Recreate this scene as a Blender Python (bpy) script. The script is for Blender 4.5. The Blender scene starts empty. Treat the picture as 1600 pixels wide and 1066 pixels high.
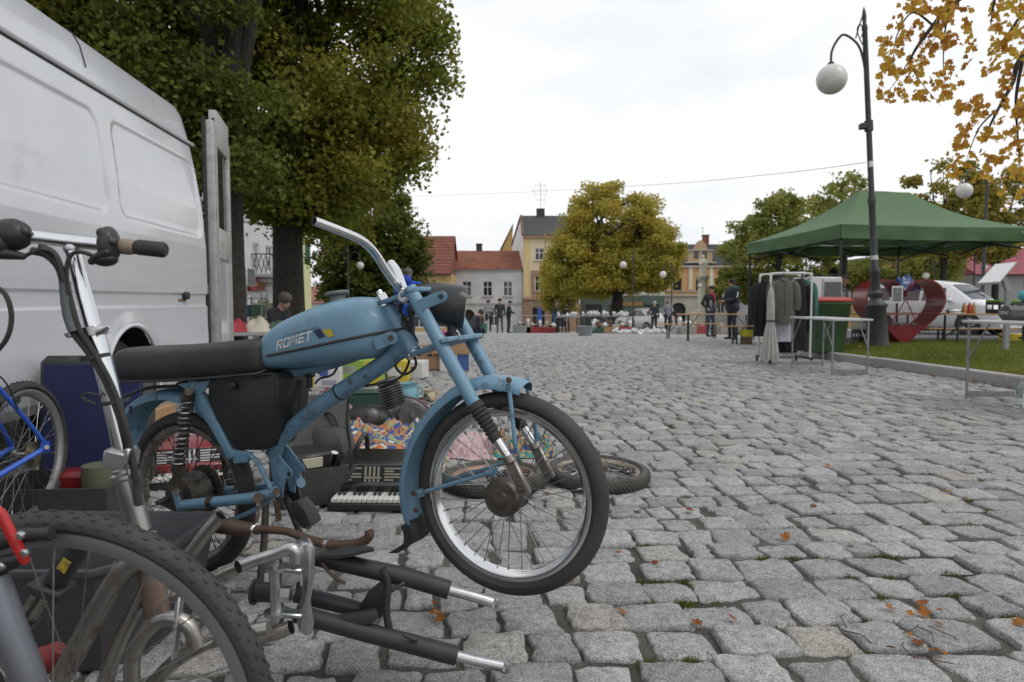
import bpy, bmesh, math, random
import numpy as np
from mathutils import Vector, Matrix, noise
R = math.radians
sc = bpy.context.scene
# ---------------------------------------------------------------- camera, sky, sun, exposure
F = 1067.0; CH = 0.89; HY = 470.0            # focal length in photo pixels, eye height, horizon row
PITCH = math.atan((533 - HY) / F)
cd = bpy.data.cameras.new('camera'); cam = bpy.data.objects.new('camera', cd)
sc.collection.objects.link(cam); sc.camera = cam
cd.sensor_width = 36; cd.lens = 36 * F / 1600; cd.clip_start = 0.02; cd.clip_end = 2000
cam.location = (0, 0, CH); cam.rotation_euler = (R(90) - PITCH, 0, 0)
cd.dof.use_dof = True; cd.dof.focus_distance = 2.0; cd.dof.aperture_fstop = 6.3
SUN_EL, SUN_AZ = R(52), R(115)               # azimuth from +Y clockwise: behind the camera on the right
w = bpy.data.worlds.new('World'); sc.world = w; w.use_nodes = True
nt = w.node_tree; nt.nodes.clear()
def N(nt, t, **k):
    n = nt.nodes.new(t)
    for a, b in k.items(): setattr(n, a, b)
    return n
out = N(nt, 'ShaderNodeOutputWorld'); bg = N(nt, 'ShaderNodeBackground')
sky = N(nt, 'ShaderNodeTexSky', sky_type='NISHITA'); sky.sun_disc = False
sky.sun_elevation = SUN_EL; sky.sun_rotation = SUN_AZ; sky.air_density = 1.5; sky.dust_density = 3
sc1 = N(nt, 'ShaderNodeVectorMath', operation='SCALE'); sc1.inputs['Scale'].default_value = 0.10
nt.links.new(sky.outputs[0], sc1.inputs[0])
tc = N(nt, 'ShaderNodeTexCoord'); mp_ = N(nt, 'ShaderNodeMapping'); mp_.inputs['Scale'].default_value = (1, 1, 2.6)
nz = N(nt, 'ShaderNodeTexNoise'); nz.inputs['Scale'].default_value = 1.7; nz.inputs['Detail'].default_value = 5; nz.inputs['Roughness'].default_value = .5
nt.links.new(tc.outputs['Generated'], mp_.inputs[0]); nt.links.new(mp_.outputs[0], nz.inputs[0])
cr_ = N(nt, 'ShaderNodeValToRGB'); e = cr_.color_ramp.elements
e[0].position = .38; e[0].color = (.72, .77, .84, 1); e[1].position = .60; e[1].color = (1.0, 1.0, 1.0, 1)
nt.links.new(nz.outputs[0], cr_.inputs[0])
mx = N(nt, 'ShaderNodeMix', data_type='RGBA'); mx.inputs[0].default_value = .90      # cloud cover
nt.links.new(sc1.outputs[0], mx.inputs[6]); nt.links.new(cr_.outputs[0], mx.inputs[7])
nt.links.new(mx.outputs[2], bg.inputs[0]); bg.inputs[1].default_value = 1.0
nt.links.new(bg.outputs[0], out.inputs[0])
sd = bpy.data.lights.new('sun', 'SUN'); so = bpy.data.objects.new('sun', sd); sc.collection.objects.link(so)
sd.energy = 0.9; sd.angle = R(22); sd.color = (1, .97, .92)
so.rotation_euler = (R(90) - SUN_EL, 0, -SUN_AZ + math.pi)
so.location = (8, -6, 14)
sc.view_settings.view_transform = 'Standard'; sc.view_settings.look = 'None'
sc.view_settings.gamma = 1; sc.view_settings.exposure = 0.15; sc.view_settings.use_curve_mapping = False
sc.cycles.max_bounces = 6; sc.cycles.diffuse_bounces = 3; sc.cycles.glossy_bounces = 3; sc.cycles.transmission_bounces = 6
sc.cycles.transparent_max_bounces = 8; sc.cycles.caustics_reflective = False; sc.cycles.caustics_refractive = False
# ---------------------------------------------------------------- pixel -> place
def ray(px, py):
    x = (px - 800) / F; y = -(py - 533) / F
    c, s = math.cos(PITCH), math.sin(PITCH)
    return Vector((x, c + y * s, -s + y * c))
def at(px, py, Y):
    d = ray(px, py); return Vector((0, 0, CH)) + d * (Y / d.y)
def sp(t, k=1.5): return k * math.log1p(math.exp(t / k)) if t < 30 else t
def gz(x, y):
    y = min(y, 110.0)
    return -0.0205 * sp(y - 7) - 0.022 * sp(y - 26)
def gnd(px, py, up=0.0):
    d = ray(px, py); lo, hi = .2, 140.
    for _ in range(50):
        m = (lo + hi) / 2; p = at(px, py, m)
        if p.z > gz(p.x, p.y) + up: lo = m
        else: hi = m
    p = at(px, py, lo); p.z = gz(p.x, p.y) + up; return p
def G(x, y, up=0.): return Vector((x, y, gz(x, y) + up))
# ---------------------------------------------------------------- mesh helpers
COL = sc.collection; ROOTM = {}
def frame(ax):
    ax = Vector(ax).normalized()
    t = Vector((0, 0, 1)) if abs(ax.z) < .9 else Vector((1, 0, 0))
    a = t.cross(ax).normalized(); b = ax.cross(a).normalized()
    return a, b, ax
def cr(pts, n=6, closed=False):
    P = [Vector(p) for p in pts]; o = []; m = len(P)
    rng = range(m) if closed else range(m - 1)
    for i in rng:
        if closed: p0, p1, p2, p3 = P[(i-1) % m], P[i], P[(i+1) % m], P[(i+2) % m]
        else: p0, p1, p2, p3 = P[max(i-1, 0)], P[i], P[i+1], P[min(i+2, m-1)]
        for k in range(n):
            t = k / n
            o.append(.5 * ((2*p1) + (p2-p0)*t + (2*p0-5*p1+4*p2-p3)*t*t + (-p0+3*p1-3*p2+p3)*t**3))
    if not closed: o.append(P[-1])
    return o
def lerpl(vals, n):
    o = []
    for i in range(len(vals)-1):
        for k in range(n): o.append(vals[i] + (vals[i+1]-vals[i]) * k / n)
    return o + [vals[-1]]
class MB:
    def __init__(s): s.v = []; s.f = []; s.mi = []; s.cur = 0
    def add(s, vs, fs):
        b = len(s.v); s.v.extend(Vector(q) for q in vs); s.f.extend(tuple(i + b for i in f) for f in fs)
        s.mi.extend([s.cur] * len(fs)); return s
    def box(s, c, sz, rot=None, ch=0.0):
        c = Vector(c); hx, hy, hz = sz[0]/2, sz[1]/2, sz[2]/2
        M = Matrix.Identity(3) if rot is None else (rot if isinstance(rot, Matrix) else Matrix.Rotation(rot, 3, 'Z'))
        ch = min(ch, hx*.9, hy*.9, hz*.9)
        if ch <= 0:
            vs = [Vector((x*hx, y*hy, z*hz)) for z in (-1, 1) for y in (-1, 1) for x in (-1, 1)]
            fs = [(0,2,3,1), (4,5,7,6), (0,1,5,4), (2,6,7,3), (0,4,6,2), (1,3,7,5)]
        else:
            vs = []; ix = {}
            for x in (-1, 1):
                for y in (-1, 1):
                    for z in (-1, 1):
                        for k in range(3):
                            h = [hx-ch, hy-ch, hz-ch]; h[k] = (hx, hy, hz)[k]
                            ix[x, y, z, k] = len(vs); vs.append(Vector((x*h[0], y*h[1], z*h[2])))
            fs = []
            for k in range(3):
                a, b = [(1, 2), (2, 0), (0, 1)][k]
                for sg in (-1, 1):
                    q = []
                    for (p, r) in ((-1,-1), (1,-1), (1,1), (-1,1)):
                        key = [0, 0, 0]; key[k] = sg; key[a] = p; key[b] = r; q.append(ix[(*key, k)])
                    fs.append(tuple(q) if sg > 0 else tuple(q[::-1]))
                for p in (-1, 1):
                    for r in (-1, 1):
                        q = []
                        for sg in (-1, 1):
                            key = [0, 0, 0]; key[k] = sg; key[a] = p; key[b] = r
                            q.append((ix[(*key, a)], ix[(*key, b)]))
                        f = (q[0][0], q[1][0], q[1][1], q[0][1])
                        fs.append(f if p*r < 0 else f[::-1])
            for x in (-1, 1):
                for y in (-1, 1):
                    for z in (-1, 1):
                        f = (ix[x,y,z,0], ix[x,y,z,1], ix[x,y,z,2]); fs.append(f if x*y*z > 0 else f[::-1])
        return s.add([c + M @ q for q in vs], fs)
    def bar(s, p0, p1, wd, th, up=(0, 0, 1), ch=0.0):
        p0, p1 = Vector(p0), Vector(p1); d = p1 - p0; L = d.length; x = d / L
        y = Vector(up).cross(x)
        if y.length < 1e-4: y = Vector((1, 0, 0)).cross(x)
        y.normalize(); z = x.cross(y)
        return s.box((p0+p1)/2, (L, wd, th), Matrix((x, y, z)).transposed(), ch)
    def tube(s, pts, r, n=10, closed=False, caps=True):
        P = [Vector(p) for p in pts]; m = len(P)
        rr = [r]*m if not hasattr(r, '__len__') else list(r)
        T = []
        for i in range(m):
            if closed: t = P[(i+1) % m] - P[i-1]
            else: t = P[min(i+1, m-1)] - P[max(i-1, 0)]
            T.append(t.normalized() if t.length > 1e-9 else Vector((0, 0, 1)))
        a = frame(T[0])[0]; vs = []; fs = []
        for i in range(m):
            a = (a - T[i]*a.dot(T[i]))
            a = a.normalized() if a.length > 1e-6 else frame(T[i])[0]
            b = T[i].cross(a)
            for k in range(n):
                an = 2*math.pi*k/n; vs.append(P[i] + (a*math.cos(an) + b*math.sin(an))*rr[i])
        for i in range(m if closed else m-1):
            j = (i+1) % m
            for k in range(n):
                k2 = (k+1) % n; fs.append((i*n+k, i*n+k2, j*n+k2, j*n+k))
        if caps and not closed:
            fs.append(tuple(range(n-1, -1, -1))); fs.append(tuple((m-1)*n + k for k in range(n)))
        return s.add(vs, fs)
    def cyl(s, p0, p1, r0, r1=None, n=14, caps=True):
        return s.tube([p0, p1], [r0, r0 if r1 is None else r1], n, False, caps)
    def cap(s, p0, p1, r0, r1=None, n=10):                    # capsule
        p0, p1 = Vector(p0), Vector(p1); r1 = r0 if r1 is None else r1
        d = (p1-p0); d = d.normalized() if d.length > 1e-6 else Vector((0, 0, 1)); P = []; RR = []
        for k in (0, 1, 2, 3):
            an = math.pi/2*k/3.2; P.append(p0 - d*r0*math.cos(an)*.98); RR.append(max(r0*math.sin(an), .001))
        P.append(p0); RR.append(r0); P.append(p1); RR.append(r1)
        for k in (3, 2, 1, 0):
            an = math.pi/2*k/3.2; P.append(p1 + d*r1*math.cos(an)*.98); RR.append(max(r1*math.sin(an), .001))
        return s.tube(P, RR, n)
    def lathe(s, prof, c=(0, 0, 0), ax=(0, 0, 1), n=24, closed=False, rot=0, caps=True):
        a, b, x = frame(ax); c = Vector(c); vs = []; fs = []; m = len(prof)
        for (r, h) in prof:
            for k in range(n):
                an = 2*math.pi*k/n + rot; vs.append(c + x*h + (a*math.cos(an) + b*math.sin(an))*r)
        for i in range(m if closed else m-1):
            j = (i+1) % m
            for k in range(n):
                k2 = (k+1) % n; fs.append((i*n+k, i*n+k2, j*n+k2, j*n+k))
        if not closed and caps:
            if prof[0][0] > 1e-5: fs.append(tuple(range(n-1, -1, -1)))
            if prof[-1][0] > 1e-5: fs.append(tuple((m-1)*n+k for k in range(n)))
        return s.add(vs, fs)
    def ell(s, c, r, n=14, m=9, M=None):
        c = Vector(c); vs = []; fs = []
        if not hasattr(r, '__len__'): r = (r, r, r)
        for i in range(m+1):
            th = math.pi*i/m
            for k in range(n):
                p = Vector((math.sin(th)*math.cos(2*math.pi*k/n)*r[0], math.sin(th)*math.sin(2*math.pi*k/n)*r[1], math.cos(th)*r[2]))
                vs.append(c + (M @ p if M else p))
        for i in range(m):
            for k in range(n):
                k2 = (k+1) % n; fs.append((i*n+k, (i+1)*n+k, (i+1)*n+k2, i*n+k2))
        return s.add(vs, fs)
    def loft(s, rings, closed=True, caps=True):
        n = len(rings[0]); vs = [q for r in rings for q in r]; fs = []
        for i in range(len(rings)-1):
            for k in range(n if closed else n-1):
                k2 = (k+1) % n; fs.append((i*n+k, i*n+k2, (i+1)*n+k2, (i+1)*n+k))
        if caps and closed:
            fs.append(tuple(range(n-1, -1, -1))); fs.append(tuple((len(rings)-1)*n+k for k in range(n)))
        return s.add(vs, fs)
    def prism(s, poly, d):                                   # poly: 3D points, extruded by vector d
        n = len(poly); P = [Vector(p) for p in poly]; d = Vector(d)
        fs = [tuple(range(n-1, -1, -1)), tuple(n+k for k in range(n))]
        for k in range(n): fs.append((k, (k+1) % n, n+(k+1) % n, n+k))
        return s.add(P + [p+d for p in P], fs)
    def quad(s, a, b, c, d): return s.add([a, b, c, d], [(0, 1, 2, 3)])
    def build(s, name, mat, parent=None, world=True, angle=38, recalc=True, bevel=0.0):
        me = bpy.data.meshes.new(name)
        vs = s.v
        if parent is not None and world:
            Mi = rootm(parent).inverted(); vs = [Mi @ q for q in vs]
        me.from_pydata([tuple(q) for q in vs], [], s.f)
        mats = mat if isinstance(mat, (list, tuple)) else [mat]
        for m_ in mats: me.materials.append(m_)
        if len(mats) > 1: me.polygons.foreach_set('material_index', s.mi)
        if recalc or bevel:
            bm = bmesh.new(); bm.from_mesh(me)
            if recalc: bmesh.ops.recalc_face_normals(bm, faces=bm.faces)
            if bevel: bmesh.ops.bevel(bm, geom=[e for e in bm.edges if e.is_manifold and e.calc_face_angle(0) > R(50)], offset=bevel, segments=2, affect='EDGES', profile=.5, clamp_overlap=True)
            bm.to_mesh(me); bm.free()
        me.polygons.foreach_set('use_smooth', [True]*len(me.polygons))
        me.set_sharp_from_angle(angle=R(angle))
        o = bpy.data.objects.new(name, me); COL.objects.link(o)
        if parent is not None: o.parent = parent
        return o
def rootm(o):
    while o.parent is not None: o = o.parent
    return ROOTM.get(o.name, Matrix.Identity(4))
def thing(name, label, cat, loc=(0, 0, 0), rz=0.0, group=None, rx=0.0, ry=0.0):
    o = bpy.data.objects.new(name, None); COL.objects.link(o); o.empty_display_size = .1
    o.location = loc; o.rotation_euler = (rx, ry, rz)
    ROOTM[o.name] = Matrix.Translation(Vector(loc)) @ o.rotation_euler.to_matrix().to_4x4()
    return tag(o, label, cat, group)
def tag(o, label, cat, group=None):
    o['label'] = label; o['category'] = cat
    if group: o['group'] = group
    return o
def struct(o): o['kind'] = 'structure'; return o
def stuff(o): o['kind'] = 'stuff'; return o
def recentre(o, p):                                          # move a one-mesh thing's origin to p
    p = Vector(p); o.data.transform(Matrix.Translation(-p)); o.location = p; return o
def copy_tree(o, loc=None, rz=None, label=None, parent=None, scale=None):
    c = o.copy(); COL.objects.link(c); c.parent = parent
    if loc is not None: c.location = loc
    if rz is not None: c.rotation_euler = (0, 0, rz)
    if scale is not None: c.scale = scale
    if label: c['label'] = label
    for ch in list(o.children): copy_tree(ch, parent=c)
    return c
def fastmesh(name, V, Q, mat, parent=None, k=4):
    me = bpy.data.meshes.new(name); V = np.asarray(V, np.float32); Q = np.asarray(Q, np.int32)
    me.vertices.add(len(V)); me.vertices.foreach_set('co', V.ravel())
    me.loops.add(Q.size); me.loops.foreach_set('vertex_index', Q.ravel())
    me.polygons.add(len(Q)); me.polygons.foreach_set('loop_start', np.arange(0, Q.size, k, dtype=np.int32))
    me.polygons.foreach_set('loop_total', np.full(len(Q), k, np.int32))
    me.materials.append(mat); me.update(calc_edges=True); me.validate()
    o = bpy.data.objects.new(name, me); COL.objects.link(o)
    if parent is not None: o.parent = parent
    return o
# ---------------------------------------------------------------- materials
MATS = {}
def mat(name, col, rough=.5, metal=0., col2=None, ns=8., nd=4., bump=0., bs=60., coat=0., spec=.5, lo=.35, hi=.65, dirt=None, dlo=.55, dhi=.7, ds=5., trans=0., coord='Object', alpha=1.):
    if name in MATS: return MATS[name]
    m = bpy.data.materials.new(name); m.use_nodes = True; t = m.node_tree; b = t.nodes['Principled BSDF']
    b.inputs['Base Color'].default_value = (*col, 1); b.inputs['Roughness'].default_value = rough
    b.inputs['Metallic'].default_value = metal; b.inputs['Specular IOR Level'].default_value = spec
    if coat: b.inputs['Coat Weight'].default_value = coat; b.inputs['Coat Roughness'].default_value = .08
    if trans: b.inputs['Transmission Weight'].default_value = trans
    if alpha < 1: b.inputs['Alpha'].default_value = alpha
    tcn = N(t, 'ShaderNodeTexCoord'); src = tcn.outputs[coord]
    cout = None
    if col2 is not None:
        n1 = N(t, 'ShaderNodeTexNoise'); n1.inputs['Scale'].default_value = ns; n1.inputs['Detail'].default_value = nd; n1.inputs['Roughness'].default_value = .62
        t.links.new(src, n1.inputs[0]); rp = N(t, 'ShaderNodeValToRGB')
        rp.color_ramp.elements[0].position = lo; rp.color_ramp.elements[0].color = (*col, 1)
        rp.color_ramp.elements[1].position = hi; rp.color_ramp.elements[1].color = (*col2, 1)
        t.links.new(n1.outputs[0], rp.inputs[0]); cout = rp.outputs[0]
    if dirt is not None:
        n2 = N(t, 'ShaderNodeTexNoise'); n2.inputs['Scale'].default_value = ds; n2.inputs['Detail'].default_value = 7; n2.inputs['Roughness'].default_value = .7
        t.links.new(src, n2.inputs[0]); r2 = N(t, 'ShaderNodeValToRGB')
        r2.color_ramp.elements[0].position = dlo; r2.color_ramp.elements[0].color = (0, 0, 0, 1)
        r2.color_ramp.elements[1].position = dhi; r2.color_ramp.elements[1].color = (1, 1, 1, 1)
        t.links.new(n2.outputs[0], r2.inputs[0])
        mxx = N(t, 'ShaderNodeMix', data_type='RGBA'); t.links.new(r2.outputs[0], mxx.inputs[0])
        if cout: t.links.new(cout, mxx.inputs[6])
        else: mxx.inputs[6].default_value = (*col, 1)
        mxx.inputs[7].default_value = (*dirt, 1); cout = mxx.outputs[2]
        mr = N(t, 'ShaderNodeMath', operation='MULTIPLY_ADD'); mr.inputs[1].default_value = max(0, .8 - rough) * .8; mr.inputs[2].default_value = rough
        t.links.new(r2.outputs[0], mr.inputs[0]); t.links.new(mr.outputs[0], b.inputs['Roughness'])
    if cout: t.links.new(cout, b.inputs['Base Color'])
    if bump:
        n3 = N(t, 'ShaderNodeTexNoise'); n3.inputs['Scale'].default_value = bs; n3.inputs['Detail'].default_value = 5
        t.links.new(src, n3.inputs[0]); bp = N(t, 'ShaderNodeBump'); bp.inputs['Strength'].default_value = bump; bp.inputs['Distance'].default_value = .01
        t.links.new(n3.outputs[0], bp.inputs['Height']); t.links.new(bp.outputs[0], b.inputs['Normal'])
    MATS[name] = m; return m
def leafmat(name, cols, translucent=.35):
    m = bpy.data.materials.new(name); m.use_nodes = True; t = m.node_tree; b = t.nodes['Principled BSDF']
    g = N(t, 'ShaderNodeNewGeometry'); rp = N(t, 'ShaderNodeValToRGB'); el = rp.color_ramp.elements
    while len(el) < len(cols): el.new(.5)
    for i, c in enumerate(cols): el[i].position = i/(len(cols)-1); el[i].color = (*c, 1)
    # patches of older and younger foliage on top of leaf-to-leaf variation
    n1 = N(t, 'ShaderNodeTexNoise'); n1.inputs['Scale'].default_value = .7; n1.inputs['Detail'].default_value = 3
    tcn = N(t, 'ShaderNodeTexCoord'); t.links.new(tcn.outputs['Object'], n1.inputs[0])
    m1 = N(t, 'ShaderNodeMath', operation='MULTIPLY_ADD'); m1.inputs[1].default_value = 1.9; m1.inputs[2].default_value = -.7; t.links.new(n1.outputs[0], m1.inputs[0])
    m2 = N(t, 'ShaderNodeMath', operation='MULTIPLY_ADD'); m2.inputs[1].default_value = .42
    t.links.new(g.outputs['Random Per Island'], m2.inputs[0]); t.links.new(m1.outputs[0], m2.inputs[2])
    t.links.new(m2.outputs[0], rp.inputs[0])
    t.links.new(rp.outputs[0], b.inputs['Base Color']); b.inputs['Roughness'].default_value = .6; b.inputs['Specular IOR Level'].default_value = .25
    tr = N(t, 'ShaderNodeBsdfTranslucent'); t.links.new(rp.outputs[0], tr.inputs[0])
    ms = N(t, 'ShaderNodeMixShader'); ms.inputs[0].default_value = translucent
    o = t.nodes['Material Output']; t.links.new(b.outputs[0], ms.inputs[1]); t.links.new(tr.outputs[0], ms.inputs[2]); t.links.new(ms.outputs[0], o.inputs[0])
    return m
BLACK = mat('black_plastic', (.018, .018, .019), .42, bump=.1, bs=250, col2=(.03, .03, .03), ns=14)
RUBBER = mat('rubber', (.022, .021, .02), .75, col2=(.045, .042, .038), ns=22, bump=.15, bs=160)
CHROME = mat('chrome', (.72, .72, .72), .16, 1., dirt=(.20, .15, .10), dlo=.60, dhi=.75, ds=26)
STEEL = mat('steel', (.42, .42, .41), .36, 1., col2=(.30, .29, .28), ns=30)
ALU = mat('aluminium', (.62, .62, .63), .38, 1., col2=(.5, .5, .5), ns=18)
GREYMETAL = mat('grey_metal', (.32, .33, .34), .45, .6, col2=(.25, .26, .27), ns=9)
DARKMETAL = mat('dark_metal', (.03, .032, .034), .45, .3, col2=(.05, .05, .05), ns=18, bump=.1, bs=90)
RUSTY = mat('rusty_metal', (.10, .075, .06), .6, .5, col2=(.16, .09, .055), ns=16, bump=.25, bs=120)
GREASE = mat('greasy_metal', (.05, .044, .038), .55, .5, col2=(.12, .10, .08), ns=24, bump=.3, bs=90)
GLASSD = mat('dark_glass', (.03, .035, .04), .06, spec=.8)
WHITEP = mat('white_paint', (.72, .73, .74), .4)
# ---------------------------------------------------------------- ground and cobbles
rnd = random.Random(4)
def ground_material():
    m = bpy.data.materials.new('joint_sand'); m.use_nodes = True; t = m.node_tree; b = t.nodes['Principled BSDF']
    g = N(t, 'ShaderNodeNewGeometry')
    n1 = N(t, 'ShaderNodeTexNoise'); n1.inputs['Scale'].default_value = 3; n1.inputs['Detail'].default_value = 6; t.links.new(g.outputs['Position'], n1.inputs[0])
    n2 = N(t, 'ShaderNodeTexNoise'); n2.inputs['Scale'].default_value = 160; n2.inputs['Detail'].default_value = 4; n2.inputs['Roughness'].default_value = .8; t.links.new(g.outputs['Position'], n2.inputs[0])
    rp = N(t, 'ShaderNodeValToRGB'); rp.color_ramp.elements[0].position = .35; rp.color_ramp.elements[0].color = (.07, .066, .06, 1)
    rp.color_ramp.elements[1].position = .68; rp.color_ramp.elements[1].color = (.19, .175, .15, 1); t.links.new(n1.outputs[0], rp.inputs[0])
    r2 = N(t, 'ShaderNodeValToRGB'); r2.color_ramp.elements[0].position = .3; r2.color_ramp.elements[0].color = (.30, .30, .30, 1); r2.color_ramp.elements[1].position = .72; r2.color_ramp.elements[1].color = (1.7, 1.7, 1.7, 1)
    t.links.new(n2.outputs[0], r2.inputs[0])
    mu = N(t, 'ShaderNodeMix', data_type='RGBA', blend_type='MULTIPLY'); mu.inputs[0].default_value = 1
    t.links.new(rp.outputs[0], mu.inputs[6]); t.links.new(r2.outputs[0], mu.inputs[7]); t.links.new(mu.outputs[2], b.inputs['Base Color'])
    b.inputs['Roughness'].default_value = .95; b.inputs['Specular IOR Level'].default_value = .2
    bp = N(t, 'ShaderNodeBump'); bp.inputs['Strength'].default_value = .9; bp.inputs['Distance'].default_value = .012
    t.links.new(n2.outputs[0], bp.inputs['Height']); t.links.new(bp.outputs[0], b.inputs['Normal'])
    return m
def stone_material():
    m = bpy.data.materials.new('granite_sett'); m.use_nodes = True; t = m.node_tree; b = t.nodes['Principled BSDF']
    g = N(t, 'ShaderNodeNewGeometry'); at_ = N(t, 'ShaderNodeAttribute', attribute_name='tint'); pos = g.outputs['Position']
    rp = N(t, 'ShaderNodeValToRGB'); el = rp.color_ramp.elements
    for _ in range(4): el.new(.5)
    for i, (p, c) in enumerate([(0, (.27, .27, .267)), (.25, (.31, .309, .303)), (.55, (.345, .342, .333)), (.90, (.395, .390, .378)), (.96, (.375, .345, .305)), (1, (.28, .277, .273))]):
        el[i].position = p; el[i].color = (*c, 1)
    t.links.new(at_.outputs['Fac'], rp.inputs[0])
    def noise_(s, d, r): 
        n = N(t, 'ShaderNodeTexNoise'); n.inputs['Scale'].default_value = s; n.inputs['Detail'].default_value = d; n.inputs['Roughness'].default_value = r
        t.links.new(pos, n.inputs[0]); return n.outputs[0]
    def ramp_(src, a, ca, b_, cb):
        r = N(t, 'ShaderNodeValToRGB'); r.color_ramp.elements[0].position = a; r.color_ramp.elements[0].color = (ca, ca, ca, 1)
        r.color_ramp.elements[1].position = b_; r.color_ramp.elements[1].color = (cb, cb, cb, 1); t.links.new(src, r.inputs[0]); return r.outputs[0]
    def mul(a, b_):
        x = N(t, 'ShaderNodeMix', data_type='RGBA', blend_type='MULTIPLY'); x.inputs[0].default_value = 1
        t.links.new(a, x.inputs[6]); t.links.new(b_, x.inputs[7]); return x.outputs[2]
    fine = noise_(230, 2, .7); mid = noise_(38, 5, .7); big = noise_(9, 4, .6)
    c = mul(rp.outputs[0], ramp_(fine, .36, .50, .62, 1.35)); c = mul(c, ramp_(mid, .30, .62, .56, 1.1)); c = mul(c, ramp_(big, .3, .8, .7, 1.12))
    t.links.new(c, b.inputs['Base Color'])
    b.inputs['Roughness'].default_value = .72; b.inputs['Specular IOR Level'].default_value = .35
    ad = N(t, 'ShaderNodeMath', operation='MULTIPLY_ADD'); ad.inputs[1].default_value = .35; t.links.new(fine, ad.inputs[0]); t.links.new(mid, ad.inputs[2])
    bp = N(t, 'ShaderNodeBump'); bp.inputs['Strength'].default_value = .75; bp.inputs['Distance'].default_value = .012
    t.links.new(ad.outputs[0], bp.inputs['Height']); t.links.new(bp.outputs[0], b.inputs['Normal'])
    return m
SAND = ground_material(); STONE = stone_material()
mb = MB(); ys = [-60, -20, -5] + [i*1.0 for i in range(0, 121)] + [150, 300, 700, 1500]; xs = [-1500, -300, -60, -20, 0, 20, 60, 300, 1500]
vs = [Vector((x, y, gz(x, y) - .010)) for y in ys for x in xs]; nx = len(xs)
mb.add(vs, [(j*nx+i, j*nx+i+1, (j+1)*nx+i+1, (j+1)*nx+i) for j in range(len(ys)-1) for i in range(nx-1)])
ground = struct(mb.build('ground', SAND))
LAWN_X0 = 5.34
def in_lawn(x, y): return x > LAWN_X0 - .10 and 4.2 < y < 13.9
TH = R(5)
cT, sT = math.cos(TH), math.sin(TH)
def st2xy(s, t): return (s*cT - t*sT, s*sT + t*cT)
def rowline(i): return i * .160
def tline(i, s): return rowline(i) + .016*noise.noise(Vector((s*.8, i*3.1, 0))) + .10*noise.noise(Vector((s*.16, i*.06, 7.)))
def stone_outline(c4, n, rg, gap):
    """c4: four corners (2D, ccw); returns n points of a chipped rounded quad"""
    cx = sum(p[0] for p in c4)/4; cy = sum(p[1] for p in c4)/4
    pts = []; per = n // 4
    for k in range(4):
        p, q = c4[k], c4[(k+1) % 4]
        for j in range(per):
            f = (j + .5) / per if per > 1 else 0
            if per > 1:
                f = .07 + .86 * (j / (per-1))
            x = p[0] + (q[0]-p[0])*f; y = p[1] + (q[1]-p[1])*f
            dx, dy = cx - x, cy - y; L = math.hypot(dx, dy) + 1e-6
            ins = gap + rg.gauss(0, .0045) + (.003 if per > 1 and j in (0, per-1) else 0.)
            pts.append((x + dx/L*ins, y + dy/L*ins))
    return pts, cx, cy
bigV, bigF, bigT = [], [], []; cand = []
i0, i1 = -30, 260
for i in range(i0, i1):
    s = -34 + rnd.random()*.3
    tb = rowline(i)
    while s < 30:
        wd = rnd.uniform(.135, .215); 
        if rnd.random() < .1: wd *= .65
        s2 = s + wd; x, y = st2xy((s+s2)/2, tb + .08)
        lim = .76*y + 1.3
        if y < .55 or y > 34.5 or abs(x) > lim or in_lawn(x, y) or (x < -2.1 - .08*y and y < 5.2 and x < -3.2) or x < -14:
            s = s2; continue
        j = .010
        c4 = [(s + rnd.gauss(0, j), tline(i, s) + rnd.gauss(0, j)), (s2 + rnd.gauss(0, j), tline(i, s2) + rnd.gauss(0, j)),
              (s2 + rnd.gauss(0, j), tline(i+1, s2) + rnd.gauss(0, j)), (s + rnd.gauss(0, j), tline(i+1, s) + rnd.gauss(0, j))]
        c4 = [st2xy(*p) for p in c4]
        cand.append((y, x, c4, rnd.random(), rnd.uniform(-.006, .008), rnd.gauss(0, .03), rnd.gauss(0, .03), rnd.uniform(.003, .013)))
        s = s2
def vis(c):
    y, x = c[0], c[1]; px = 800 + x/y*F; py = HY + (CH)*F/y
    return 0 < px < 1600 and py < 1085 and not (px < 330 and py > 640)
order = sorted([c for c in cand if vis(c)], key=lambda c: c[0])[:300]
single = set(id(c) for c in order)
def make_stone(c, n, rings):
    y, x, c4, tint, dz, tx, ty, gap = c
    rg = random.Random(int(tint*1e9)); out, cx, cy = stone_outline(c4, n, rg, gap)
    n = len(out); z0 = gz(cx, cy) + dz; V = []; Fc = []
    for (sc_, z, jt) in rings:
        for (px, py) in out:
            qx = cx + (px-cx)*sc_; qy = cy + (py-cy)*sc_
            zz = z0 + z + (qx-cx)*tx + (qy-cy)*ty + (rg.gauss(0, jt) if jt else 0)
            V.append((qx, qy, zz))
    for r in range(len(rings)-1):
        for k in range(n):
            k2 = (k+1) % n; Fc.append((r*n+k, r*n+k2, (r+1)*n+k2, (r+1)*n+k))
    if len(rings) > 3:
        b = len(V); V.append((cx, cy, z0 + rings[-1][1] + .002))
        for k in range(n): Fc.append(((len(rings)-1)*n+k, (len(rings)-1)*n+(k+1) % n, b))
    else: Fc.append(tuple((len(rings)-1)*n + k for k in range(n)))
    return V, Fc, (cx, cy, z0)
NEAR = [(1.03, -.05, 0), (1.0, -.009, .0014), (.972, -.002, .0016), (.91, .0006, .0014), (.5, .0016, .0020)]
MID = [(1.02, -.04, 0), (.99, -.010, .001), (.90, .0005, .001)]
FAR = [(1.0, -.03, 0), (.97, -.006, 0), (.86, .0005, 0)]
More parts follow.
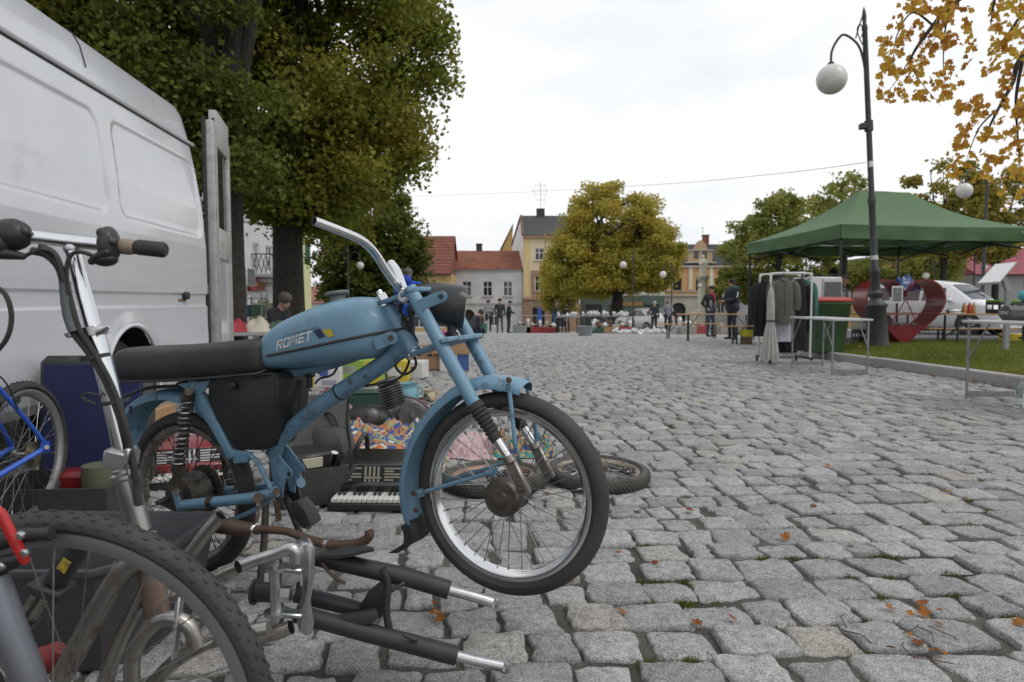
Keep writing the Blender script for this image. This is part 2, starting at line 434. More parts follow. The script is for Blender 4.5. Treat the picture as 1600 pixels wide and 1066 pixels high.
for c in cand:
    if id(c) in single:
        V, Fc, o3 = make_stone(c, 20, NEAR)
        me = bpy.data.meshes.new('cobblestone'); me.from_pydata([(a-o3[0], b-o3[1], d-o3[2]) for a, b, d in V], [], Fc)
        me.materials.append(STONE); at_ = me.attributes.new('tint', 'FLOAT', 'POINT'); at_.data.foreach_set('value', [c[3]]*len(V))
        me.polygons.foreach_set('use_smooth', [True]*len(Fc))
        o = bpy.data.objects.new('cobblestone', me); COL.objects.link(o); o.parent = ground; o.location = o3
    else:
        y = c[0]
        V, Fc, _ = make_stone(c, 20 if y < 4.5 else (12 if y < 9 else 8), NEAR if y < 4.5 else (MID if y < 13 else FAR))
        b = len(bigV); bigV.extend(V); bigF.extend(tuple(k+b for k in f) for f in Fc); bigT.extend([c[3]]*len(V))
me = bpy.data.meshes.new('cobblestones'); me.from_pydata(bigV, [], bigF); me.materials.append(STONE)
at_ = me.attributes.new('tint', 'FLOAT', 'POINT'); at_.data.foreach_set('value', bigT)
me.polygons.foreach_set('use_smooth', [True]*len(bigF)); me.set_sharp_from_angle(angle=R(55))
o = bpy.data.objects.new('cobblestones', me); COL.objects.link(o); o.parent = ground; stuff(o)
print('stones', len(cand), 'tris', sum(len(f)-2 for f in bigF))
# far paving (too far to tell the setts apart)
PAVE = mat('far_paving', (.25, .245, .235), .85, col2=(.33, .32, .30), ns=1.2, bump=.4, bs=6)
mb = MB(); ys = [33.6 + i*2 for i in range(0, 40)]; xs = [-90, -40, -14, 0, 20, 50, 90]; nx = len(xs)
mb.add([Vector((x, y, gz(x, y) - .006)) for y in ys for x in xs], [(j*nx+i, j*nx+i+1, (j+1)*nx+i+1, (j+1)*nx+i) for j in range(len(ys)-1) for i in range(nx-1)])
struct(mb.build('far_pavement', PAVE))
# kerb stones and lawn on the right
GRAN = mat('kerb_granite', (.30, .30, .29), .8, col2=(.40, .395, .38), ns=45, nd=6, bump=.5, bs=120)
KB = struct(MB().box((LAWN_X0-.005, 9.05, gz(0, 9)-.06), (.10, 9.2, .05)).build('kerb', GRAN))
y = 4.3
while y < 13.7:
    L = rnd.uniform(.85, 1.05); y2 = min(y + L, 13.75); ym = (y+y2)/2
    mb = MB(); sl = math.atan2(gz(0, y2)-gz(0, y), y2-y)
    mb.box((LAWN_X0 + rnd.gauss(0, .004), ym, gz(0, ym) + .025 + rnd.gauss(0, .003)), (.15, (y2-y) - .008, .20), Matrix.Rotation(sl, 3, 'X') @ Matrix.Rotation(rnd.gauss(0, .004), 3, 'Z'), .012)
    mb.build('kerbstone', GRAN, KB); y = y2
def lawn_z(x, y): return gz(x, y) + .105 + .10*min(1, max(0, (x-LAWN_X0)/2.2)) + .02*noise.noise(Vector((x*.7, y*.7, 0)))
GRASSB = mat('lawn_soil', (.075, .085, .018), .95, col2=(.13, .115, .03), ns=3, bump=.8, bs=40)
mb = MB(); xs = [LAWN_X0 + .07 + i*.3 for i in range(60)]; ys = [4.3 + i*.315 for i in range(31)]; nx = len(xs)
mb.add([Vector((x, y, lawn_z(x, y))) for y in ys for x in xs], [(j*nx+i, j*nx+i+1, (j+1)*nx+i+1, (j+1)*nx+i) for j in range(len(ys)-1) for i in range(nx-1)])
struct(mb.build('lawn', GRASSB))
def blades(name, pts, h, wd, matl, seed, lean=.5):
    r = np.random.default_rng(seed); P = np.asarray(pts); n = len(P)
    an = r.uniform(0, 2*np.pi, n); hh = h * r.uniform(.5, 1.3, n); ww = wd * r.uniform(.6, 1.3, n)
    d = np.stack([np.cos(an), np.sin(an), np.zeros(n)], 1); la = r.uniform(0, 2*np.pi, n); ll = hh * lean * r.uniform(0, 1.4, n)
    top = P + np.stack([np.cos(la)*ll, np.sin(la)*ll, hh], 1)
    V = np.stack([P - d*ww[:, None]/2, P + d*ww[:, None]/2, top], 1).reshape(-1, 3)
    return fastmesh(name, V, np.arange(3*n).reshape(-1, 3), matl, k=3)
GRASS = leafmat('grass_blades', [(.10, .14, .018), (.15, .19, .025), (.20, .225, .035), (.27, .25, .07)], .3)
r_ = np.random.default_rng(3); n = 90000
gx = LAWN_X0 + .08 + r_.random(n)**1.3 * 7.5; gy = 4.4 + r_.random(n) * 9.4
gp = np.array([(a, b, lawn_z(a, b)) for a, b in zip(gx, gy)])
g = blades('grass', gp, .045, .009, GRASS, 5, .8); stuff(g); g['label'] = 'short mown grass with yellowish patches behind the kerb'; g['category'] = 'grass'
# road behind the lawn
ASPH = mat('asphalt', (.075, .075, .078), .85, col2=(.10, .10, .10), ns=6, bump=.4, bs=200)
mb = MB(); ys = [18.2] + [18.2 + i*.8 for i in range(18)]; xs = [8.6, 20, 60]
mb.add([Vector((x, y, gz(x, y) + (.13 if k else -.02))) for k, y in enumerate(ys) for x in xs], [(j*3+i, j*3+i+1, (j+1)*3+i+1, (j+1)*3+i) for j in range(len(ys)-1) for i in range(2)])
struct(mb.build('road', ASPH))
# ---------------------------------------------------------------- buildings
def wall_open(mb, x0, x1, z0, z1, ops, th=.18, y=0.):
    """front wall face with real openings and reveals; ops: (xa, xb, za, zb)"""
    xs = sorted({x0, x1, *[o[0] for o in ops], *[o[1] for o in ops]}); zs = sorted({z0, z1, *[o[2] for o in ops], *[o[3] for o in ops]})
    for a, b in zip(xs, xs[1:]):
        for c, d in zip(zs, zs[1:]):
            m = ((a+b)/2, (c+d)/2)
            if any(o[0] < m[0] < o[1] and o[2] < m[1] < o[3] for o in ops): continue
            mb.quad((a, y, c), (b, y, c), (b, y, d), (a, y, d))
    for (a, b, c, d) in ops:
        mb.quad((a, y, c), (a, y, d), (a, y+th, d), (a, y+th, c)); mb.quad((b, y, d), (b, y, c), (b, y+th, c), (b, y+th, d))
        mb.quad((a, y, d), (b, y, d), (b, y+th, d), (a, y+th, d)); mb.quad((b, y, c), (a, y, c), (a, y+th, c), (b, y+th, c))
def window(root, o, y=.09, mull=1, trans=.62, fmat=None, fw=.07, curtain=False, sill=None):
    a, b, c, d = o; fmat = fmat or WHITEP
    mb = MB()
    mb.box(((a+b)/2, y, c+fw/2), (b-a, .07, fw)); mb.box(((a+b)/2, y, d-fw/2), (b-a, .07, fw))
    mb.box((a+fw/2, y, (c+d)/2), (fw, .066, d-c-2*fw)); mb.box((b-fw/2, y, (c+d)/2), (fw, .066, d-c-2*fw))
    for k in range(mull):
        x = a + (b-a)*(k+1)/(mull+1); mb.box((x, y, (c+d)/2), (fw*.9, .062, d-c-2*fw))
    if trans: mb.box(((a+b)/2, y+.004, c+(d-c)*trans), (b-a-2*fw, .05, fw*.8))
    wn = mb.build('window', fmat, root, world=False)
    MB().quad((a+.01, y+.03, c+.01), (b-.01, y+.03, c+.01), (b-.01, y+.03, d-.01), (a+.01, y+.03, d-.01)).build('pane', GLASSD, wn, world=False)
    if curtain: 
        m2 = MB(); n = 13; zz = [c+.02, d-.02]; P = []
        for k in range(n): P.append(((a+.05)+(b-a-.1)*k/(n-1), y+.10+.02*(k % 2)))
        m2.add([Vector((p[0], p[1], z)) for z in zz for p in P], [(k, k+1, n+k+1, n+k) for k in range(n-1)]); m2.build('curtain', mat('net_curtain', (.5, .5, .48), .9), wn, world=False)
    if sill: MB().box(((a+b)/2, -.05, c-.05), (b-a+.16, .16, .07)).build('sill', sill, wn, world=False)
    return wn
def backing(mb, x0, x1, z0, z1, dep, y0=.6): mb.box(((x0+x1)/2, (y0+dep)/2, (z0+z1)/2), (x1-x0-.02, dep-y0, z1-z0-.02))
def side_walls(mb, x0, x1, z0, z1, dep):
    mb.quad((x0, 0, z0), (x0, 0, z1), (x0, dep, z1), (x0, dep, z0)); mb.quad((x1, 0, z1), (x1, 0, z0), (x1, dep, z0), (x1, dep, z1))
    mb.quad((x0, dep, z0), (x0, dep, z1), (x1, dep, z1), (x1, dep, z0))
def roof_rows(mb, x0, x1, ye, ze, yr, zr, rows=14, th=.05, over=.25):
    """tiled slope from eave (ye, ze) to ridge (yr, zr): overlapping courses"""
    for k in range(rows):
        t0 = k/rows; t1 = (k+1.12)/rows; t1 = min(t1, 1.0)
        y0, z0 = ye+(yr-ye)*t0, ze+(zr-ze)*t0; y1, z1 = ye+(yr-ye)*t1, ze+(zr-ze)*t1
        mb.add([(x0-over, y0, z0+th), (x1+over, y0, z0+th), (x1+over, y1, z1+.01), (x0-over, y1, z1+.01), (x0-over, y0, z0-.02), (x1+over, y0, z0-.02)], [(0, 1, 2, 3), (4, 5, 1, 0)])
def roof_solid(mb, x0, x1, ye, ze, yr, zr, yb, over=.25):
    mb.quad((x0-over, yr, zr), (x1+over, yr, zr), (x1+over, yb, ze), (x0-over, yb, ze))
    for x in (x0, x1): mb.add([(x, ye+.02, ze), (x, yr, zr-.03), (x, yb, ze)], [(0, 1, 2)])
def tilemat(name, c1, c2, sx=6.):
    m = mat(name, c1, .8, col2=c2, ns=2.2, nd=8, dirt=(c1[0]*.45+.02, c1[1]*.6+.03, c1[2]*.7+.02), dlo=.5, dhi=.68, ds=.9)
    t = m.node_tree; b = t.nodes['Principled BSDF']; tcn = N(t, 'ShaderNodeTexCoord'); wv = N(t, 'ShaderNodeTexWave'); wv.inputs['Scale'].default_value = sx/2; wv.bands_direction = 'X'
    t.links.new(tcn.outputs['Object'], wv.inputs[0]); bp = N(t, 'ShaderNodeBump'); bp.inputs['Strength'].default_value = .8; bp.inputs['Distance'].default_value = .05
    t.links.new(wv.outputs['Fac'], bp.inputs['Height']); t.links.new(bp.outputs[0], b.inputs['Normal']); return m
TILE1 = tilemat('red_tiles', (.19, .058, .038), (.25, .085, .05)); TILE2 = tilemat('orange_tiles', (.25, .075, .045), (.32, .13, .08)); SLATE = tilemat('dark_roofing', (.045, .045, .048), (.075, .072, .07))
PINKR = tilemat('pink_metal_roof', (.32, .075, .10), (.36, .10, .12), 4.)
def plaster(name, c, c2, d=None): return mat(name, c, .9, col2=c2, ns=.8, nd=8, bump=.2, bs=20, dirt=d, dlo=.55, dhi=.78, ds=.55)
def fx(px, Y, X0): return (px-800)/F*Y - X0
def facade(px0, Y, name, label, cat='building', rz=0):
    X0 = (px0-800)/F*Y; zb = gz(X0, Y) - .05
    rt = thing(name, label, cat, (X0, Y, zb), rz, 'old houses around the market square')
    return rt, (lambda px: (px-800)/F*Y - X0), (lambda py: at(px0, py, Y).z - zb)
# white house
rt, X, Z = facade(706, 70, 'town_house', 'white plastered two storey house with orange tiled roof and three small windows')
WPL = plaster('white_plaster', (.50, .51, .53), (.60, .61, .62), (.33, .33, .33)); x1 = X(816); ze = Z(421)
wins = [(X(p)-.48, X(p)+.48, Z(463), Z(439.5)) for p in (729.5, 762, 793.5)]
door = (X(723), X(742), 0, Z(484)); gw = (X(765), X(779), Z(509), Z(487))
mb = MB(); wall_open(mb, 0, x1, 0, ze, wins + [door, gw]); side_walls(mb, 0, x1, 0, ze, 8)
for sx in (-1, 1):
    cx = door[0] if sx < 0 else door[1]; zt = door[3]
    mb.prism([(cx, .0, zt), (cx - sx*.0, 0, zt-.55), (cx - sx*.14, 0, zt-.22), (cx - sx*.40, 0, zt)], (0, .16, 0))
mb.build('wall', WPL, rt, world=False)
for o_ in wins: window(rt, o_, sill=mat('grey_stone', (.25, .25, .25), .8))
window(rt, gw, mull=1, trans=.7)
MB().box(((door[0]+door[1])/2, .3, door[3]/2), (door[1]-door[0]-.02, .06, door[3]-.02)).build('door', mat('dark_gate', (.03, .028, .025), .7), rt, world=False)
for c_ in (((x1/2, -.05, Z(474.5)), (x1-.02, .12, .16)), ((x1/2, -.07, ze-.1), (x1-.02, .16, .2))): MB().box(*c_).build('cornice', plaster('grey_cornice', (.36, .36, .37), (.44, .44, .45)), rt, world=False)
mb = MB(); zr = at(706, 392, 74).z - rt.location.z; roof_rows(mb, 0, x1-.1, -.25, ze, 4, zr, 13); roof_solid(mb, 0, x1-.1, -.25, ze, 4, zr, 8); rf = mb.build('roof', TILE2, rt, world=False)
MB().box((X(746), 4.2, zr+.15), (.62, .6, 1.1)).box((X(746), 4.2, zr+.72), (.72, .7, .1)).build('chimney', mat('sooty_brick', (.06, .05, .045), .9), rf, world=False)
MB().prism([(x1-.05, -.3, ze-.05), (x1-.05, 4, zr+.22), (x1-.05, 4, zr-.1), (x1-.05, -.2, ze-.3)], (.14, 0, 0)).build('verge_wall', mat('dark_verge', (.07, .06, .055), .9), rf, world=False)
MB().tube([(-.07, -.12, ze-.05), (-.07, -.12, .1)], .06, 8).build('drainpipe', DARKMETAL, rt, world=False)
# house with big red roof
rt, X, Z = facade(628, 64, 'town_house', 'ochre house under a large steep red tiled roof, left of the white house')
OCH = plaster('ochre_plaster', (.42, .28, .11), (.50, .34, .15), (.25, .19, .1)); x1 = X(705.5); ze = Z(428); zr = at(706, 369, 69).z - rt.location.z
mb = MB(); w1 = [(X(p)-.5, X(p)+.5, Z(468), Z(443)) for p in (655, 685)]; w2 = [(X(p)-.6, X(p)+.6, Z(512), Z(482)) for p in (655, 685)]
wall_open(mb, 0, x1, 0, ze, w1+w2); side_walls(mb, 0, x1, 0, ze, 10); mb.build('wall', OCH, rt, world=False)
for o_ in w1+w2: window(rt, o_)
mb = MB(); roof_rows(mb, 0, x1-.2, -.4, ze, 5, zr, 12, .07, .2); roof_solid(mb, 0, x1-.2, -.4, ze, 5, zr, 10, .2); mb.build('roof', TILE1, rt, world=False)
MB().box((x1/2, -.3, ze-.06), (x1, .14, .13)).build('gutter', DARKMETAL, rt, world=False)
# tall cream house with pharmacy
rt, X, Z = facade(817.5, 69.6, 'tenement', 'tall cream house with dark roof and brown rusticated ground floor with green pharmacy lettering')
CRM = plaster('cream_plaster', (.60, .50, .32), (.68, .58, .40), (.45, .38, .27)); BRN = plaster('brown_stone', (.30, .185, .12), (.36, .23, .16), (.2, .13, .1)); WGB = plaster('pale_gable', (.66, .63, .60), (.74, .71, .68))
x1 = X(905); ze = Z(368); zs = Z(467); zr = at(813, 337, 75.5).z - rt.location.z; dep = 12
up = [(X(842)-.42, X(842)+.48, Z(455), Z(431)), (X(842)-.42, X(842)+.48, Z(407), Z(388)), (X(882)-.45, X(882)+.45, Z(455), Z(431)), (X(882)-.45, X(882)+.45, Z(407), Z(388))]
lo = [(X(832), X(851), 0, Z(481)), (X(870), X(886), Z(512), Z(482))]
mb = MB(); wall_open(mb, 0, x1, zs, ze, up); mb.quad((x1, 0, zs), (x1, dep, zs), (x1, dep, ze), (x1, 0, ze)); mb.build('wall', CRM, rt, world=False)
mb = MB(); sk = -1.1; mb.add([(0, 0, 0), (0, 0, ze), (-.4+.3, 6, zr-.05), (sk, dep, ze), (sk, dep, 0)], [(0, 1, 2, 3, 4)]); mb.quad((sk, dep, 0), (sk, dep, ze), (x1, dep, ze), (x1, dep, 0)); mb.build('gable_wall', WGB, rt, world=False)
mb = MB(); wall_open(mb, -.02, x1+.02, 0, zs, lo, .22, -.04)
mb.build('ground_floor_wall', BRN, rt, world=False)
for k in range(9):
    z_ = .25 + k*(zs-.5)/9; h_ = (zs-.5)/9-.07
    for a_, b_ in ((0.0, X(831.0)), (X(853), X(868))): MB().box(((a_+b_)/2, -.075, z_+h_/2), (b_-a_, .07, h_), ch=.02).build('stone_block', BRN, rt, world=False)
for o_ in up: window(rt, o_, sill=BRN)
for o_ in (up[0], up[2]):
    a, b, c, d = o_; MB().box(((a+b)/2, -.04, d+.28), (b-a+.7, .1, .5)).box((a-.2, -.04, (c+d)/2), (.34, .1, d-c+.04)).box((b+.2, -.04, (c+d)/2), (.34, .1, d-c+.04)).box(((a+b)/2, -.04, c-.55), (b-a+.7, .1, .9)).build('window_surround', BRN, rt, world=False)
window(rt, lo[1], mull=0, trans=0)
MB().box(((lo[0][0]+lo[0][1])/2, .3, lo[0][3]/2), (lo[0][1]-lo[0][0]-.03, .06, lo[0][3]-.02)).build('door', mat('dark_gate', (.03, .028, .025), .7), rt, world=False)
for c_ in (((x1/2, -.12, zs), (x1+.1, .3, .22)), ((x1/2, -.1, ze-.15), (x1+.1, .3, .3))): MB().box(*c_).build('cornice', BRN, rt, world=False)
MB().box((.35, -.03, (zs+ze)/2), (.5, .07, ze-zs-.5)).build('pilaster', plaster('yellow_strip', (.62, .46, .2), (.68, .52, .26)), rt, world=False)
mb = MB(); mb.quad((-.05, -.3, ze), (x1, -.3, ze), (x1, 6, zr), (-.1, 6, zr)); mb.quad((-.1, 6, zr), (x1, 6, zr), (x1, dep, ze), (sk, dep, ze)); rf = mb.build('roof', SLATE, rt, world=False)
mb = MB(); mb.bar((-.05, -.32, ze), (-.12, 6, zr+.02), .3, .12).bar((-.12, 6, zr+.02), (sk, dep, ze), .3, .12); mb.build('verge', mat('verge_red', (.13, .06, .05), .8), rf, world=False)
xc = X(848); MB().box((xc, 6, zr+.3), (.9, .7, .9)).build('chimney', mat('sooty_brick', (.06, .05, .045), .9), rf, world=False)
mb = MB(); zt = zr+.7; mb.cyl((xc, 6, zt), (xc, 6, zt+3.0), .035, n=6)
for k, (h_, l_) in enumerate(((1.0, .5), (1.6, .7), (2.1, .8), (2.6, .6))): mb.cyl((xc-l_, 6, zt+h_), (xc+l_, 6, zt+h_), .018, n=5); mb.cyl((xc-l_, 6, zt+h_-.25), (xc-l_, 6, zt+h_+.4), .018, n=5); mb.cyl((xc+l_*.8, 6, zt+h_-.3), (xc+l_*.8, 6, zt+h_+.3), .018, n=5)
mb.build('aerial', STEEL, rf, world=False)
def text_mesh(txt, size, shear=0., bold=0.0, extrude=0.0):
    cu = bpy.data.curves.new('lettering', 'FONT'); cu.body = txt; cu.size = size; cu.shear = shear; cu.offset = bold; cu.extrude = extrude; cu.resolution_u = 3
    ob = bpy.data.objects.new('lettering', cu); COL.objects.link(ob); bpy.context.view_layer.update()
    me = bpy.data.meshes.new_from_object(ob.evaluated_get(bpy.context.evaluated_depsgraph_get())); COL.objects.unlink(ob); bpy.data.objects.remove(ob)
    return me
def lettering(root, txt, c, width, m, rot=None, shear=0., bold=0., name='lettering', ext=.01):
    me = text_mesh(txt, 1., shear, bold, ext); co = np.empty(len(me.vertices)*3); me.vertices.foreach_get('co', co); co = co.reshape(-1, 3)
    k = width / (co[:, 0].max()-co[:, 0].min()); cx = (co[:, 0].max()+co[:, 0].min())/2
    M = rot or Matrix.Identity(3)
    for v in me.vertices: v.co = Vector(c) + M @ Vector(((v.co.x-cx)*k, -v.co.z*k, v.co.y*k))
    me.materials.clear(); me.materials.append(m); o = bpy.data.objects.new(name, me); COL.objects.link(o); o.parent = root; return o
GRN = mat('sign_green', (.03, .16, .05), .5)
MB().box(((lo[0][0]+lo[0][1])/2, -.10, (lo[0][3]+zs)/2-.02), (1.75, .06, .42)).build('sign_board', plaster('sign_cream', (.34, .27, .17), (.38, .3, .2)), rt, world=False)
lettering(rt, 'Apteka', ((lo[0][0]+lo[0][1])/2, -.14, (lo[0][3]+zs)/2-.12), 1.35, GRN)
# annex behind
rt, X, Z = facade(784, 84, 'rear_house', 'ochre rear wing rising behind the orange tiled roof', 'building')
zt = Z(390); x1 = X(801); MB().add([(0, 0, 0), (x1, 0, 0), (x1, 0, Z(352)), (0, 0, zt), (0, 8, 0), (x1, 8, 0), (x1, 8, Z(352)), (0, 8, zt)], [(0, 1, 2, 3), (0, 3, 7, 4), (1, 5, 6, 2), (4, 7, 6, 5)]).build('wall', OCH, rt, world=False)
MB().prism([(-.2, -.2, zt-.2), (x1+.05, -.2, Z(352)+.05), (x1+.05, -.2, Z(352)+.22), (-.2, -.2, zt)], (0, 8.3, 0)).build('roof', SLATE, rt, world=False)
# green fronted shop house behind the round tree
rt, X, Z = facade(906, 76, 'shop_house', 'pale house with green shop front and yellow lettering behind the round tree')
x1 = X(1038); ze = Z(424); zs = Z(462); GRW = plaster('pale_wall', (.55, .55, .52), (.62, .62, .6)); GSH = plaster('green_front', (.07, .10, .085), (.1, .13, .11))
up = [(X(p)-.55, X(p)+.55, Z(457), Z(434)) for p in (925, 950, 975, 1000, 1027)]; lo = [(X(a), X(b), .3, Z(476)) for a, b in ((915, 940), (952, 962), (1005, 1030))]
mb = MB(); wall_open(mb, 0, x1, zs, ze, up); side_walls(mb, 0, x1, zs, ze, 9); mb.build('wall', GRW, rt, world=False)
mb = MB(); wall_open(mb, 0, x1, 0, zs, lo, .2, -.03); mb.build('shop_front', GSH, rt, world=False)
for o_ in up: window(rt, o_)
for o_ in lo: window(rt, o_, mull=0, trans=0, fmat=DARKMETAL)
mb = MB(); roof_rows(mb, 0, x1, -.3, ze, 4.5, ze+3, 10); roof_solid(mb, 0, x1, -.3, ze, 4.5, ze+3, 9); mb.build('roof', TILE1, rt, world=False)
sb_ = MB().box((X(986), -.08, Z(475)), (2.5, .08, .55)).build('sign_board', plaster('sign_brown', (.17, .12, .06), (.2, .14, .08)), rt, world=False)
mb = MB()
for k in range(11): mb.box((X(986)-1.08+k*.216, -.13, Z(475)), (.05+.05*(k % 3 == 1), .02, .30)).box((X(986)-1.02+k*.216, -.13, Z(475)+(.11, -.09, .0)[k % 3]), (.10, .018, .06))
stuff(mb.build('worn_lettering', mat('sign_orange', (.48, .27, .05), .6), sb_, world=False))
# orange house with dormer gable
rt, X, Z = facade(1034, 80, 'tenement', 'orange house with cream pilasters, dark roof and a gabled dormer')
ORG = plaster('orange_plaster', (.52, .30, .14), (.60, .36, .18), (.4, .25, .14)); STN = plaster('pale_base', (.42, .39, .33), (.5, .47, .4), (.3, .28, .24)); CRE = plaster('cream_trim', (.62, .56, .42), (.68, .62, .48))
x1 = X(1180); ze = Z(415); zs = Z(463); zr = at(1034, 382, 85).z-rt.location.z
up = [(X(p)-.50, X(p)+.50, Z(454), Z(434)) for p in (1057.5, 1093, 1127, 1160)]; lo = [(X(1049), X(1071), 0, Z(473)), (X(1088), X(1097), Z(490), Z(474)), (X(1120), X(1132), Z(490), Z(474)), (X(1150), X(1162), Z(490), Z(474))]
mb = MB(); wall_open(mb, 0, x1, zs, ze, up); side_walls(mb, 0, x1, zs, ze, 10); mb.build('wall', ORG, rt, world=False)
mb = MB(); wall_open(mb, 0, x1, 0, zs, lo, .2, -.04); side_walls(mb, 0, x1, 0, zs, 10)
a, b, _, d = lo[0]
for sx, cx in ((1, a), (-1, b)): mb.prism([(cx, -.03, d), (cx, -.03, d-.7), (cx+sx*.15, -.03, d-.3), (cx+sx*.45, -.03, d-.07), (cx+sx*.8, -.03, d)], (0, .2, 0))
mb.build('ground_floor_wall', STN, rt, world=False)
for o_ in up: window(rt, o_, curtain=True, fmat=mat('brown_frame', (.1, .07, .05), .6), mull=0, trans=0)
for o_ in lo[1:]: window(rt, o_, mull=1, trans=0)
MB().box(((a+b)/2, .3, d/2), (b-a, .06, d-.02)).build('door', mat('dark_gate', (.03, .028, .025), .7), rt, world=False)
for p in (1078, 1110, 1143): MB().box((X(p), -.06, (Z(412)+Z(454))/2), (.45, .12, Z(414)-Z(454))).build('pilaster', CRE, rt, world=False)
for c_ in (((x1/2, -.1, zs+.1), (x1+.1, .3, .2)), ((x1/2, -.06, Z(455)), (x1, .14, .12)), ((x1/2, -.12, ze-.1), (x1+.1, .34, .25))): MB().box(*c_).build('cornice', STN, rt, world=False)
mb = MB(); roof_rows(mb, 0, x1, -.3, ze, 5, zr, 10); roof_solid(mb, 0, x1, -.3, ze, 5, zr, 10); rf = mb.build('roof', SLATE, rt, world=False)
cx = X(1092); za, zb_ = Z(411), Z(391); wd = 1.4
mb = MB(); ops = [(cx-.75, cx-.2, za+.45, zb_-.1), (cx+.2, cx+.75, za+.45, zb_-.1)]; wall_open(mb, cx-wd, cx+wd, za, zb_, ops, .15, -.15)
mb.add([(cx-.85, -.15, zb_), (cx+.85, -.15, zb_), (cx+.62, -.15, zb_+.7), (cx+.25, -.15, zb_+1.05), (cx, -.15, zb_+1.15), (cx-.25, -.15, zb_+1.05), (cx-.62, -.15, zb_+.7)], [(0, 1, 2, 3, 4, 5, 6)])
mb.quad((cx-wd, -.15, za), (cx-wd, 3, za), (cx-wd, 3, zb_), (cx-wd, -.15, zb_)); mb.quad((cx+wd, -.15, za), (cx+wd, 3, za), (cx+wd, 3, zb_), (cx+wd, -.15, zb_)); mb.quad((cx-wd, -.15, zb_), (cx+wd, -.15, zb_), (cx+wd, 3, zb_), (cx-wd, 3, zb_))
dm = mb.build('dormer', plaster('tan_plaster', (.40, .29, .18), (.46, .34, .22)), rf, world=False)
for c_ in (((cx, -.2, zb_), (2*wd+.2, .2, .12)), ((cx, -.2, za+.05), (2*wd+.9, .24, .14))): MB().box(*c_).build('dormer_cornice', STN, rf, world=False)
for o_ in ops: MB().box(((o_[0]+o_[1])/2, -.02, (o_[2]+o_[3])/2), (.53, .04, o_[3]-o_[2]-.02)).build('dormer_window', GLASSD, rf, world=False)
MB().box((X(1119), 5, zr+.4), (.7, .7, 1.3)).box((X(1119), 5, zr+1.1), (.82, .82, .12)).build('chimney', mat('chimney_brick', (.2, .07, .05), .9), rf, world=False)
for p in (1076, 1114): MB().cyl((X(p), 5, zr), (X(p), 5, zr+2.2), .03, n=6).cyl((X(p)-.3, 5, zr+2), (X(p)+.3, 5, zr+2), .02, n=5).build('aerial', STEEL, rf, world=False)
# low pale house right of it, ochre house and pink roofed house behind the tent
rt, X, Z = facade(1176, 74, 'low_house', 'low pale grey house seen under the green tent between trees')
mb = MB(); x1 = X(1330); o2 = [(X(p)-.7, X(p)+.7, Z(494), Z(478)) for p in (1195, 1225, 1260, 1295)]; wall_open(mb, 0, x1, 0, Z(463), o2); side_walls(mb, 0, x1, 0, Z(463), 8); mb.build('wall', WPL, rt, world=False)
for o_ in o2: window(rt, o_)
mb = MB(); roof_rows(mb, 0, x1, -.3, Z(463), 4, Z(440), 9); roof_solid(mb, 0, x1, -.3, Z(463), 4, Z(440), 8); mb.build('roof', TILE1, rt, world=False)
rt, X, Z = facade(1395, 58, 'ochre_house', 'ochre yellow house with dark flat eaves behind the white car')
mb = MB(); x1 = X(1522); o2 = [(X(p)-.6, X(p)+.6, Z(470), Z(440)) for p in (1410, 1440, 1475)]; wall_open(mb, 0, x1, 0, Z(405), o2); side_walls(mb, 0, x1, 0, Z(405), 9); mb.build('wall', OCH, rt, world=False)
for o_ in o2: window(rt, o_)
MB().box((x1/2, 4, Z(403)), (x1+.8, 9.2, .55), ch=.05).build('roof', mat('dark_eaves', (.06, .055, .055), .8), rt, world=False)
rt, X, Z = facade(1522, 50, 'grey_house', 'low grey house with pink red metal roof behind the information board')
mb = MB(); x1 = X(1700); o2 = [(X(p)-.5, X(p)+.5, Z(485), Z(462)) for p in (1548, 1600)]; wall_open(mb, 0, x1, 0, Z(430), o2); side_walls(mb, 0, x1, 0, Z(430), 9); mb.build('wall', plaster('grey_plaster', (.26, .25, .25), (.31, .3, .3)), rt, world=False)
for o_ in o2: window(rt, o_)
mb = MB(); roof_rows(mb, 0, x1, -.4, Z(429), 4.5, Z(380), 10); roof_solid(mb, 0, x1, -.4, Z(429), 4.5, Z(380), 9); mb.build('roof', PINKR, rt, world=False)
# street front on the left: house with balcony, then pale yellow house; facades face +X
XB = -12.2
def left_house(y0, y1, h, name, label):
    zb = gz(XB, (y0+y1)/2) - .1
    return thing(name, label, 'building', (XB, y0, zb), R(90), 'old houses around the market square'), zb   # local x runs along +Y, local -y faces +X
def yat(px): return XB / ((px-800)/F)
rt, zb = left_house(19, yat(438), 9, 'balcony_house', 'white house with iron lattice balcony and red shop sign behind the van')
L = yat(438)-19; ly = lambda px: yat(px)-19; lz = lambda px, py: at(px, py, yat(px)).z - zb
sh = [(ly(392), ly(399), 0.1, lz(396, 462)), (ly(404), ly(418), 0.1, lz(410, 468)), (ly(380), ly(388), .9, lz(384, 458)), (1, 2.4, .9, 2.6), (3.6, 5, .9, 2.6)]
hi = [(ly(398), ly(407), lz(402, 423), lz(402, 380)), (ly(418), ly(428), lz(424, 425), lz(424, 385)), (1, 2.2, 4, 5.8), (4, 5.2, 4, 5.8), (7, 8.2, 4, 5.8)]
mb = MB(); wall_open(mb, 0, L, 0, 8.6, sh+hi); side_walls(mb, 0, L, 0, 8.6, 9); mb.quad((0, 0, 8.6), (L, 0, 8.6), (L, 9, 8.6), (0, 9, 8.6)); mb.build('wall', plaster('offwhite_plaster', (.52, .52, .53), (.6, .6, .6), (.4, .4, .4)), rt, world=False)
for o_ in sh+hi: window(rt, o_, mull=1 if o_ in hi else 0)
zs = lz(400, 431); ya, yb = ly(395), ly(436.5)
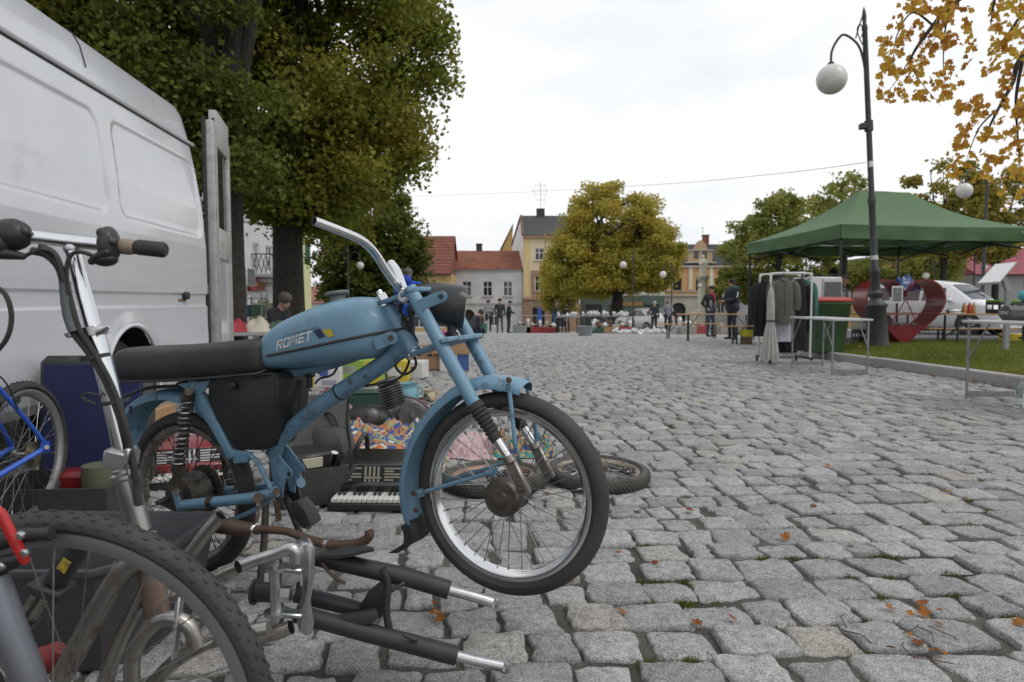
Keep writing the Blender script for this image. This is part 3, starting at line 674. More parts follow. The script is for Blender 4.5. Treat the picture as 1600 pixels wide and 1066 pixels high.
MB().box(((ya+yb)/2, -.5, zs), (yb-ya, 1.0, .18), ch=.03).box(((ya+yb)/2, -.35, zs-.2), (yb-ya-.4, .7, .22), ch=.05).build('balcony_slab', plaster('balcony_grey', (.36, .36, .37), (.42, .42, .43)), rt, world=False)
mb = MB(); zt = zs + 1.0
mb.bar((ya, -.95, zt), (yb, -.95, zt), .05, .05).bar((ya, -.95, zs+.13), (yb, -.95, zs+.13), .03, .03); mb.bar((ya, 0, zt), (ya, -.95, zt), .05, .05).bar((yb, 0, zt), (yb, -.95, zt), .05, .05)
k = ya
while k < yb: 
    mb.bar((k, -.95, zs+.13), (min(k+.8, yb), -.95, zt), .025, .025, (0, 1, 0)); mb.bar((min(k+.8, yb), -.95, zs+.13), (k, -.95, zt), .025, .025, (0, 1, 0)); k += .28
for j in range(4):
    for e_ in (ya, yb): mb.bar((e_, -.22*j, zs+.13), (e_, -.22*j-.25, zt), .025, .025, (1, 0, 0)); mb.bar((e_, -.22*j-.25, zs+.13), (e_, -.22*j, zt), .025, .025, (1, 0, 0))
mb.build('balcony_railing', DARKMETAL, rt, world=False)
za, zb2 = lz(398, 455), lz(398, 434); mb = MB().box(((ly(387)+ly(410))/2, -.1, (za+zb2)/2), (ly(410)-ly(387), .16, zb2-za), ch=.02); sg = mb.build('shop_sign', mat('sign_red', (.20, .022, .028), .45, col2=(.26, .03, .035), ns=1), rt, world=False)
mb = MB(); yy = ly(389)
for k in range(6): mb.box((yy+.5+k*.28, -.19, (za+zb2)/2), (.17, .02, .2))
mb.build('sign_lettering', mat('sign_pale', (.35, .18, .08), .5), sg, world=False)
za, zb2 = lz(374, 447), lz(374, 418); ac = MB().box(((ly(370)+ly(385))/2, -.28, (za+zb2)/2), (1.0, .4, zb2-za), ch=.03).build('air_conditioner', mat('ac_grey', (.42, .43, .42), .5), rt, world=False)
mb = MB()
for k in range(9): mb.box(((ly(370)+ly(385))/2, -.5, za+.08+k*(zb2-za-.16)/8), (.85, .03, .03))
mb.build('vent_slats', DARKMETAL, ac, world=False)
rt, zb = left_house(yat(438)+.05, yat(470), 7, 'yellow_house', 'pale yellow green house with small green window, behind the tree trunk')
L = yat(470)-yat(438)-.05; o2 = [(1.2, 3.4, lz(448, 487), lz(448, 468)), (1.5, 2.6, 4, 5.5), (4.5, 5.6, 4, 5.5)]
mb = MB(); wall_open(mb, 0, L, 0, 6.6, o2); side_walls(mb, 0, L, 0, 6.6, 9); mb.quad((0, 0, 6.6), (L, 0, 6.6), (L, 9, 6.6), (0, 9, 6.6)); mb.build('wall', plaster('yellowgreen', (.52, .52, .27), (.58, .58, .33)), rt, world=False)
for o_ in o2: window(rt, o_, fmat=mat('green_frame', (.05, .2, .13), .5))
rt, X, Z = facade(462, 66, 'far_house', 'far low house with pink red tiled roof between tree trunk and lamp')
x1 = X(560); o2 = [(X(p)-.6, X(p)+.6, Z(505), Z(484)) for p in (485, 510)]
mb = MB(); wall_open(mb, 0, x1, 0, Z(474), o2); side_walls(mb, 0, x1, 0, Z(474), 8); mb.build('wall', WPL, rt, world=False)
for o_ in o2: window(rt, o_)
mb = MB(); roof_rows(mb, 0, x1, -.3, Z(474), 4, Z(446), 9); roof_solid(mb, 0, x1, -.3, Z(474), 4, Z(446), 8); mb.build('roof', tilemat('pale_tiles', (.32, .13, .10), (.38, .18, .14)), rt, world=False)
# ---------------------------------------------------------------- trees
BARK = mat('bark', (.016, .014, .011), .9, col2=(.038, .033, .026), ns=14, nd=8, bump=.9, bs=30)
L_GREEN = leafmat('linden_leaves', [(.115, .145, .023), (.175, .205, .031), (.25, .25, .038), (.33, .29, .046), (.39, .29, .05)], .45)
L_DARK = leafmat('dark_leaves', [(.068, .095, .018), (.105, .135, .024), (.16, .175, .03), (.25, .22, .04)], .42)
L_GOLD = leafmat('gold_leaves', [(.29, .29, .058), (.39, .36, .068), (.47, .41, .075), (.53, .40, .07), (.52, .33, .06)], .45)
L_OLIVE = leafmat('olive_leaves', [(.17, .205, .05), (.24, .27, .065), (.32, .32, .075), (.38, .35, .075)], .45)
L_YEL = leafmat('yellow_leaves', [(.22, .215, .05), (.28, .26, .06), (.34, .28, .05), (.33, .21, .04)], .45)
def tree(name, label, base, tr, blobs, nleaf, ls, lm, seed, fork=1.6, cl=.42, ncl=90, lean=0., shell=.5, group='trees around the square', limbs=14, trunk_h=None):
    rg = np.random.default_rng(seed); pr = random.Random(seed); base = Vector(base)
    rt = thing(name, label, 'tree', base, pr.random()*0, group)
    z0 = base.z; vols = np.array([b[3]*b[4]*b[5] for b in blobs]); top = max(b[2]+b[5] for b in blobs)
    C = []
    for b, k in zip(blobs, rg.multinomial(ncl*len(blobs), vols/vols.sum())):
        d = rg.normal(size=(k, 3)); d /= np.linalg.norm(d, axis=1)[:, None]; rad = (shell + (1-shell)*rg.random(k)**.7)
        C.append(np.array(b[:3]) + d*rad[:, None]*np.array(b[3:6]))
    C = np.concatenate(C)
    # trunk with forks, limbs to clusters
    mb = MB(); fk = base + Vector((lean*fork, 0, fork)); th = min((top - z0)*.7, (top - fk.z - .7)/.9)
    pts = [base + Vector((0, 0, -.1)), base + Vector((lean*.2, 0, .25)), base + Vector((lean*.6, 0, fork*.5)), fk]
    mb.tube(cr(pts, 4), lerpl([tr*1.5, tr*1.12, tr*.98, tr*.9], 4), 14)
    tops = []; nb = 4
    for k in range(nb):
        a = 2*math.pi*k/nb + pr.random(); sp_ = pr.uniform(.10, .3)
        p = [fk - Vector((0, 0, .1)), fk + Vector((math.cos(a)*sp_*th*.2, math.sin(a)*sp_*th*.2, th*.22)), fk + Vector((math.cos(a+.3)*sp_*th*.6, math.sin(a+.3)*sp_*th*.6, th*.55)), fk + Vector((math.cos(a+.4)*sp_*th, math.sin(a+.4)*sp_*th, th*.9))]
        q = cr(p, 5); tops.append(q); mb.tube(q, [tr*.72*(1-.9*i/(len(q)-1)) for i in range(len(q))], 9)
    for k in range(limbs*3):
        c = Vector(C[pr.randrange(len(C))]); q = tops[k % nb]
        st = min(q[1:-2], key=lambda v: (v - (c + Vector((0, 0, -.8)))).length)
        mid = st.lerp(c, .5) + Vector((pr.gauss(0, .1), pr.gauss(0, .1), pr.uniform(.0, .35)))
        r0 = tr*pr.uniform(.14, .3); qq = cr([st, mid, c], 4); mb.tube(qq, [r0*(1-.85*i/(len(qq)-1)) for i in range(len(qq))], 6)
    mb.build('trunk', BARK, rt)
    n = nleaf; ci = rg.integers(0, len(C), n); cs = cl*rg.uniform(.55, 1.25, len(C))
    P = C[ci] + np.clip(rg.normal(size=(n, 3)), -1.75, 1.75)*cs[ci][:, None]*np.array([.56, .56, .40])
    a = rg.normal(size=(n, 3)); a[:, 2] = -abs(a[:, 2])*.6 - .15; a /= np.linalg.norm(a, axis=1)[:, None]
    b = np.cross(a, rg.normal(size=(n, 3))); b /= np.linalg.norm(b, axis=1)[:, None]
    nn = np.cross(a, b); s = ls*rg.uniform(.6, 1.35, n)[:, None]
    V = np.stack([P - a*s*.5, P + b*s*.40 + a*s*.06 + nn*s*.10, P + a*s*.55, P - b*s*.40 + a*s*.06 + nn*s*.10], 1).reshape(-1, 3) - np.array(base)
    cw = fastmesh('crown', V, np.arange(4*n).reshape(-1, 4), lm, rt); return rt
g = G(-3.72, 11.4)
tree('linden_tree', 'tall leafy linden with dark trunk behind the moped tank', g, .25,
     [(-3.4, 11.6, 5.2, 2.3, 2.4, 3.1), (-2.45, 11.9, 5.4, 1.3, 1.6, 2.0), (-3.0, 11.6, 8.6, 2.2, 2.4, 2.2), (-3.4, 12.3, 2.9, 1.5, 1.7, .9), (-2.6, 11.9, 7.4, 1.3, 1.6, 1.6), (-2.75, 12.0, 3.5, 1.15, 1.5, 1.0), (-3.9, 11.9, 2.75, .9, 1.3, .8), (-3.7, 10.7, 3.5, 1.7, .8, 1.3), (-3.0, 11.0, 2.6, 1.0, .8, .7)], 165000, .08, L_GREEN, 11, fork=2.9, ncl=40, cl=.50)
g = G(-3.75, 9.1)
tree('linden_tree', 'dark linden rising right behind the open van door', g, .20,
     [(-4.4, 9.6, 5.2, 2.2, 2.2, 2.6), (-5.9, 9.6, 6.0, 2.2, 2.2, 2.6), (-3.7, 9.5, 3.9, 1.0, 1.3, 1.35), (-4.6, 9.6, 8.0, 2.6, 2.2, 1.8), (-3.6, 8.5, 3.4, 1.1, .6, 1.3), (-4.8, 8.6, 3.8, 1.3, .7, 1.4)], 130000, .075, L_DARK, 12, fork=3.0, ncl=38, cl=.47)
g = G(-9.0, 13.)
tree('linden_tree', 'dark linden filling the upper left corner above the white van', g, .26, [(-8.3, 12.6, 6.6, 2.6, 2.4, 3.2), (-6.6, 13.0, 6.4, 2.0, 2.2, 2.8)], 30000, .14, L_DARK, 13, fork=3., ncl=80, cl=.5)
g = G(-5.0, 22.5)
tree('young_tree', 'bushy dark green tree behind the handlebar and small globe lamp', g, .16, [(-4.9, 22.5, 1.9, 1.5, 1.5, 1.5), (-3.9, 22.6, 1.5, 1.0, 1.2, 1.1), (-4.7, 22.6, 3.4, 1.6, 1.5, 1.4), (-3.6, 22.4, 2.6, .8, 1.0, .9), (-5.6, 22.3, 1.0, .7, .9, .9)], 34000, .125, L_DARK, 14, fork=1.2, ncl=60, cl=.36)
g = G(7.4, 48)
tree('round_tree', 'large round autumn tree turning golden at the middle of the square', g, .42,
     [(5.0, 48, 4.0, 2.6, 2.6, 2.6), (9.3, 48, 4.2, 2.5, 2.6, 2.6), (7.2, 48, 6.5, 3.5, 3.0, 2.7), (6.3, 47.6, 2.9, 3.5, 2.6, 1.6), (8.7, 47.6, 3.1, 2.9, 2.6, 1.6), (4.0, 48, 3.0, 1.7, 2.2, 2.0), (10.4, 48, 4.0, 1.4, 2, 2.0)], 120000, .16, L_GOLD, 15, fork=2.4, ncl=52, cl=.66, limbs=20)
g = G(3.3, 52)
tree('round_tree', 'small rounded golden tree left of the big round one', g, .3, [(3.6, 52, 1.0, 1.3, 1.4, 1.3), (3.2, 52, 2.4, 1.0, 1.2, 1.2)], 7000, .22, L_GOLD, 16, fork=1.6, ncl=40, cl=.5)
for (px, py, Y, rx, rz_, seed, n, lab, lm) in ((1218, 352, 44, 2.3, 2.0, 21, 15000, 'loose yellow green tree just left of the tent roof', L_OLIVE), (1175, 405, 50, 2.4, 3.0, 22, 16000, 'dense green tree left of the tent, partly behind its corner', L_OLIVE),
        (1322, 318, 46, 2.0, 2.0, 23, 8000, 'yellow green tree top showing above the tent ridge', L_OLIVE), (1478, 325, 40, 2.9, 2.9, 24, 17000, 'open crowned yellow green tree above the right side of the tent', L_YEL), (1560, 330, 42, 2.1, 2.8, 25, 9000, 'yellow green tree at the right edge behind the lamp', L_YEL),
        (1260, 425, 55, 3.6, 2.3, 26, 14000, 'green tree seen under the tent behind the clothes rack', L_OLIVE), (1375, 425, 52, 3.4, 2.2, 27, 14000, 'green tree seen under the tent behind the heart container', L_OLIVE), (1455, 420, 47, 1.7, 1.5, 28, 6000, 'small green tree under the tent beside the ochre house', L_OLIVE)):
    c = at(px, py, Y); g = G(c.x, Y)
    tree('square_tree', lab, g, .2, [(c.x, Y, c.z, rx, 2.0, rz_), (c.x-rx*.45, Y, c.z-rz_*.55, rx*.8, 1.8, rz_*.6), (c.x+rx*.5, Y+.3, c.z-rz_*.5, rx*.75, 1.8, rz_*.6)], n, .21, lm, seed, fork=max(1.2, (c.z-rz_-g.z)*.8), ncl=34, cl=.55, limbs=8)
# maple bough reaching in from the right: tree stands on the lawn outside the frame
M_LEAF = leafmat('maple_leaves', [(.28, .10, .02), (.46, .21, .03), (.58, .34, .045), (.64, .44, .06), (.56, .45, .07)], .45)
mbase = Vector((8.3, 8.2, lawn_z(8.3, 8.2)))
mt = thing('maple_tree', 'maple with orange autumn leaves whose boughs hang in at the upper right', 'tree', mbase)
pr = random.Random(77)
def B(px, py, Y): return at(px, py, Y)
mb = MB(); mb.tube(cr([mbase - Vector((0, 0, .1)), mbase + Vector((.02, 0, .4)), mbase + Vector((-.05, 0, 2.2)), mbase + Vector((-.2, -.1, 4.6)), mbase + Vector((-.3, 0, 7))], 5), lerpl([.26, .2, .17, .13, .05], 5), 12); mb.build('trunk', BARK, mt)
mb = MB(); boughs = []
for pts, r0 in (([mbase + Vector((-.12, 0, 3.4)), B(1690, -60, 7.6), B(1560, -30, 7.2), B(1492, 3, 7.0), B(1458, 40, 6.9), B(1432, 75, 6.8), B(1420, 98, 6.8)], .045), ([mbase + Vector((-.1, 0, 2.6)), B(1680, 40, 7.4), B(1600, 86, 7.1), B(1582, 130, 7.0), B(1560, 170, 6.9), B(1540, 210, 6.9)], .04),
        ([B(1600, 86, 7.1), B(1588, 150, 7.0), B(1590, 210, 7.0), B(1594, 260, 7.0)], .02), ([B(1560, -30, 7.2), B(1552, 10, 7.1), B(1548, 40, 7.1)], .02), ([B(1492, 3, 7.), B(1478, 40, 7.1), B(1474, 90, 7.1), B(1476, 130, 7.1)], .012), ([B(1458, 40, 6.9), B(1425, 20, 6.9), B(1400, 60, 6.8), B(1395, 110, 6.8)], .012),
        ([B(1560, 170, 6.9), B(1530, 200, 6.8), B(1510, 250, 6.8)], .012), ([mbase + Vector((-.1, 0, 3.0)), B(1650, -20, 7.8), B(1600, 20, 7.6), B(1570, 60, 7.5), B(1545, 85, 7.4)], .03), ([B(1432, 75, 6.8), B(1405, 120, 6.8), B(1378, 155, 6.8)], .008), ([B(1420, 98, 6.8), B(1440, 130, 6.8), B(1470, 165, 6.8)], .008)):
    q = cr(pts, 6); mb.tube(q, [r0*(1-.8*i/(len(q)-1)) for i in range(len(q))], 7); boughs.append(q)
mb.build('boughs', BARK, mt)
lob = []
for k, (a, r) in enumerate([(-90, .16), (-60, .40), (-38, .38), (-8, .50), (18, .38), (48, .55), (72, .40), (90, .58), (108, .40), (132, .55), (162, .38), (188, .50), (218, .38), (240, .40)]): lob.append((r*math.cos(R(a)), r*math.sin(R(a))))
leafpts = []
def spread(n, x0, x1, y0, y1, dl, dh, dens):
    k = 0; g_ = 0
    while k < n and g_ < n*40:
        g_ += 1; px, py = pr.uniform(x0, x1), pr.uniform(y0, y1)
        if noise.noise(Vector((px*.05, py*.05, 2.)))*.7 + dens < pr.uniform(-.1, .35): continue
        if x0 < 1400 and (py < 60 and px < 1385+ (60-py)*.3): continue
        leafpts.append(at(px, py, pr.uniform(dl, dh))); k += 1
spread(400, 1372, 1490, -20, 160, 6.4, 7.2, .12); spread(110, 1440, 1530, -20, 60, 6.6, 7.4, .0); spread(40, 1462, 1522, 40, 175, 6.6, 7.2, .0); spread(380, 1545, 1630, -40, 110, 6.8, 8.0, .3); spread(290, 1490, 1620, 150, 285, 6.5, 7.3, .12); spread(130, 1560, 1640, 90, 330, 6.5, 7.4, .1); spread(30, 1520, 1570, 60, 160, 6.8, 7.2, -.05); spread(25, 1480, 1560, 225, 280, 6.6, 7.0, .2)
def leaf_geo(rr, s):
    ax = Matrix.Rotation(rr.uniform(0, 6.28), 3, 'Z') @ Matrix.Rotation(rr.uniform(.5, 2.4), 3, 'X') @ Matrix.Rotation(rr.uniform(-.7, .7), 3, 'Y')
    return [ax @ Vector((x*s, y*s, -abs(x)*s*.25 + .08*s*math.sin(6*y))) for x, y in lob] + [ax @ Vector((0, 0, .03*s)), ax @ Vector((0, -.45*s, -.02*s))]
LF = [((k), (k+1) % len(lob), len(lob)) for k in range(len(lob))]
var = []
for k in range(12):
    me = bpy.data.meshes.new('leaf'); me.from_pydata([tuple(v) for v in leaf_geo(pr, 1.)[:-1]], [], LF); me.materials.append(M_LEAF); var.append(me)
leafpts.sort(key=lambda p: p.y); sv, sf = [], []
# object leaves get their colour from object random instead of island random
tl = M_LEAF.node_tree; oi = N(tl, 'ShaderNodeObjectInfo'); gi = [n_ for n_ in tl.nodes if n_.type == 'NEW_GEOMETRY'][0]; mm = [n_ for n_ in tl.nodes if n_.type == 'MATH' and n_.inputs[0].is_linked and n_.inputs[0].links[0].from_node == gi][0]
ad = N(tl, 'ShaderNodeMath', operation='ADD'); fr = N(tl, 'ShaderNodeMath', operation='FRACT'); tl.links.new(oi.outputs['Random'], ad.inputs[0]); tl.links.new(gi.outputs['Random Per Island'], ad.inputs[1]); tl.links.new(ad.outputs[0], fr.inputs[0]); tl.links.new(fr.outputs[0], mm.inputs[0])
for i, p in enumerate(leafpts):
    s = pr.uniform(.048, .085)
    if i < 300:
        o = bpy.data.objects.new('leaf', var[i % 12]); COL.objects.link(o); o.parent = mt; o.location = p - mbase; o.scale = (s, s, s); o.rotation_euler = (pr.gauss(0, .25), pr.gauss(0, .25), pr.uniform(0, 6.28))
    else:
        g_ = leaf_geo(pr, s)[:-1]; b = len(sv); sv.extend(p - mbase + v for v in g_); sf.extend(tuple(k+b for k in f) for f in LF)
me = bpy.data.meshes.new('leaves'); me.from_pydata([tuple(v) for v in sv], [], sf); me.materials.append(M_LEAF); o = bpy.data.objects.new('leaves', me); COL.objects.link(o); o.parent = mt; stuff(o)
# ---------------------------------------------------------------- lamps, wire, statue
LAMPB = mat('lamp_paint', (.028, .032, .034), .5, col2=(.045, .05, .05), ns=6, bump=.1, bs=60)
GLOBE = mat('opal_globe', (.70, .685, .65), .35, col2=(.6, .58, .53), ns=5)
def lamp(label, base, H, globe_r, side=-1, rz=0, arm=.75, tilt=0., arms=1, big=False, gdrop=None):
    rt = thing('street_lamp', label, 'street lamp', base, rz, 'globe street lamps', ry=tilt)
    k = H/6.2; mb = MB()
    if big: mb.lathe([(.20*k, 0), (.20*k, .05), (.185*k, .10), (.165*k, .72), (.185*k, .75), (.19*k, .80), (.135*k, .84), (.10*k, .92), (.125*k, .97), (.125*k, 1.02), (.09*k, 1.06), (.078*k, 1.35), (.095*k, 1.38), (.095*k, 1.44), (.062*k, 1.5), (.058*k, 2.6), (.072*k, 2.65), (.072*k, 2.72), (.052*k, 2.8), (.044*k, H*.93), (.055*k, H*.935), (.03*k, H*.95), (.04*k, H*.97), (.028*k, H*.985), (0, H)], n=20)
    else: mb.lathe([(.14*k, 0), (.12*k, .7), (.07*k, .85), (.055*k, 1.5), (.045*k, H*.96), (.02*k, H)], n=12)
    mb.build('post', LAMPB, rt, world=False)
    for j in range(arms):
        s = side if j == 0 else -side; mb = MB(); z1 = H*.85
        pts = [(0, 0, z1-.5*k), (s*.05*k, 0, z1), (s*.14*k, 0, z1+.28*k), (s*.34*k, 0, z1+.46*k), (s*(arm-.14)*k, 0, z1+.40*k), (s*arm*k*.96, 0, z1+.20*k), (s*arm*k, 0, z1-.02)]
        mb.tube(cr(pts, 6), .022*k, 8)
        if big:
            mb.tube(cr([(s*.05*k, 0, z1+.25*k), (s*.13*k, 0, z1+.50*k), (s*.08*k, 0, z1+.62*k), (s*.03*k, 0, z1+.5*k), (s*.07*k, 0, z1+.38*k)], 5), .010*k, 6); mb.tube(cr([(s*.16*k, 0, z1+.38*k), (s*.06*k, 0, z1+.68*k), (0, 0, z1+.8*k)], 5), .012*k, 6)
        mb.lathe([(.05*k, .02), (.06*k, -.02), (.05*k, -.05)], (s*arm*k, 0, z1-.02), n=12); mb.build('arm', LAMPB, rt, world=False)
        MB().ell((s*arm*k, 0, z1-.05-globe_r*.95), globe_r, 24, 16).build('globe', GLOBE, rt, world=False, angle=180)
    return rt
g = Vector((0, 0, 0)); Yl = 12.5; bx = (1373-800)/F*Yl; g = Vector((bx, Yl, lawn_z(bx, Yl)-.03))
topz = at(1350, 6, Yl).z
lp = lamp('tall dark lamp post with one white globe standing in front of the tent', g, topz-g.z, .265, -1, R(-8), .60, R(-3.9), 1, True)
MB().box((-.1, -.02, (topz-g.z)*.655), (.13, .13, .10), ch=.01).cyl((0, 0, (topz-g.z)*.64), (0, 0, (topz-g.z)*.67), .075).build('junction_box', LAMPB, lp, world=False)
for c_ in (((0, 0, (topz-g.z)*.535), (0, 0, (topz-g.z)*.552), .055), ((0, 0, 1.62), (0, 0, 1.70), .066)): MB().cyl(*c_).build('metal_band', ALU, lp, world=False)
for (px, pyg, Y, gr, H, s, lab) in ((563, 415, 16, .085, 2.6, 1, 'small globe lamp against the dark bushy tree'), (974, 414, 40, .2, 5.0, -1, 'globe lamp in front of the round golden tree'), (1036, 429, 40, .2, 4.6, -1, 'globe lamp at the right lower edge of the round tree'), (1093, 447, 48, .16, 4.2, -1, 'globe lamp beside the statue column'), (898, 457, 50, .16, 3.6, 1, 'globe lamp under the left side of the golden tree'),
        (1507, 298, 22, .24, 5.6, -1, 'globe lamp among yellow leaves right of the tent roof'), (1447, 431, 40, .19, 4.4, -1, 'globe lamp between heart container and car roof'), (1538, 418, 40, .19, 4.8, 1, 'globe lamp with curved arm before the pink roof')):
    c = at(px, pyg, Y); k = H/6.2; g = G(c.x, Y); H = c.z + gr*.95 + .05 - g.z; H = H/.85; k = H/6.2; arm = .75
    lamp(lab, G(c.x - s*arm*k, Y), H, gr, s, 0, arm)
mb = MB(); mb.tube(cr([at(400, 312, 60), at(700, 305, 40), at(1000, 290, 24), at(1200, 273, 16), at(1353, 254, 12.45)], 10), .006, 5); tag(mb.build('overhead_wire', DARKMETAL), 'thin overhead wire strung across the sky to the tall lamp post', 'wire')
# statue on a column
c = at(1097, 500, 52); g = G(c.x, 52); rt = thing('statue_column', 'pale stone saint statue on a tall column before the orange house', 'monument', g)
SST = plaster('pale_statue_stone', (.66, .61, .50), (.74, .69, .58), (.5, .46, .38)); zt = at(1097, 432, 52).z - g.z
mb = MB(); mb.box((0, 0, .25), (1.6, 1.6, .5), ch=.04).box((0, 0, .95), (1.1, 1.1, .9), ch=.04).box((0, 0, 1.45), (1.3, 1.3, .14), ch=.03).lathe([(.42, 1.5), (.46, 1.6), (.36, 1.75), (.32, zt-.35), (.36, zt-.3), (.5, zt-.12), (.55, zt)], n=18); mb.build('column', SST, rt, world=False)
mb = MB(); h = at(1097, 399, 52).z - g.z - zt
mb.lathe([(.30, 0), (.30, h*.12), (.24, h*.35), (.26, h*.55), (.27, h*.72), (.20, h*.80), (.08, h*.84), (.07, h*.87)], (0, 0, zt), n=14).ell((0, -.03, zt+h*.92), (.10, .12, .13)).cap((-.2, 0, zt+h*.74), (-.28, -.2, zt+h*.55), .08, .06).cap((-.28, -.2, zt+h*.55), (-.05, -.3, zt+h*.62), .06, .05).cap((.2, 0, zt+h*.74), (.26, -.15, zt+h*.5), .08, .06).lathe([(.0, .0), (.17, .01), (.17, .03), (.0, .05)], (0, .1, zt+h*.93), (0, 1, .2), n=16)
mb.build('statue', SST, rt, world=False)
# ---------------------------------------------------------------- white van
VP0 = Vector((-2.417, 5.5)); vf = Vector((.0936, -.9956)); vn = Vector((.9956, .0936))
van = thing('delivery_van', 'white high roofed panel van with its rear door swung open', 'van', (VP0.x, VP0.y, 0), math.atan2(vf.y, vf.x))
# local frame: x = forward along the van, y = towards the open square (camera side), z up
VANW = mat('van_paint', (.575, .587, .62), .26, coat=.7, col2=(.54, .552, .582), ns=3, dirt=(.40, .395, .38), dlo=.60, dhi=.85, ds=2.4)
def vpx(px, py, w=0.):
    d = ray(px, py); o = Vector((0, 0, CH)); p0 = Vector((VP0.x + vn.x*w, VP0.y + vn.y*w, 0)); nn = Vector((vn.x, vn.y, 0))
    t = (p0 - o).dot(nn) / d.dot(nn); q = o + d*t; r = Vector((q.x-VP0.x, q.y-VP0.y)); return Vector((r.dot(vf), w, q.z))
prof = [(.34, -.10), (.40, -.03), (.47, -.005), (.55, .0), (.63, .0), (.70, -.004), (.80, -.004), (.845, -.004), (.853, -.014), (.865, -.016), (.935, -.016), (.945, -.003), (1.0, .0), (1.3, -.002), (1.6, -.025), (1.9, -.07), (2.08, -.105), (2.12, -.118)]
def wprof(z):
    for (a, b), (c, d) in zip(prof, prof[1:]):
        if a <= z <= c: return b + (d-b)*(z-a)/(c-a)
    return prof[-1][1]
def rrect(x, z, x0, x1, z0, z1, r, sk):
    x = x - sk*(z - z0); cx, cz = (x0+x1)/2, (z0+z1)/2; qx, qz = abs(x-cx)-(x1-x0)/2+r, abs(z-cz)-(z1-z0)/2+r
    return math.hypot(max(qx, 0), max(qz, 0)) + min(max(qx, qz), 0) - r
LV = 5.4; wa = vpx(207, 540).x; WR = .36; WZ = .38
a1, a2 = vpx(318, 300).x, vpx(192, 300).x; b1 = vpx(172, 250).x
zt_ = vpx(230, 208).z; zb_ = vpx(260, 353).z
PAN = [(a1+.02, a2, zb_, zt_, .09, -.09), (b1, b1+1.55, zb_, zt_, .09, -.03), (b1+1.7, b1+2.75, zb_, zt_, .09, 0)]
def vside(x, z):
    w = wprof(z)
    for p in PAN:
        d = rrect(x, z, *p)
        w -= .011*math.exp(-(d/.011)**2)
        if d < 0: w -= .014 * min(1, -d/.02)
        elif d < .03: w += .004*math.exp(-(d/.012)**2)
    if x < .10: w -= .10*(1 - math.sqrt(max(0, 1-((.10-x)/.10)**2)))       # rounded rear corner
    dd = math.hypot(x-wa, z-WZ)                                              # flared arch lip
    if WR < dd < WR+.09: w += .016*(1-(dd-WR)/.09)
    return w
xs = sorted(set([round(.0 + i*.012, 4) for i in range(9)] + [round(.11 + i*.013, 4) for i in range(404)])); zs = sorted(set([p[0] for p in prof] + [round(.36+i*.013, 4) for i in range(136)]))
vs = []; fs = []; nx = len(xs)
def warp(x, z):
    d = math.hypot(x-wa, z-WZ)
    if abs(d-WR) < .016: k = WR/max(d, 1e-3); return (wa+(x-wa)*k, WZ+(z-WZ)*k)
    return x, z
for z in zs:
    for x in xs:
        x_, z_ = warp(x, z); vs.append((x_, vside(x_, z_), z_))
for j in range(len(zs)-1):
    for i in range(nx-1):
        q = [j*nx+i, j*nx+i+1, (j+1)*nx+i+1, (j+1)*nx+i]
        if math.hypot(sum(vs[k][0] for k in q)/4-wa, sum(vs[k][2] for k in q)/4-WZ) < WR-.004: continue
        if any(math.hypot(vs[k][0]-wa-3.3, vs[k][2]-WZ) < WR for k in q): continue
        fs.append(tuple(q))
mb = MB().add(vs, fs)
# far side, rear frame, underside, cab front
Wd = 1.92
mb.add([(x, -Wd - vside(x, z), z) for z in (.36, .9, 1.5, 2.12) for x in (0, 5.25)], [(0, 1, 3, 2), (2, 3, 5, 4), (4, 5, 7, 6)])
mb.quad((0, -.1, .36), (5.3, -.1, .36), (5.3, -Wd+.1, .36), (0, -Wd+.1, .36))
ring_o = [(-.003, -.10, .36), (-.003, -.10, 1.0), (-.003, -.20, 2.12), (-.003, -.36, 2.40), (-.003, -Wd+.36, 2.40), (-.003, -Wd+.20, 2.12), (-.003, -Wd+.10, 1.0), (-.003, -Wd+.10, .36)]
ring_i = [(-.003, -.20, .55), (-.003, -.20, 1.0), (-.003, -.28, 2.05), (-.003, -.40, 2.28), (-.003, -Wd+.40, 2.28), (-.003, -Wd+.28, 2.05), (-.003, -Wd+.20, 1.0), (-.003, -Wd+.20, .55)]
mb.add(ring_o + ring_i, [(k, (k+1) % 8, 8+(k+1) % 8, 8+k) for k in range(8)])
mb.loft([[Vector((xx, y_, z_)) for (y_, z_) in ((-.1, .36), (0, .6), (0, 1.0), (-.1, zt), (-Wd+.1, zt), (-Wd, 1.0), (-Wd, .6), (-Wd+.1, .36))] for xx, zt in ((5.3, 1.95), (5.75, 1.5), (6.3, 1.18), (6.6, 1.0))], True, True)
body = mb.build('body', VANW, van, world=False, angle=30)
# roof: raised shell with rounded shoulders and rounded rear edge
rings = []
shape = [(-.118, 2.125), (-.135, 2.20), (-.165, 2.32), (-.20, 2.385), (-.27, 2.425), (-.45, 2.455), (-.96, 2.48)]
full = shape + [(-Wd - y_, z_) for y_, z_ in shape[::-1][1:]]
for xx, f_ in ((.012, .0), (.018, .35), (.04, .72), (.08, .92), (.14, 1.0), (1.55, 1.0), (1.56, 1.0), (4.4, 1.0), (4.9, .8), (5.3, .35)):
    rings.append([Vector((xx, (y_+Wd/2)*(.955+.045*f_) - Wd/2, 2.125 + (z_-2.125)*(.80+.20*f_))) for y_, z_ in full])
mb = MB().loft(rings, False, False); mb.add([tuple(v) for v in rings[0]], [tuple(range(len(full)))]); roof = mb.build('roof', VANW, van, world=False, angle=30)
mb = MB(); mb.tube([(x, -.116, 2.118) for x in np.linspace(0.0, 5.2, 14)], .017, 8); mb.build('drip_rail', VANW, roof, world=False)
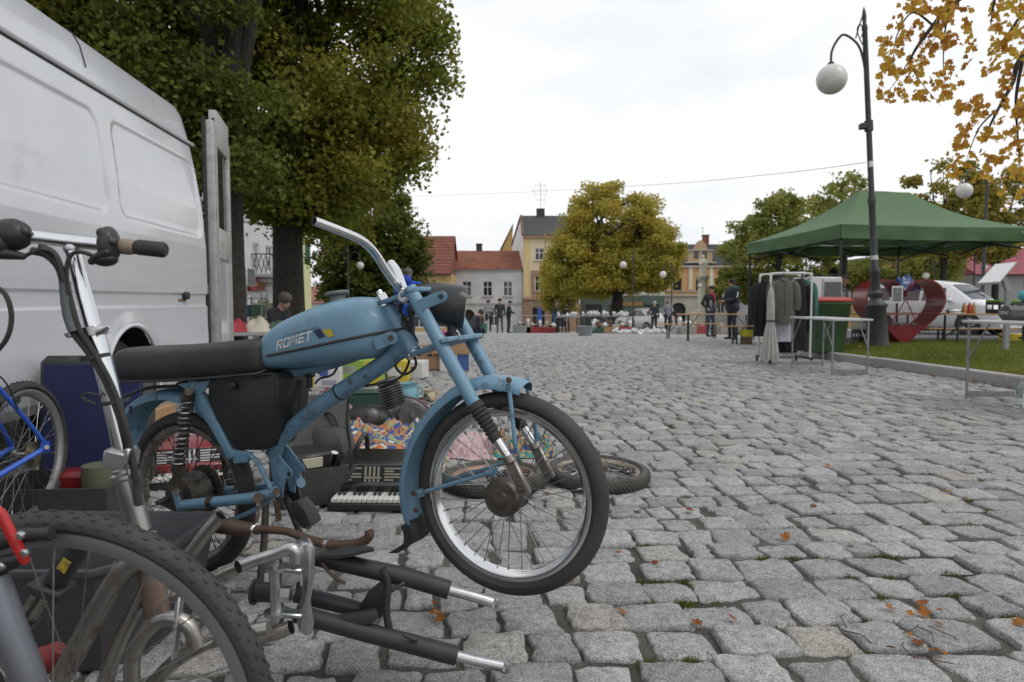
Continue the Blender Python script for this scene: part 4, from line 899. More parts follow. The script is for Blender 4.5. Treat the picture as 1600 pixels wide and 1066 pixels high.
MB().tube([(x, -.108, 2.097) for x in np.linspace(0.02, 5.2, 14)], .008, 6).build('rail_shadow_strip', BLACK, roof, world=False)  # black strip put in as the shadow line under the drip rail
mb = MB(); mb.tube([(1.56, y_+.004, z_+.003) for y_, z_ in shape[1:6]], .0035, 5); mb.build('roof_seam', DARKMETAL, roof, world=False)
# wheel well and wheel
mb = MB(); mb.lathe([(WR+.015, -.02), (WR+.02, -.45), (.0, -.45)], (wa, 0, WZ), (0, 1, 0), n=32, caps=False); mb.build('wheel_arch_liner', BLACK, van, world=False)
MB().tube([(wa+(WR+.004)*math.cos(a), .008, WZ+(WR+.004)*math.sin(a)) for a in np.linspace(-.15, math.pi+.15, 40)], .014, 8).build('arch_lip', VANW, van, world=False)
def car_wheel(root, c, r, wd, ax=(0, 1, 0), dirt=None, spokes=5):
    c = Vector(c); hw = wd/2
    ty = MB().lathe([(r*.66, hw*.85), (r*.80, hw), (r*.93, hw*.92), (r, hw*.62), (r*1.0, -hw*.62), (r*.93, -hw*.92), (r*.8, -hw), (r*.66, -hw*.85)], c, ax, 30, caps=False).build('wheel', RUBBER, root, world=False)
    mb = MB().lathe([(r*.67, hw*.86), (r*.64, hw*.9), (r*.60, hw*.55), (r*.2, hw*.45), (r*.17, hw*.62), (0, hw*.64)], c, ax, 30, caps=False); a, b, x = frame(ax)
    for k in range(spokes):
        an = 2*math.pi*k/spokes; d = a*math.cos(an)+b*math.sin(an); mb.bar(c + x*hw*.62 + d*r*.15, c + x*hw*.7 + d*r*.62, r*.16, .02, x, .004)
    mb.build('hubcap', dirt or ALU, ty, world=False); return ty
car_wheel(van, (wa, -.19, .335), .335, .21, dirt=DARKMETAL); car_wheel(van, (wa+3.3, -.16, .335), .335, .21); car_wheel(van, (wa, -Wd+.16, .335), .335, .21, (0, -1, 0)); car_wheel(van, (wa+3.3, -Wd+.16, .335), .335, .21, (0, -1, 0))
# side marker, sill strip, hinges
q = vpx(291, 462); MB().box((q.x, .0, q.z), (.075, .035, .055), ch=.008).build('side_marker', BLACK, van, world=False)
MB().box((q.x+.04, -.012, q.z-.032), (.13, .008, .014)).build('rust_spot', mat('rust_spot', (.20, .10, .03), .9, col2=(.1, .06, .03), ns=90), van, world=False)
for py in (318, 452): q = vpx(326, py); MB().box((.015, wprof(q.z)-.045, q.z), (.07, .045, .055), ch=.006).cyl((-.015, wprof(q.z)-.04, q.z-.04), (-.015, wprof(q.z)-.04, q.z+.04), .016).build('door_hinge', GREYMETAL, van, world=False)
# rear door leaf swung open: seen nearly edge on
DANG = R(188.5); dx = Vector((math.cos(DANG), math.sin(DANG), 0)); dn = Vector((-dx.y, dx.x, 0))   # along the leaf, and its thickness
H0 = Vector((-.06, .0, 0))
def dpt(s, t, z): return H0 + dx*s + dn*t + Vector((0, 0, z))
def dslab(mb, s0, s1, z0, z1, t0, t1):
    mb.add([dpt(s, t, z) for z in (z0, z1) for t in (t0, t1) for s in (s0, s1)], [(0, 2, 3, 1), (4, 5, 7, 6), (0, 1, 5, 4), (2, 6, 7, 3), (0, 4, 6, 2), (1, 3, 7, 5)])
mb = MB(); DW = .80; Z0, Z1 = .50, 2.46
for a_, b_, c_, d_ in ((0, .16, Z0, 2.34), (.16, DW-.05, 2.16, Z1), (.16, DW-.05, 1.24, 1.50), (DW-.13, DW, Z0, 2.30), (.16, DW-.13, Z0, .62)): dslab(mb, a_, b_, c_, d_, -.03, .035)
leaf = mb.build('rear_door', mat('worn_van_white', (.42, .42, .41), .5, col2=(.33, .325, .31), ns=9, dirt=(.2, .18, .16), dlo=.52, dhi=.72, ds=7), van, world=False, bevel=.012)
mb = MB(); dslab(mb, .15, DW-.12, .61, 1.25, -.012, .012); mb.build('door_skin', VANW, leaf, world=False)
mb = MB(); dslab(mb, .15, DW-.12, 1.49, 2.17, -.008, .008); mb.build('door_window', GLASSD, leaf, world=False)
mb = MB(); mb.tube([dpt(.0, .045, z) for z in np.linspace(Z0, 2.36, 12)], .017, 8); mb.tube([dpt(.04, -.02, z) for z in np.linspace(Z0, 2.36, 12)], .012, 6); mb.build('door_seal', RUBBER, leaf, world=False)
for zz, hh in ((.72, .22), (1.02, .16)): mb = MB(); dslab(mb, .30, .52, zz, zz+hh, .010, .022); mb.build('access_hole', BLACK, leaf, world=False)
mb = MB(); dslab(mb, .03, .13, 1.02, 1.16, .03, .06); dslab(mb, .05, .12, .70, .78, .03, .055); mb.build('door_latch', GREASE, leaf, world=False, bevel=.006)
# ---------------------------------------------------------------- cars
CARW = mat('car_white', (.66, .66, .67), .25, coat=.6, dirt=(.5, .5, .48), dlo=.62, dhi=.85, ds=3); CARS = mat('car_silver', (.50, .50, .47), .30, .35, coat=.5)
def car(name, label, loc, rz, L, st, paint, wheels, wr, wl):
    """st: stations (x, zbelt, ztop, wbelt, wtop); local x forward from rear, y left, z up"""
    rt = thing(name, label, 'car', loc, rz, 'cars parked at the square'); zb = .22; rings = []
    for (x, zbt, zt, wbt, wt) in st:
        half = [(wbt*.90, zb), (wbt*.985, zb+.12), (wbt*1.0, (zb+zbt)*.5), (wbt*.99, zbt-.06), (wbt*.965, zbt), (wt+(wbt*.965-wt)*.10, zt-.07*(zt-zbt)/.5-.02), (wt*.90, zt-.015), (wt*.5, zt)]
        rings.append([Vector((x, y, z)) for y, z in half] + [Vector((x, -y, z)) for y, z in half[::-1]])
    mb = MB().loft(rings, True, True); mb.build('body', paint, rt, world=False, angle=50)
    for sgn in (1, -1):
        for (pts) in wl['side']:
            P = []
            for (x, f) in pts:
                for (s0, s1) in zip(st, st[1:]):
                    if s0[0] <= x <= s1[0]:
                        t = (x-s0[0])/(s1[0]-s0[0]); zbt, zt, wbt, wt = [s0[k]+(s1[k]-s0[k])*t for k in range(1, 5)]
                        zu = zt-.07*(zt-zbt)/.5-.02; z = zbt+.03 + (zu-zbt-.06)*f; y = wbt*.965 + (wt+(wbt*.965-wt)*.10-wbt*.965)*((z-zbt)/(zu-zbt)); P.append((x, sgn*(y+.006), z)); break
            MB().add(P, [tuple(range(len(P)))]).build('side_window', GLASSD, rt, world=False)
    for nm, (i0, i1) in wl['screens'].items():
        a, b = rings[i0], rings[i1]; q = []
        for r_, f in ((a, .08), (b, .92)):
            pass
        nrm = (b[7]-a[7]).cross(a[8]-a[7]).normalized(); nrm = nrm if nrm.z > 0 else -nrm
        e = [a[6].lerp(b[6], .08), a[7].lerp(b[7], .08), a[8].lerp(b[8], .08), a[9].lerp(b[9], .08), b[9].lerp(a[9], .08), b[8].lerp(a[8], .08), b[7].lerp(a[7], .08), b[6].lerp(a[6], .08)]
        MB().add([p + nrm*.012 for p in e], [(0, 1, 6, 7), (1, 2, 5, 6), (2, 3, 4, 5)]).build(nm, mat('screen_glass', (.045, .05, .055), .12, spec=.35), rt, world=False)
    for x in wheels:
        for sgn in (1, -1):
            hw_ = st[3][3]; MB().lathe([(wr*1.16, .004), (wr*1.16, -.02), (0, -.02)], (x, sgn*(hw_+.004), wr), (0, sgn, 0), n=28).build('wheel_arch', BLACK, rt, world=False); car_wheel(rt, (x, sgn*(hw_-.06), wr), wr, .18, (0, sgn, 0))
    return rt
st = [(0, .95, 1.0, .62, .5), (.08, 1.0, 1.25, .78, .60), (.35, 1.0, 1.56, .84, .62), (1.0, 1.0, 1.64, .87, .64), (2.2, .99, 1.65, .87, .64), (2.75, .98, 1.55, .87, .63), (3.45, .96, 1.03, .86, .68), (4.0, .86, .90, .80, .62), (4.2, .66, .70, .68, .5)]
c = at(1512, 523, 20.8); c.z = gz(0, 20.8) + .13; ang = R(-60)
o_ = Vector((c.x, c.y, c.z)) - Matrix.Rotation(ang, 3, 'Z') @ Vector((3.42, -.8, 0)); o_.z = c.z
SC_ = 1.03; st = [tuple(v*SC_ for v in r_) for r_ in st]; o_ = Vector((c.x, c.y, c.z)) - Matrix.Rotation(ang, 3, 'Z') @ Vector((3.42*SC_, -.85, 0)); o_.z = c.z
mv = car('minivan', 'white minivan parked behind the beer table and heart container', o_, ang, 4.2, st, CARW, (.78*SC_, 3.42*SC_), .315, {'side': [[(x_*SC_, f_) for x_, f_ in w_] for w_ in [[(.42, 0), (1.0, 0), (1.0, .95), (.5, .9)], [(1.08, 0), (1.95, 0), (1.95, .97), (1.08, .96)], [(2.05, 0), (2.72, 0), (2.70, .92), (2.05, .97)], [(2.80, 0), (3.25, 0), (2.84, .75)]]], 'screens': {'windscreen': (5, 6), 'rear_window': (1, 2)}})
for sg in (1, -1):
    MB().ell((3.02, sg*.99, 1.06), (.09, .11, .08)).build('wing_mirror', CARW, mv, world=False); MB().ell((4.06, sg*.64, .77), (.15, .12, .10)).build('headlight', mat('lamp_glass', (.6, .62, .64), .1), mv, world=False)
    for hx in (1.75, 2.68): MB().box((hx, sg*.90, .84), (.16, .02, .025)).build('door_handle', CARW, mv, world=False)
MB().tube(cr([(3.42, .3, 1.19), (3.2, .0, 1.33), (3.02, -.25, 1.44)], 4), .012, 6).build('wiper', BLACK, mv, world=False)
st = [(0, .90, .95, .66, .5), (.10, .96, 1.02, .78, .60), (.30, .97, 1.16, .82, .60), (.75, .95, 1.40, .84, .58), (1.4, .94, 1.47, .85, .59), (2.2, .93, 1.45, .85, .59), (2.9, .92, 1.02, .85, .66), (3.7, .82, .88, .83, .6), (4.15, .66, .70, .70, .5)]
c = at(1006, 500, 42); ang = R(118)
sd_ = car('hatchback_car', 'silver white hatchback seen from behind beyond the crockery tables', G(c.x+1.1, 40.8), ang, 4.1, st, CARS, (.78, 3.35), .30, {'side': [[(.5, .05), (1.0, 0), (1.0, .94), (.72, .9)], [(1.05, 0), (1.75, 0), (1.75, .97), (1.05, .96)], [(1.82, 0), (2.7, 0), (2.25, .93), (1.82, .97)]], 'screens': {'rear_window': (2, 3), 'windscreen': (5, 6)}})
for sg in (1, -1): MB().box((.09, sg*.66, .84), (.16, .22, .26), ch=.03).build('tail_light', mat('tail_red', (.28, .02, .02), .2), sd_, world=False)
MB().box((-.02, 0, .42), (.14, 1.5, .22), ch=.05).build('bumper', CARS, sd_, world=False); MB().box((-.01, 0, .72), (.02, .52, .11)).build('number_plate', WHITEP, sd_, world=False)
# ---------------------------------------------------------------- the blue moped (front wheel held off the ground on its stand)
MR = at(298, 770, 2.26); MF = at(797, 769, 1.80)
mth = math.atan2(MF.y-MR.y, MF.x-MR.x); mu = Vector((math.cos(mth), math.sin(mth), 0)); mn = Vector((mu.y, -mu.x, 0))   # mn points to the camera
moped = thing('moped', 'old blue moped without engine standing on the cobbles, chrome handlebar and black seat', 'moped', (MR.x, MR.y, 0), mth)
def mp(px, py, v=0.):
    d = ray(px, py); o = Vector((0, 0, CH)); p0 = Vector((MR.x, MR.y, 0)) + mn*v; t = (p0-o).dot(mn)/d.dot(mn); q = o + d*t
    return Vector(((q - Vector((MR.x, MR.y, 0))).dot(mu), -v, q.z))
BLUE = mat('moped_blue', (.135, .258, .358), .45, col2=(.155, .285, .385), ns=9, coat=.08, dirt=(.07, .075, .078), dlo=.585, dhi=.68, ds=17, bump=.05, bs=40)
BLUE2 = mat('moped_blue_worn', (.13, .25, .348), .5, col2=(.145, .27, .368), ns=9, dirt=(.07, .055, .045), dlo=.53, dhi=.68, ds=22, bump=.08, bs=80)
SEATM = mat('seat_vinyl', (.026, .024, .023), .48, col2=(.038, .035, .033), ns=7, bump=.25, bs=35)
BOXM = mat('side_box_plastic', (.017, .017, .018), .5, col2=(.028, .027, .026), ns=9, dirt=(.08, .075, .07), dlo=.66, dhi=.8, ds=16, bump=.1, bs=60)
def P(name, mbx, m, par=None, **k): return mbx.build(name, m, par or moped, world=False, **k)
def spokes_mb(c, ax, rh, rr, n, hw, r=.0011, cross=.55):
    a, b, x = frame(ax); mb = MB(); c = Vector(c)
    for k in range(n):
        s = 1 if k % 2 == 0 else -1; an = 2*math.pi*k/n; tw = cross*(1 if (k//2) % 2 == 0 else -1)
        h = c + x*hw*s + (a*math.cos(an+tw) + b*math.sin(an+tw))*rh; q = c + x*.004*s + (a*math.cos(an) + b*math.sin(an))*rr
        mb.tube([h, q], r, 5, caps=False); mb.tube([q, q.lerp(h, .06)], r*2.0, 5)
    return mb
def tyre_mb(c, ax, Ro, rt, nseg=72, ns=14, flat=1.0):
    prof = []
    for k in range(ns):
        an = 2*math.pi*k/ns; prof.append((Ro-rt*.85 + rt*.85*math.cos(an), rt*flat*math.sin(an)*(1 if math.cos(an) > -.3 else .86)))
    return MB().lathe(prof, c, ax, nseg, closed=True)
def knobs(mb, c, ax, Ro, rt, n, rows, kw, kl, kh):
    a, b, x = frame(ax); c = Vector(c)
    for k in range(n):
        for j, ph in enumerate(rows):
            an = 2*math.pi*(k + (.5 if j % 2 else 0))/n; rad = a*math.cos(an)+b*math.sin(an); tan = -a*math.sin(an)+b*math.cos(an)
            nrm = rad*math.cos(ph) + x*math.sin(ph); side = (-rad*math.sin(ph) + x*math.cos(ph)); p = c + rad*(Ro-rt) + nrm*(rt + kh*.25)
            mb.box(p, (kl, kw, kh), Matrix((tan, side, nrm)).transposed(), .0012)
def bike_wheel(root, c, ax, Ro, rt, rim_m, n=36, hub_r=.02, hub_w=.05, name='wheel', knob=None, tyre_m=None, world=False, rimw=1.0, spm=None, sr=.0011, hub_m=None):
    c = Vector(c); ax = Vector(ax).normalized(); rr = Ro - 1.62*rt - .006
    hub = MB().lathe([(hub_r*.35, -hub_w*1.25), (hub_r*.4, -hub_w), (hub_r, -hub_w), (hub_r, -hub_w*.85), (hub_r*.55, -hub_w*.7), (hub_r*.55, hub_w*.7), (hub_r, hub_w*.85), (hub_r, hub_w), (hub_r*.4, hub_w), (hub_r*.35, hub_w*1.25)], c, ax, 20).build(name, hub_m or STEEL, root, world=world)
    t = tyre_mb(c, ax, Ro, rt)
    if knob: knobs(t, c, ax, Ro, rt, *knob)
    t.build('tyre', tyre_m or RUBBER, hub, world=world)
    w_ = rt*.62*rimw; rd = .015*rimw
    MB().lathe([(rr+.010, -w_), (rr+.003, -w_*1.04), (rr-.002, -w_*.98), (rr-rd*.55, -w_*.72), (rr-rd, -w_*.40), (rr-rd*1.05, 0), (rr-rd, w_*.40), (rr-rd*.55, w_*.72), (rr-.002, w_*.98), (rr+.003, w_*1.04), (rr+.010, w_), (rr+.008, 0)], c, ax, 72, closed=True).build('rim', rim_m, hub, world=world)
    stuff(spokes_mb(c, ax, hub_r*.9, rr-.018*rimw, n, hub_w*.9, sr).build('spokes', spm or STEEL, hub, world=world)); return hub
FW = mp(795.5, 771, 0); RW = mp(298, 770, 0); AX = (0, 1, 0)
TYRE = mat('moped_tyre', (.026, .025, .023), .7, col2=(.055, .05, .044), ns=6, bump=.08, bs=200)
fr_ = (mp(795, 613, 0).z - mp(795, 929, 0).z)/2
fw = bike_wheel(moped, FW, AX, fr_, .0275, CHROME, 36, .032, .035, 'front_wheel', tyre_m=TYRE, spm=STEEL, sr=.0014, hub_m=GREASE)
rw = bike_wheel(moped, RW, AX, fr_, .030, mat('rear_rim', (.35, .33, .30), .4, .9, dirt=(.1, .08, .06), dlo=.45, dhi=.65, ds=20), 36, .05, .035, 'rear_wheel', tyre_m=TYRE, spm=DARKMETAL, sr=.0014, hub_m=GREASE)
# brake drums
DRUM = mat('drum_alloy', (.17, .15, .13), .5, .8, col2=(.09, .075, .065), ns=26, bump=.3, bs=70)
P('brake_drum', MB().lathe([(.0, .064), (.018, .064), (.020, .058), (.044, .056), (.050, .050), (.052, .040), (.047, .038), (.046, -.02), (.051, -.03), (.049, -.04), (.0, -.045)], FW, (0, -1, 0), 36, caps=False), DRUM, fw)
P('brake_drum', MB().lathe([(.0, .055), (.06, .05), (.07, .04), (.07, -.03), (.0, -.045)], RW, (0, -1, 0), 32, caps=False), GREASE, rw)
P('sprocket', MB().lathe([(.075, -.056), (.082, -.058), (.082, -.062), (.075, -.064)], RW, (0, -1, 0), 44), GREASE, rw)
for k in range(10):
    an = k*2*math.pi/10; 
# ---- fork
vL = .088
topN = mp(641, 452, vL); boot0 = mp(744, 637, vL); boot1 = mp(777, 688, vL); chr1 = mp(795, 716, vL); axN = mp(816, 762, vL)
dF = (boot0 - topN).normalized(); 
for sg in (1, -1):
    m_ = lambda q: Vector((q.x, q.y*sg, q.z)); mb = MB(); mb.cyl(m_(topN) - dF*.004, m_(boot0), .0185, n=20); leg = P('fork_leg', mb, BLUE)
    # rubber gaiter with bellows
    q0, q1 = m_(boot0) - dF*.012, m_(boot1); L = (q1-q0).length; pr_ = [(.0195, 0), (.0225, .003), (.0225, .018)]
    for k in range(7):
        t0 = .020 + (L-.030)*k/7; r_ = 0.0225 - .0055*k/7; pr_ += [(r_*.80, t0), (r_, t0+(L-.03)/14), (r_, t0+(L-.03)/14*1.3)]
    pr_ += [(.0165, L-.008), (.0165, L)]
    P('gaiter', MB().lathe(pr_, q0, q1-q0, 20), RUBBER, leg)
    P('stanchion', MB().cyl(q1 - dF*.01, m_(chr1), .0125, n=18), CHROME, leg)
    P('fork_end', MB().cyl(m_(chr1)-dF*.006, m_(chr1)+dF*.012, .0165, n=18).bar(m_(chr1)+dF*.01, m_(axN) + dF*.022, .030, .016, (0, 1, 0), .004), mat('fork_alloy', (.36, .34, .32), .42, .9, col2=(.22, .2, .18), ns=26), leg)
    P('axle_nut', MB().cyl(m_(axN)-Vector((0, -.006*sg, 0)), m_(axN)-Vector((0, .018*sg, 0)), .012, n=6).cyl(m_(axN), m_(axN)-Vector((0, .028*sg, 0)), .006, n=10), RUSTY, leg)
mid = lambda q: Vector((q.x, 0, q.z))
def yoke(ct, back, th=.013):
    f_ = Vector((0, 1, 0)); e_ = Vector((back.x-ct.x, 0, back.z-ct.z)); k_ = e_.length; e_.normalize(); up = e_.cross(f_).normalized(); up = up if up.z > 0 else -up
    a = Vector((ct.x, -vL, ct.z)); b = Vector((ct.x, vL, ct.z)); w_ = .0225
    half = [b - e_*w_, b - e_*w_*.7 + f_*w_*.7, b + f_*w_, b + e_*w_*.7 + f_*w_*.7, b + e_*w_*.9 - f_*.012, Vector((ct.x, .034, ct.z)) + e_*k_*.75, Vector((ct.x, .026, ct.z)) + e_*(k_+.010), Vector((ct.x, .012, ct.z)) + e_*(k_+.026)]
    return MB().prism(half + [Vector((p.x, -p.y, p.z)) for p in half[::-1]], up*th)
hs0 = mp(604, 476, 0); hs1 = mp(650, 556, 0)
dH = (hs1-hs0).normalized()
uy = mid(topN) + dF*.012; ly_ = mid(mp(698, 536, vL))
P('upper_yoke', yoke(uy, hs0), BLUE2, bevel=.003); P('lower_yoke', yoke(ly_, hs1), BLUE2, bevel=.003)
P('steering_head', MB().cyl(hs0 + dH*.005, hs1 - dH*.006, .0225, n=20), BLUE); P('head_bearing', MB().lathe([(.026, 0), (.0275, .004), (.0275, .010), (.022, .014)], hs1 - dH*.012, dH, 20).lathe([(.022, 0), (.0265, .004), (.0265, .011), (.015, .016)], hs0 - dH*.004, dH, 20), CHROME)
P('stem_nut', MB().cyl(hs0 - dH*.012, hs0 - dH*.034, .014, n=6).cyl(hs0 - dH*.03, hs0 - dH*.046, .009, n=10), CHROME)
# ---- handlebar: one swept back side and the clamp
hb = [mp(633, 458, -.02), mp(622, 448, .03), mp(604, 424, .075), mp(590, 402, .11), mp(577, 386, .15), mp(560, 373, .19), mp(527, 359, .25), mp(491, 345.5, .31)]
hbp = cr(hb, 6); bar_ = P('handlebar', MB().tube(hbp, .0112, 16, caps=False), CHROME)
d_ = (hbp[-1]-hbp[-2]).normalized(); P('bar_mouth', MB().lathe([(.0112, 0), (.0088, .0005), (.0085, -.03), (0, -.03)], hbp[-1], d_, 16, caps=False), BLACK, bar_)
hb2 = [mp(633, 458, -.02), mp(630, 452, -.07), mp(620, 425, -.13), mp(611, 412, -.16)]
P('far_bar', MB().tube(cr(hb2, 6), .0135, 14), CHROME, bar_)
for v in (.045, -.045): q = mp(633, 462, v); P('bar_clamp', MB().box(q, (.034, .026, .042), Matrix.Rotation(.5, 3, 'Y'), .006).cyl(q + Vector((.0, 0, .02)), q + Vector((-.012, 0, .038)), .006, n=6), CHROME, bar_)
# ---- headlamp
hq = [mp(648, 470, 0), mp(726, 478, 0)]; c0 = hq[0].lerp(hq[1], .0); dl = Vector((math.cos(-mth)*1., math.sin(-mth)*1., 0)); dl = (Matrix.Rotation(R(7), 3, 'Z') @ dl + Vector((0, 0, -.10))).normalized()
o_ = mp(637, 470, .0); Lh = 89/F*1.90; ls_ = Vector((-dl.y, dl.x, 0)).normalized()
rings = []
for t, rz_, ry_, sh_ in ((.0, .004, .01, .012), (.04, .024, .04, .012), (.14, .040, .062, .010), (.30, .052, .075, .004), (.55, .060, .082, .0), (.80, .063, .085, -.002), (.93, .0645, .086, -.003), (1.0, .060, .082, -.003), (.985, .056, .078, -.003)):
    c_ = o_ + dl*(Lh*t) + Vector((0, 0, sh_)); up = dl.cross(ls_).normalized(); rings.append([c_ + up*(abs(math.sin(a))**.75*math.copysign(1, math.sin(a))*rz_) + ls_*(abs(math.cos(a))**.75*math.copysign(1, math.cos(a))*ry_) for a in np.linspace(0, 2*math.pi, 29)[:-1]])
HLM = mat('headlamp_plastic', (.020, .020, .021), .33, col2=(.032, .031, .03), ns=12, dirt=(.07, .065, .06), dlo=.62, dhi=.8, ds=14)
hl = P('headlamp', MB().loft(rings), HLM)
c_ = o_ + dl*(Lh*.985); P('lens', MB().lathe([(.058, 0), (.05, .006), (.03, .011), (0, .013)], c_ - dl*.004 + Vector((0, 0, -.003)), dl, 24, caps=False), mat('lens_glass', (.5, .52, .54), .08), hl)
q = mp(706, 511, -.02); P('lamp_bracket_stub', MB().cyl(q + Vector((0, 0, .02)), q - Vector((0, 0, .018)), .013, n=12).box(q - Vector((0, 0, .02)), (.03, .03, .012), ch=.003), BLACK, hl)
for sg in (1,):
    a, b = mp(652, 479, .104), mp(690, 463.5, .104); a.y *= sg; b.y *= sg
    P('headlamp_bracket', MB().bar(a, b, .0045, .030, (0, 0, 1), .001).cyl(b + Vector((0, .0023, 0)), b - Vector((0, .0023, 0)), .015, n=18), BLUE); P('bracket_bolt', MB().cyl(b - Vector((0, -.004*sg, 0)), b - Vector((0, .008*sg, 0)), .0062, n=6), DARKMETAL)
# ---- tank
tk = [(412.5, 541, 560, .03), (416, 528, 572, .055), (424, 519, 579, .075), (440, 507.5, 578, .09), (460, 495.5, 577, .098), (490, 482.5, 573.5, .104), (520, 472, 570, .106), (545, 465.5, 566, .105), (560, 464, 564, .101), (574, 466, 562, .094), (587, 474, 558, .084), (598, 486, 549, .068), (606, 500, 538, .046), (610, 510, 528, .022)]
TS = [(mp(x, (a+b)/2, .03).x, mp(x, a, .03).z, mp(x, b, .05).z, w_) for x, a, b, w_ in tk]
def tank_at(u):
    for s0, s1 in zip(TS, TS[1:]):
        if s0[0] <= u <= s1[0]: t = (u-s0[0])/(s1[0]-s0[0]); return [s0[k]+(s1[k]-s0[k])*t for k in (1, 2, 3)]
    return list((TS[0] if u < TS[0][0] else TS[-1])[1:])
PT = 3.3
def tank_y(u, z):
    zt, zb, w_ = tank_at(u); t = abs(2*(z-(zt+zb)/2)/(zt-zb)); return w_*max(0, 1-min(t, 1)**PT)**(1/PT)
dense = []
cu = cr([Vector((s[0], s[1], s[2])) for s in TS], 4); cw = cr([Vector((s[0], s[3], 0)) for s in TS], 4)
TS = [(a.x, a.y, a.z, b.y) for a, b in zip(cu, cw)]
rings = []
for u, zt, zb, w_ in TS:
    r = []
    for k in range(36):
        an = 2*math.pi*k/36; c_, s_ = math.cos(an), math.sin(an)
        r.append(Vector((u, w_*math.copysign(abs(c_)**(2/PT), c_), (zt+zb)/2 + (zt-zb)/2*math.copysign(abs(s_)**(2/PT), s_))))
    rings.append(r)
TANKB = mat('tank_blue', (.150, .288, .392), .40, col2=(.175, .315, .42), ns=7, coat=.1, dirt=(.13, .16, .18), dlo=.53, dhi=.80, ds=10, bump=.04, bs=30)
tank = P('fuel_tank', MB().loft(rings), TANKB, angle=60)
# seam rib
sm = []
for px, py in ((413.5, 556.5), (440, 551.5), (480, 543.5), (520, 535), (560, 526), (590, 518.5), (606, 514)):
    q = mp(px, py, .10); sm.append((q.x, q.z))
sm = [(v.x, v.y) for v in cr([Vector((a, b, 0)) for a, b in sm], 5)]
for sg in (1, -1): P('tank_seam', MB().tube([Vector((a, -sg*(tank_y(a, b)+.001), b)) for a, b in sm], .0042, 8), mat('seam_dark', (.05, .045, .042), .6), tank)
q = mp(528, 462, 0); cap_ = P('filler_cap', MB().lathe([(.024, -.012), (.022, .012), (.036, .014), (.037, .020), (.033, .024), (0, .026)], q - Vector((0, 0, .012)), (-.16, 0, 1), 24), mat('cap_grey', (.16, .17, .17), .5, .5), tank)
q = mp(594, 527, .062); a, b = mp(590, 540, .085), mp(610, 527, .07); P('tank_bracket', MB().bar(mp(585, 538, .075), mp(611, 528, .062), .004, .036, (0, 0, 1), .001).cyl(mp(611, 528, .06), mp(611, 528, .066), .018, n=18), BLUE2); P('tank_bolt', MB().cyl(mp(610, 528, .064), mp(610, 528, .074), .008, n=6), RUSTY)
# lettering and stripes laid on the tank side
def onto(px, py): q = mp(px, py, .10); return Vector((q.x, -(tank_y(q.x, q.z)+.0012), q.z))
def letters():
    b = .26; L = {'R': [[(0, 0), (b, 0), (b, 1), (0, 1)], [(b, 1), (1, 1), (1, .80), (b, .80)], [(.74, .80), (1, .80), (1, .45), (.74, .45)], [(b, .60), (.74, .60), (.74, .40), (b, .40)], [(.50, .40), (.76, .40), (1.02, 0), (.74, 0)]],
         'O': [[(0, 0), (b, 0), (b, 1), (0, 1)], [(.74, 0), (1, 0), (1, 1), (.74, 1)], [(b, .8), (.74, .8), (.74, 1), (b, 1)], [(b, 0), (.74, 0), (.74, .2), (b, .2)]],
         'M': [[(0, 0), (.22, 0), (.22, 1), (0, 1)], [(.98, 0), (1.2, 0), (1.2, 1), (.98, 1)], [(.22, 1), (.40, 1), (.70, .35), (.55, .25)], [(.80, 1), (.98, 1), (.68, .25), (.52, .32)]],
         'E': [[(0, 0), (b, 0), (b, 1), (0, 1)], [(b, .8), (.95, .8), (.95, 1), (b, 1)], [(b, .41), (.85, .41), (.85, .6), (b, .6)], [(b, 0), (.95, 0), (.95, .2), (b, .2)]],
         'T': [[(.37, 0), (.63, 0), (.63, .8), (.37, .8)], [(0, .8), (1, .8), (1, 1), (0, 1)]]}
    adv = {'R': 1.18, 'O': 1.18, 'M': 1.38, 'E': 1.12, 'T': 1.0}; tot = sum(adv[c] for c in 'ROMET'); x = 0; mb = MB(); n = 4
    for c in 'ROMET':
        for q in L[c]:
            q = [Vector((a + x, bb, 0)) for a, bb in q]; vs = []
            for j in range(n+1):
                for i in range(n+1):
                    p = q[0].lerp(q[1], i/n).lerp(q[3].lerp(q[2], i/n), j/n); s_, t_ = p.x/tot, p.y; vs.append(onto(430.5 + 57.5*s_ + 2.6*t_, 547.5 - 15.5*s_ - 16.0*t_))
            mb.add(vs, [(j*(n+1)+i, j*(n+1)+i+1, (j+1)*(n+1)+i+1, (j+1)*(n+1)+i) for j in range(n) for i in range(n)])
        x += adv[c]
    return mb
P('tank_lettering', letters(), mat('letter_white', (.66, .67, .66), .5, dirt=(.3, .36, .4), dlo=.58, dhi=.66, ds=60), tank, recalc=False)
def decal(name, corners, m, n=5):
    c0_, c1_, c2_, c3_ = [Vector(c) for c in corners]; mb = MB(); vs = []
    for j in range(n+1):
        for i in range(n+1): q = c0_.lerp(c1_, i/n).lerp(c3_.lerp(c2_, i/n), j/n); vs.append(onto(q.x, q.y) + Vector((0, -.0004, 0)))
    mb.add(vs, [(j*(n+1)+i, j*(n+1)+i+1, (j+1)*(n+1)+i+1, (j+1)*(n+1)+i) for j in range(n) for i in range(n)]); return P(name, mb, m, tank, recalc=False)
decal('navy_stripe', [(501, 529), (510, 526), (503, 513), (492, 517)], mat('navy_decal', (.02, .03, .09), .45)); decal('yellow_stripe', [(516, 527.5), (524.5, 524), (519, 513.5), (505.5, 516.5)], mat('yellow_decal', (.50, .42, .03), .45, dirt=(.12, .27, .4), dlo=.6, dhi=.65, ds=60))
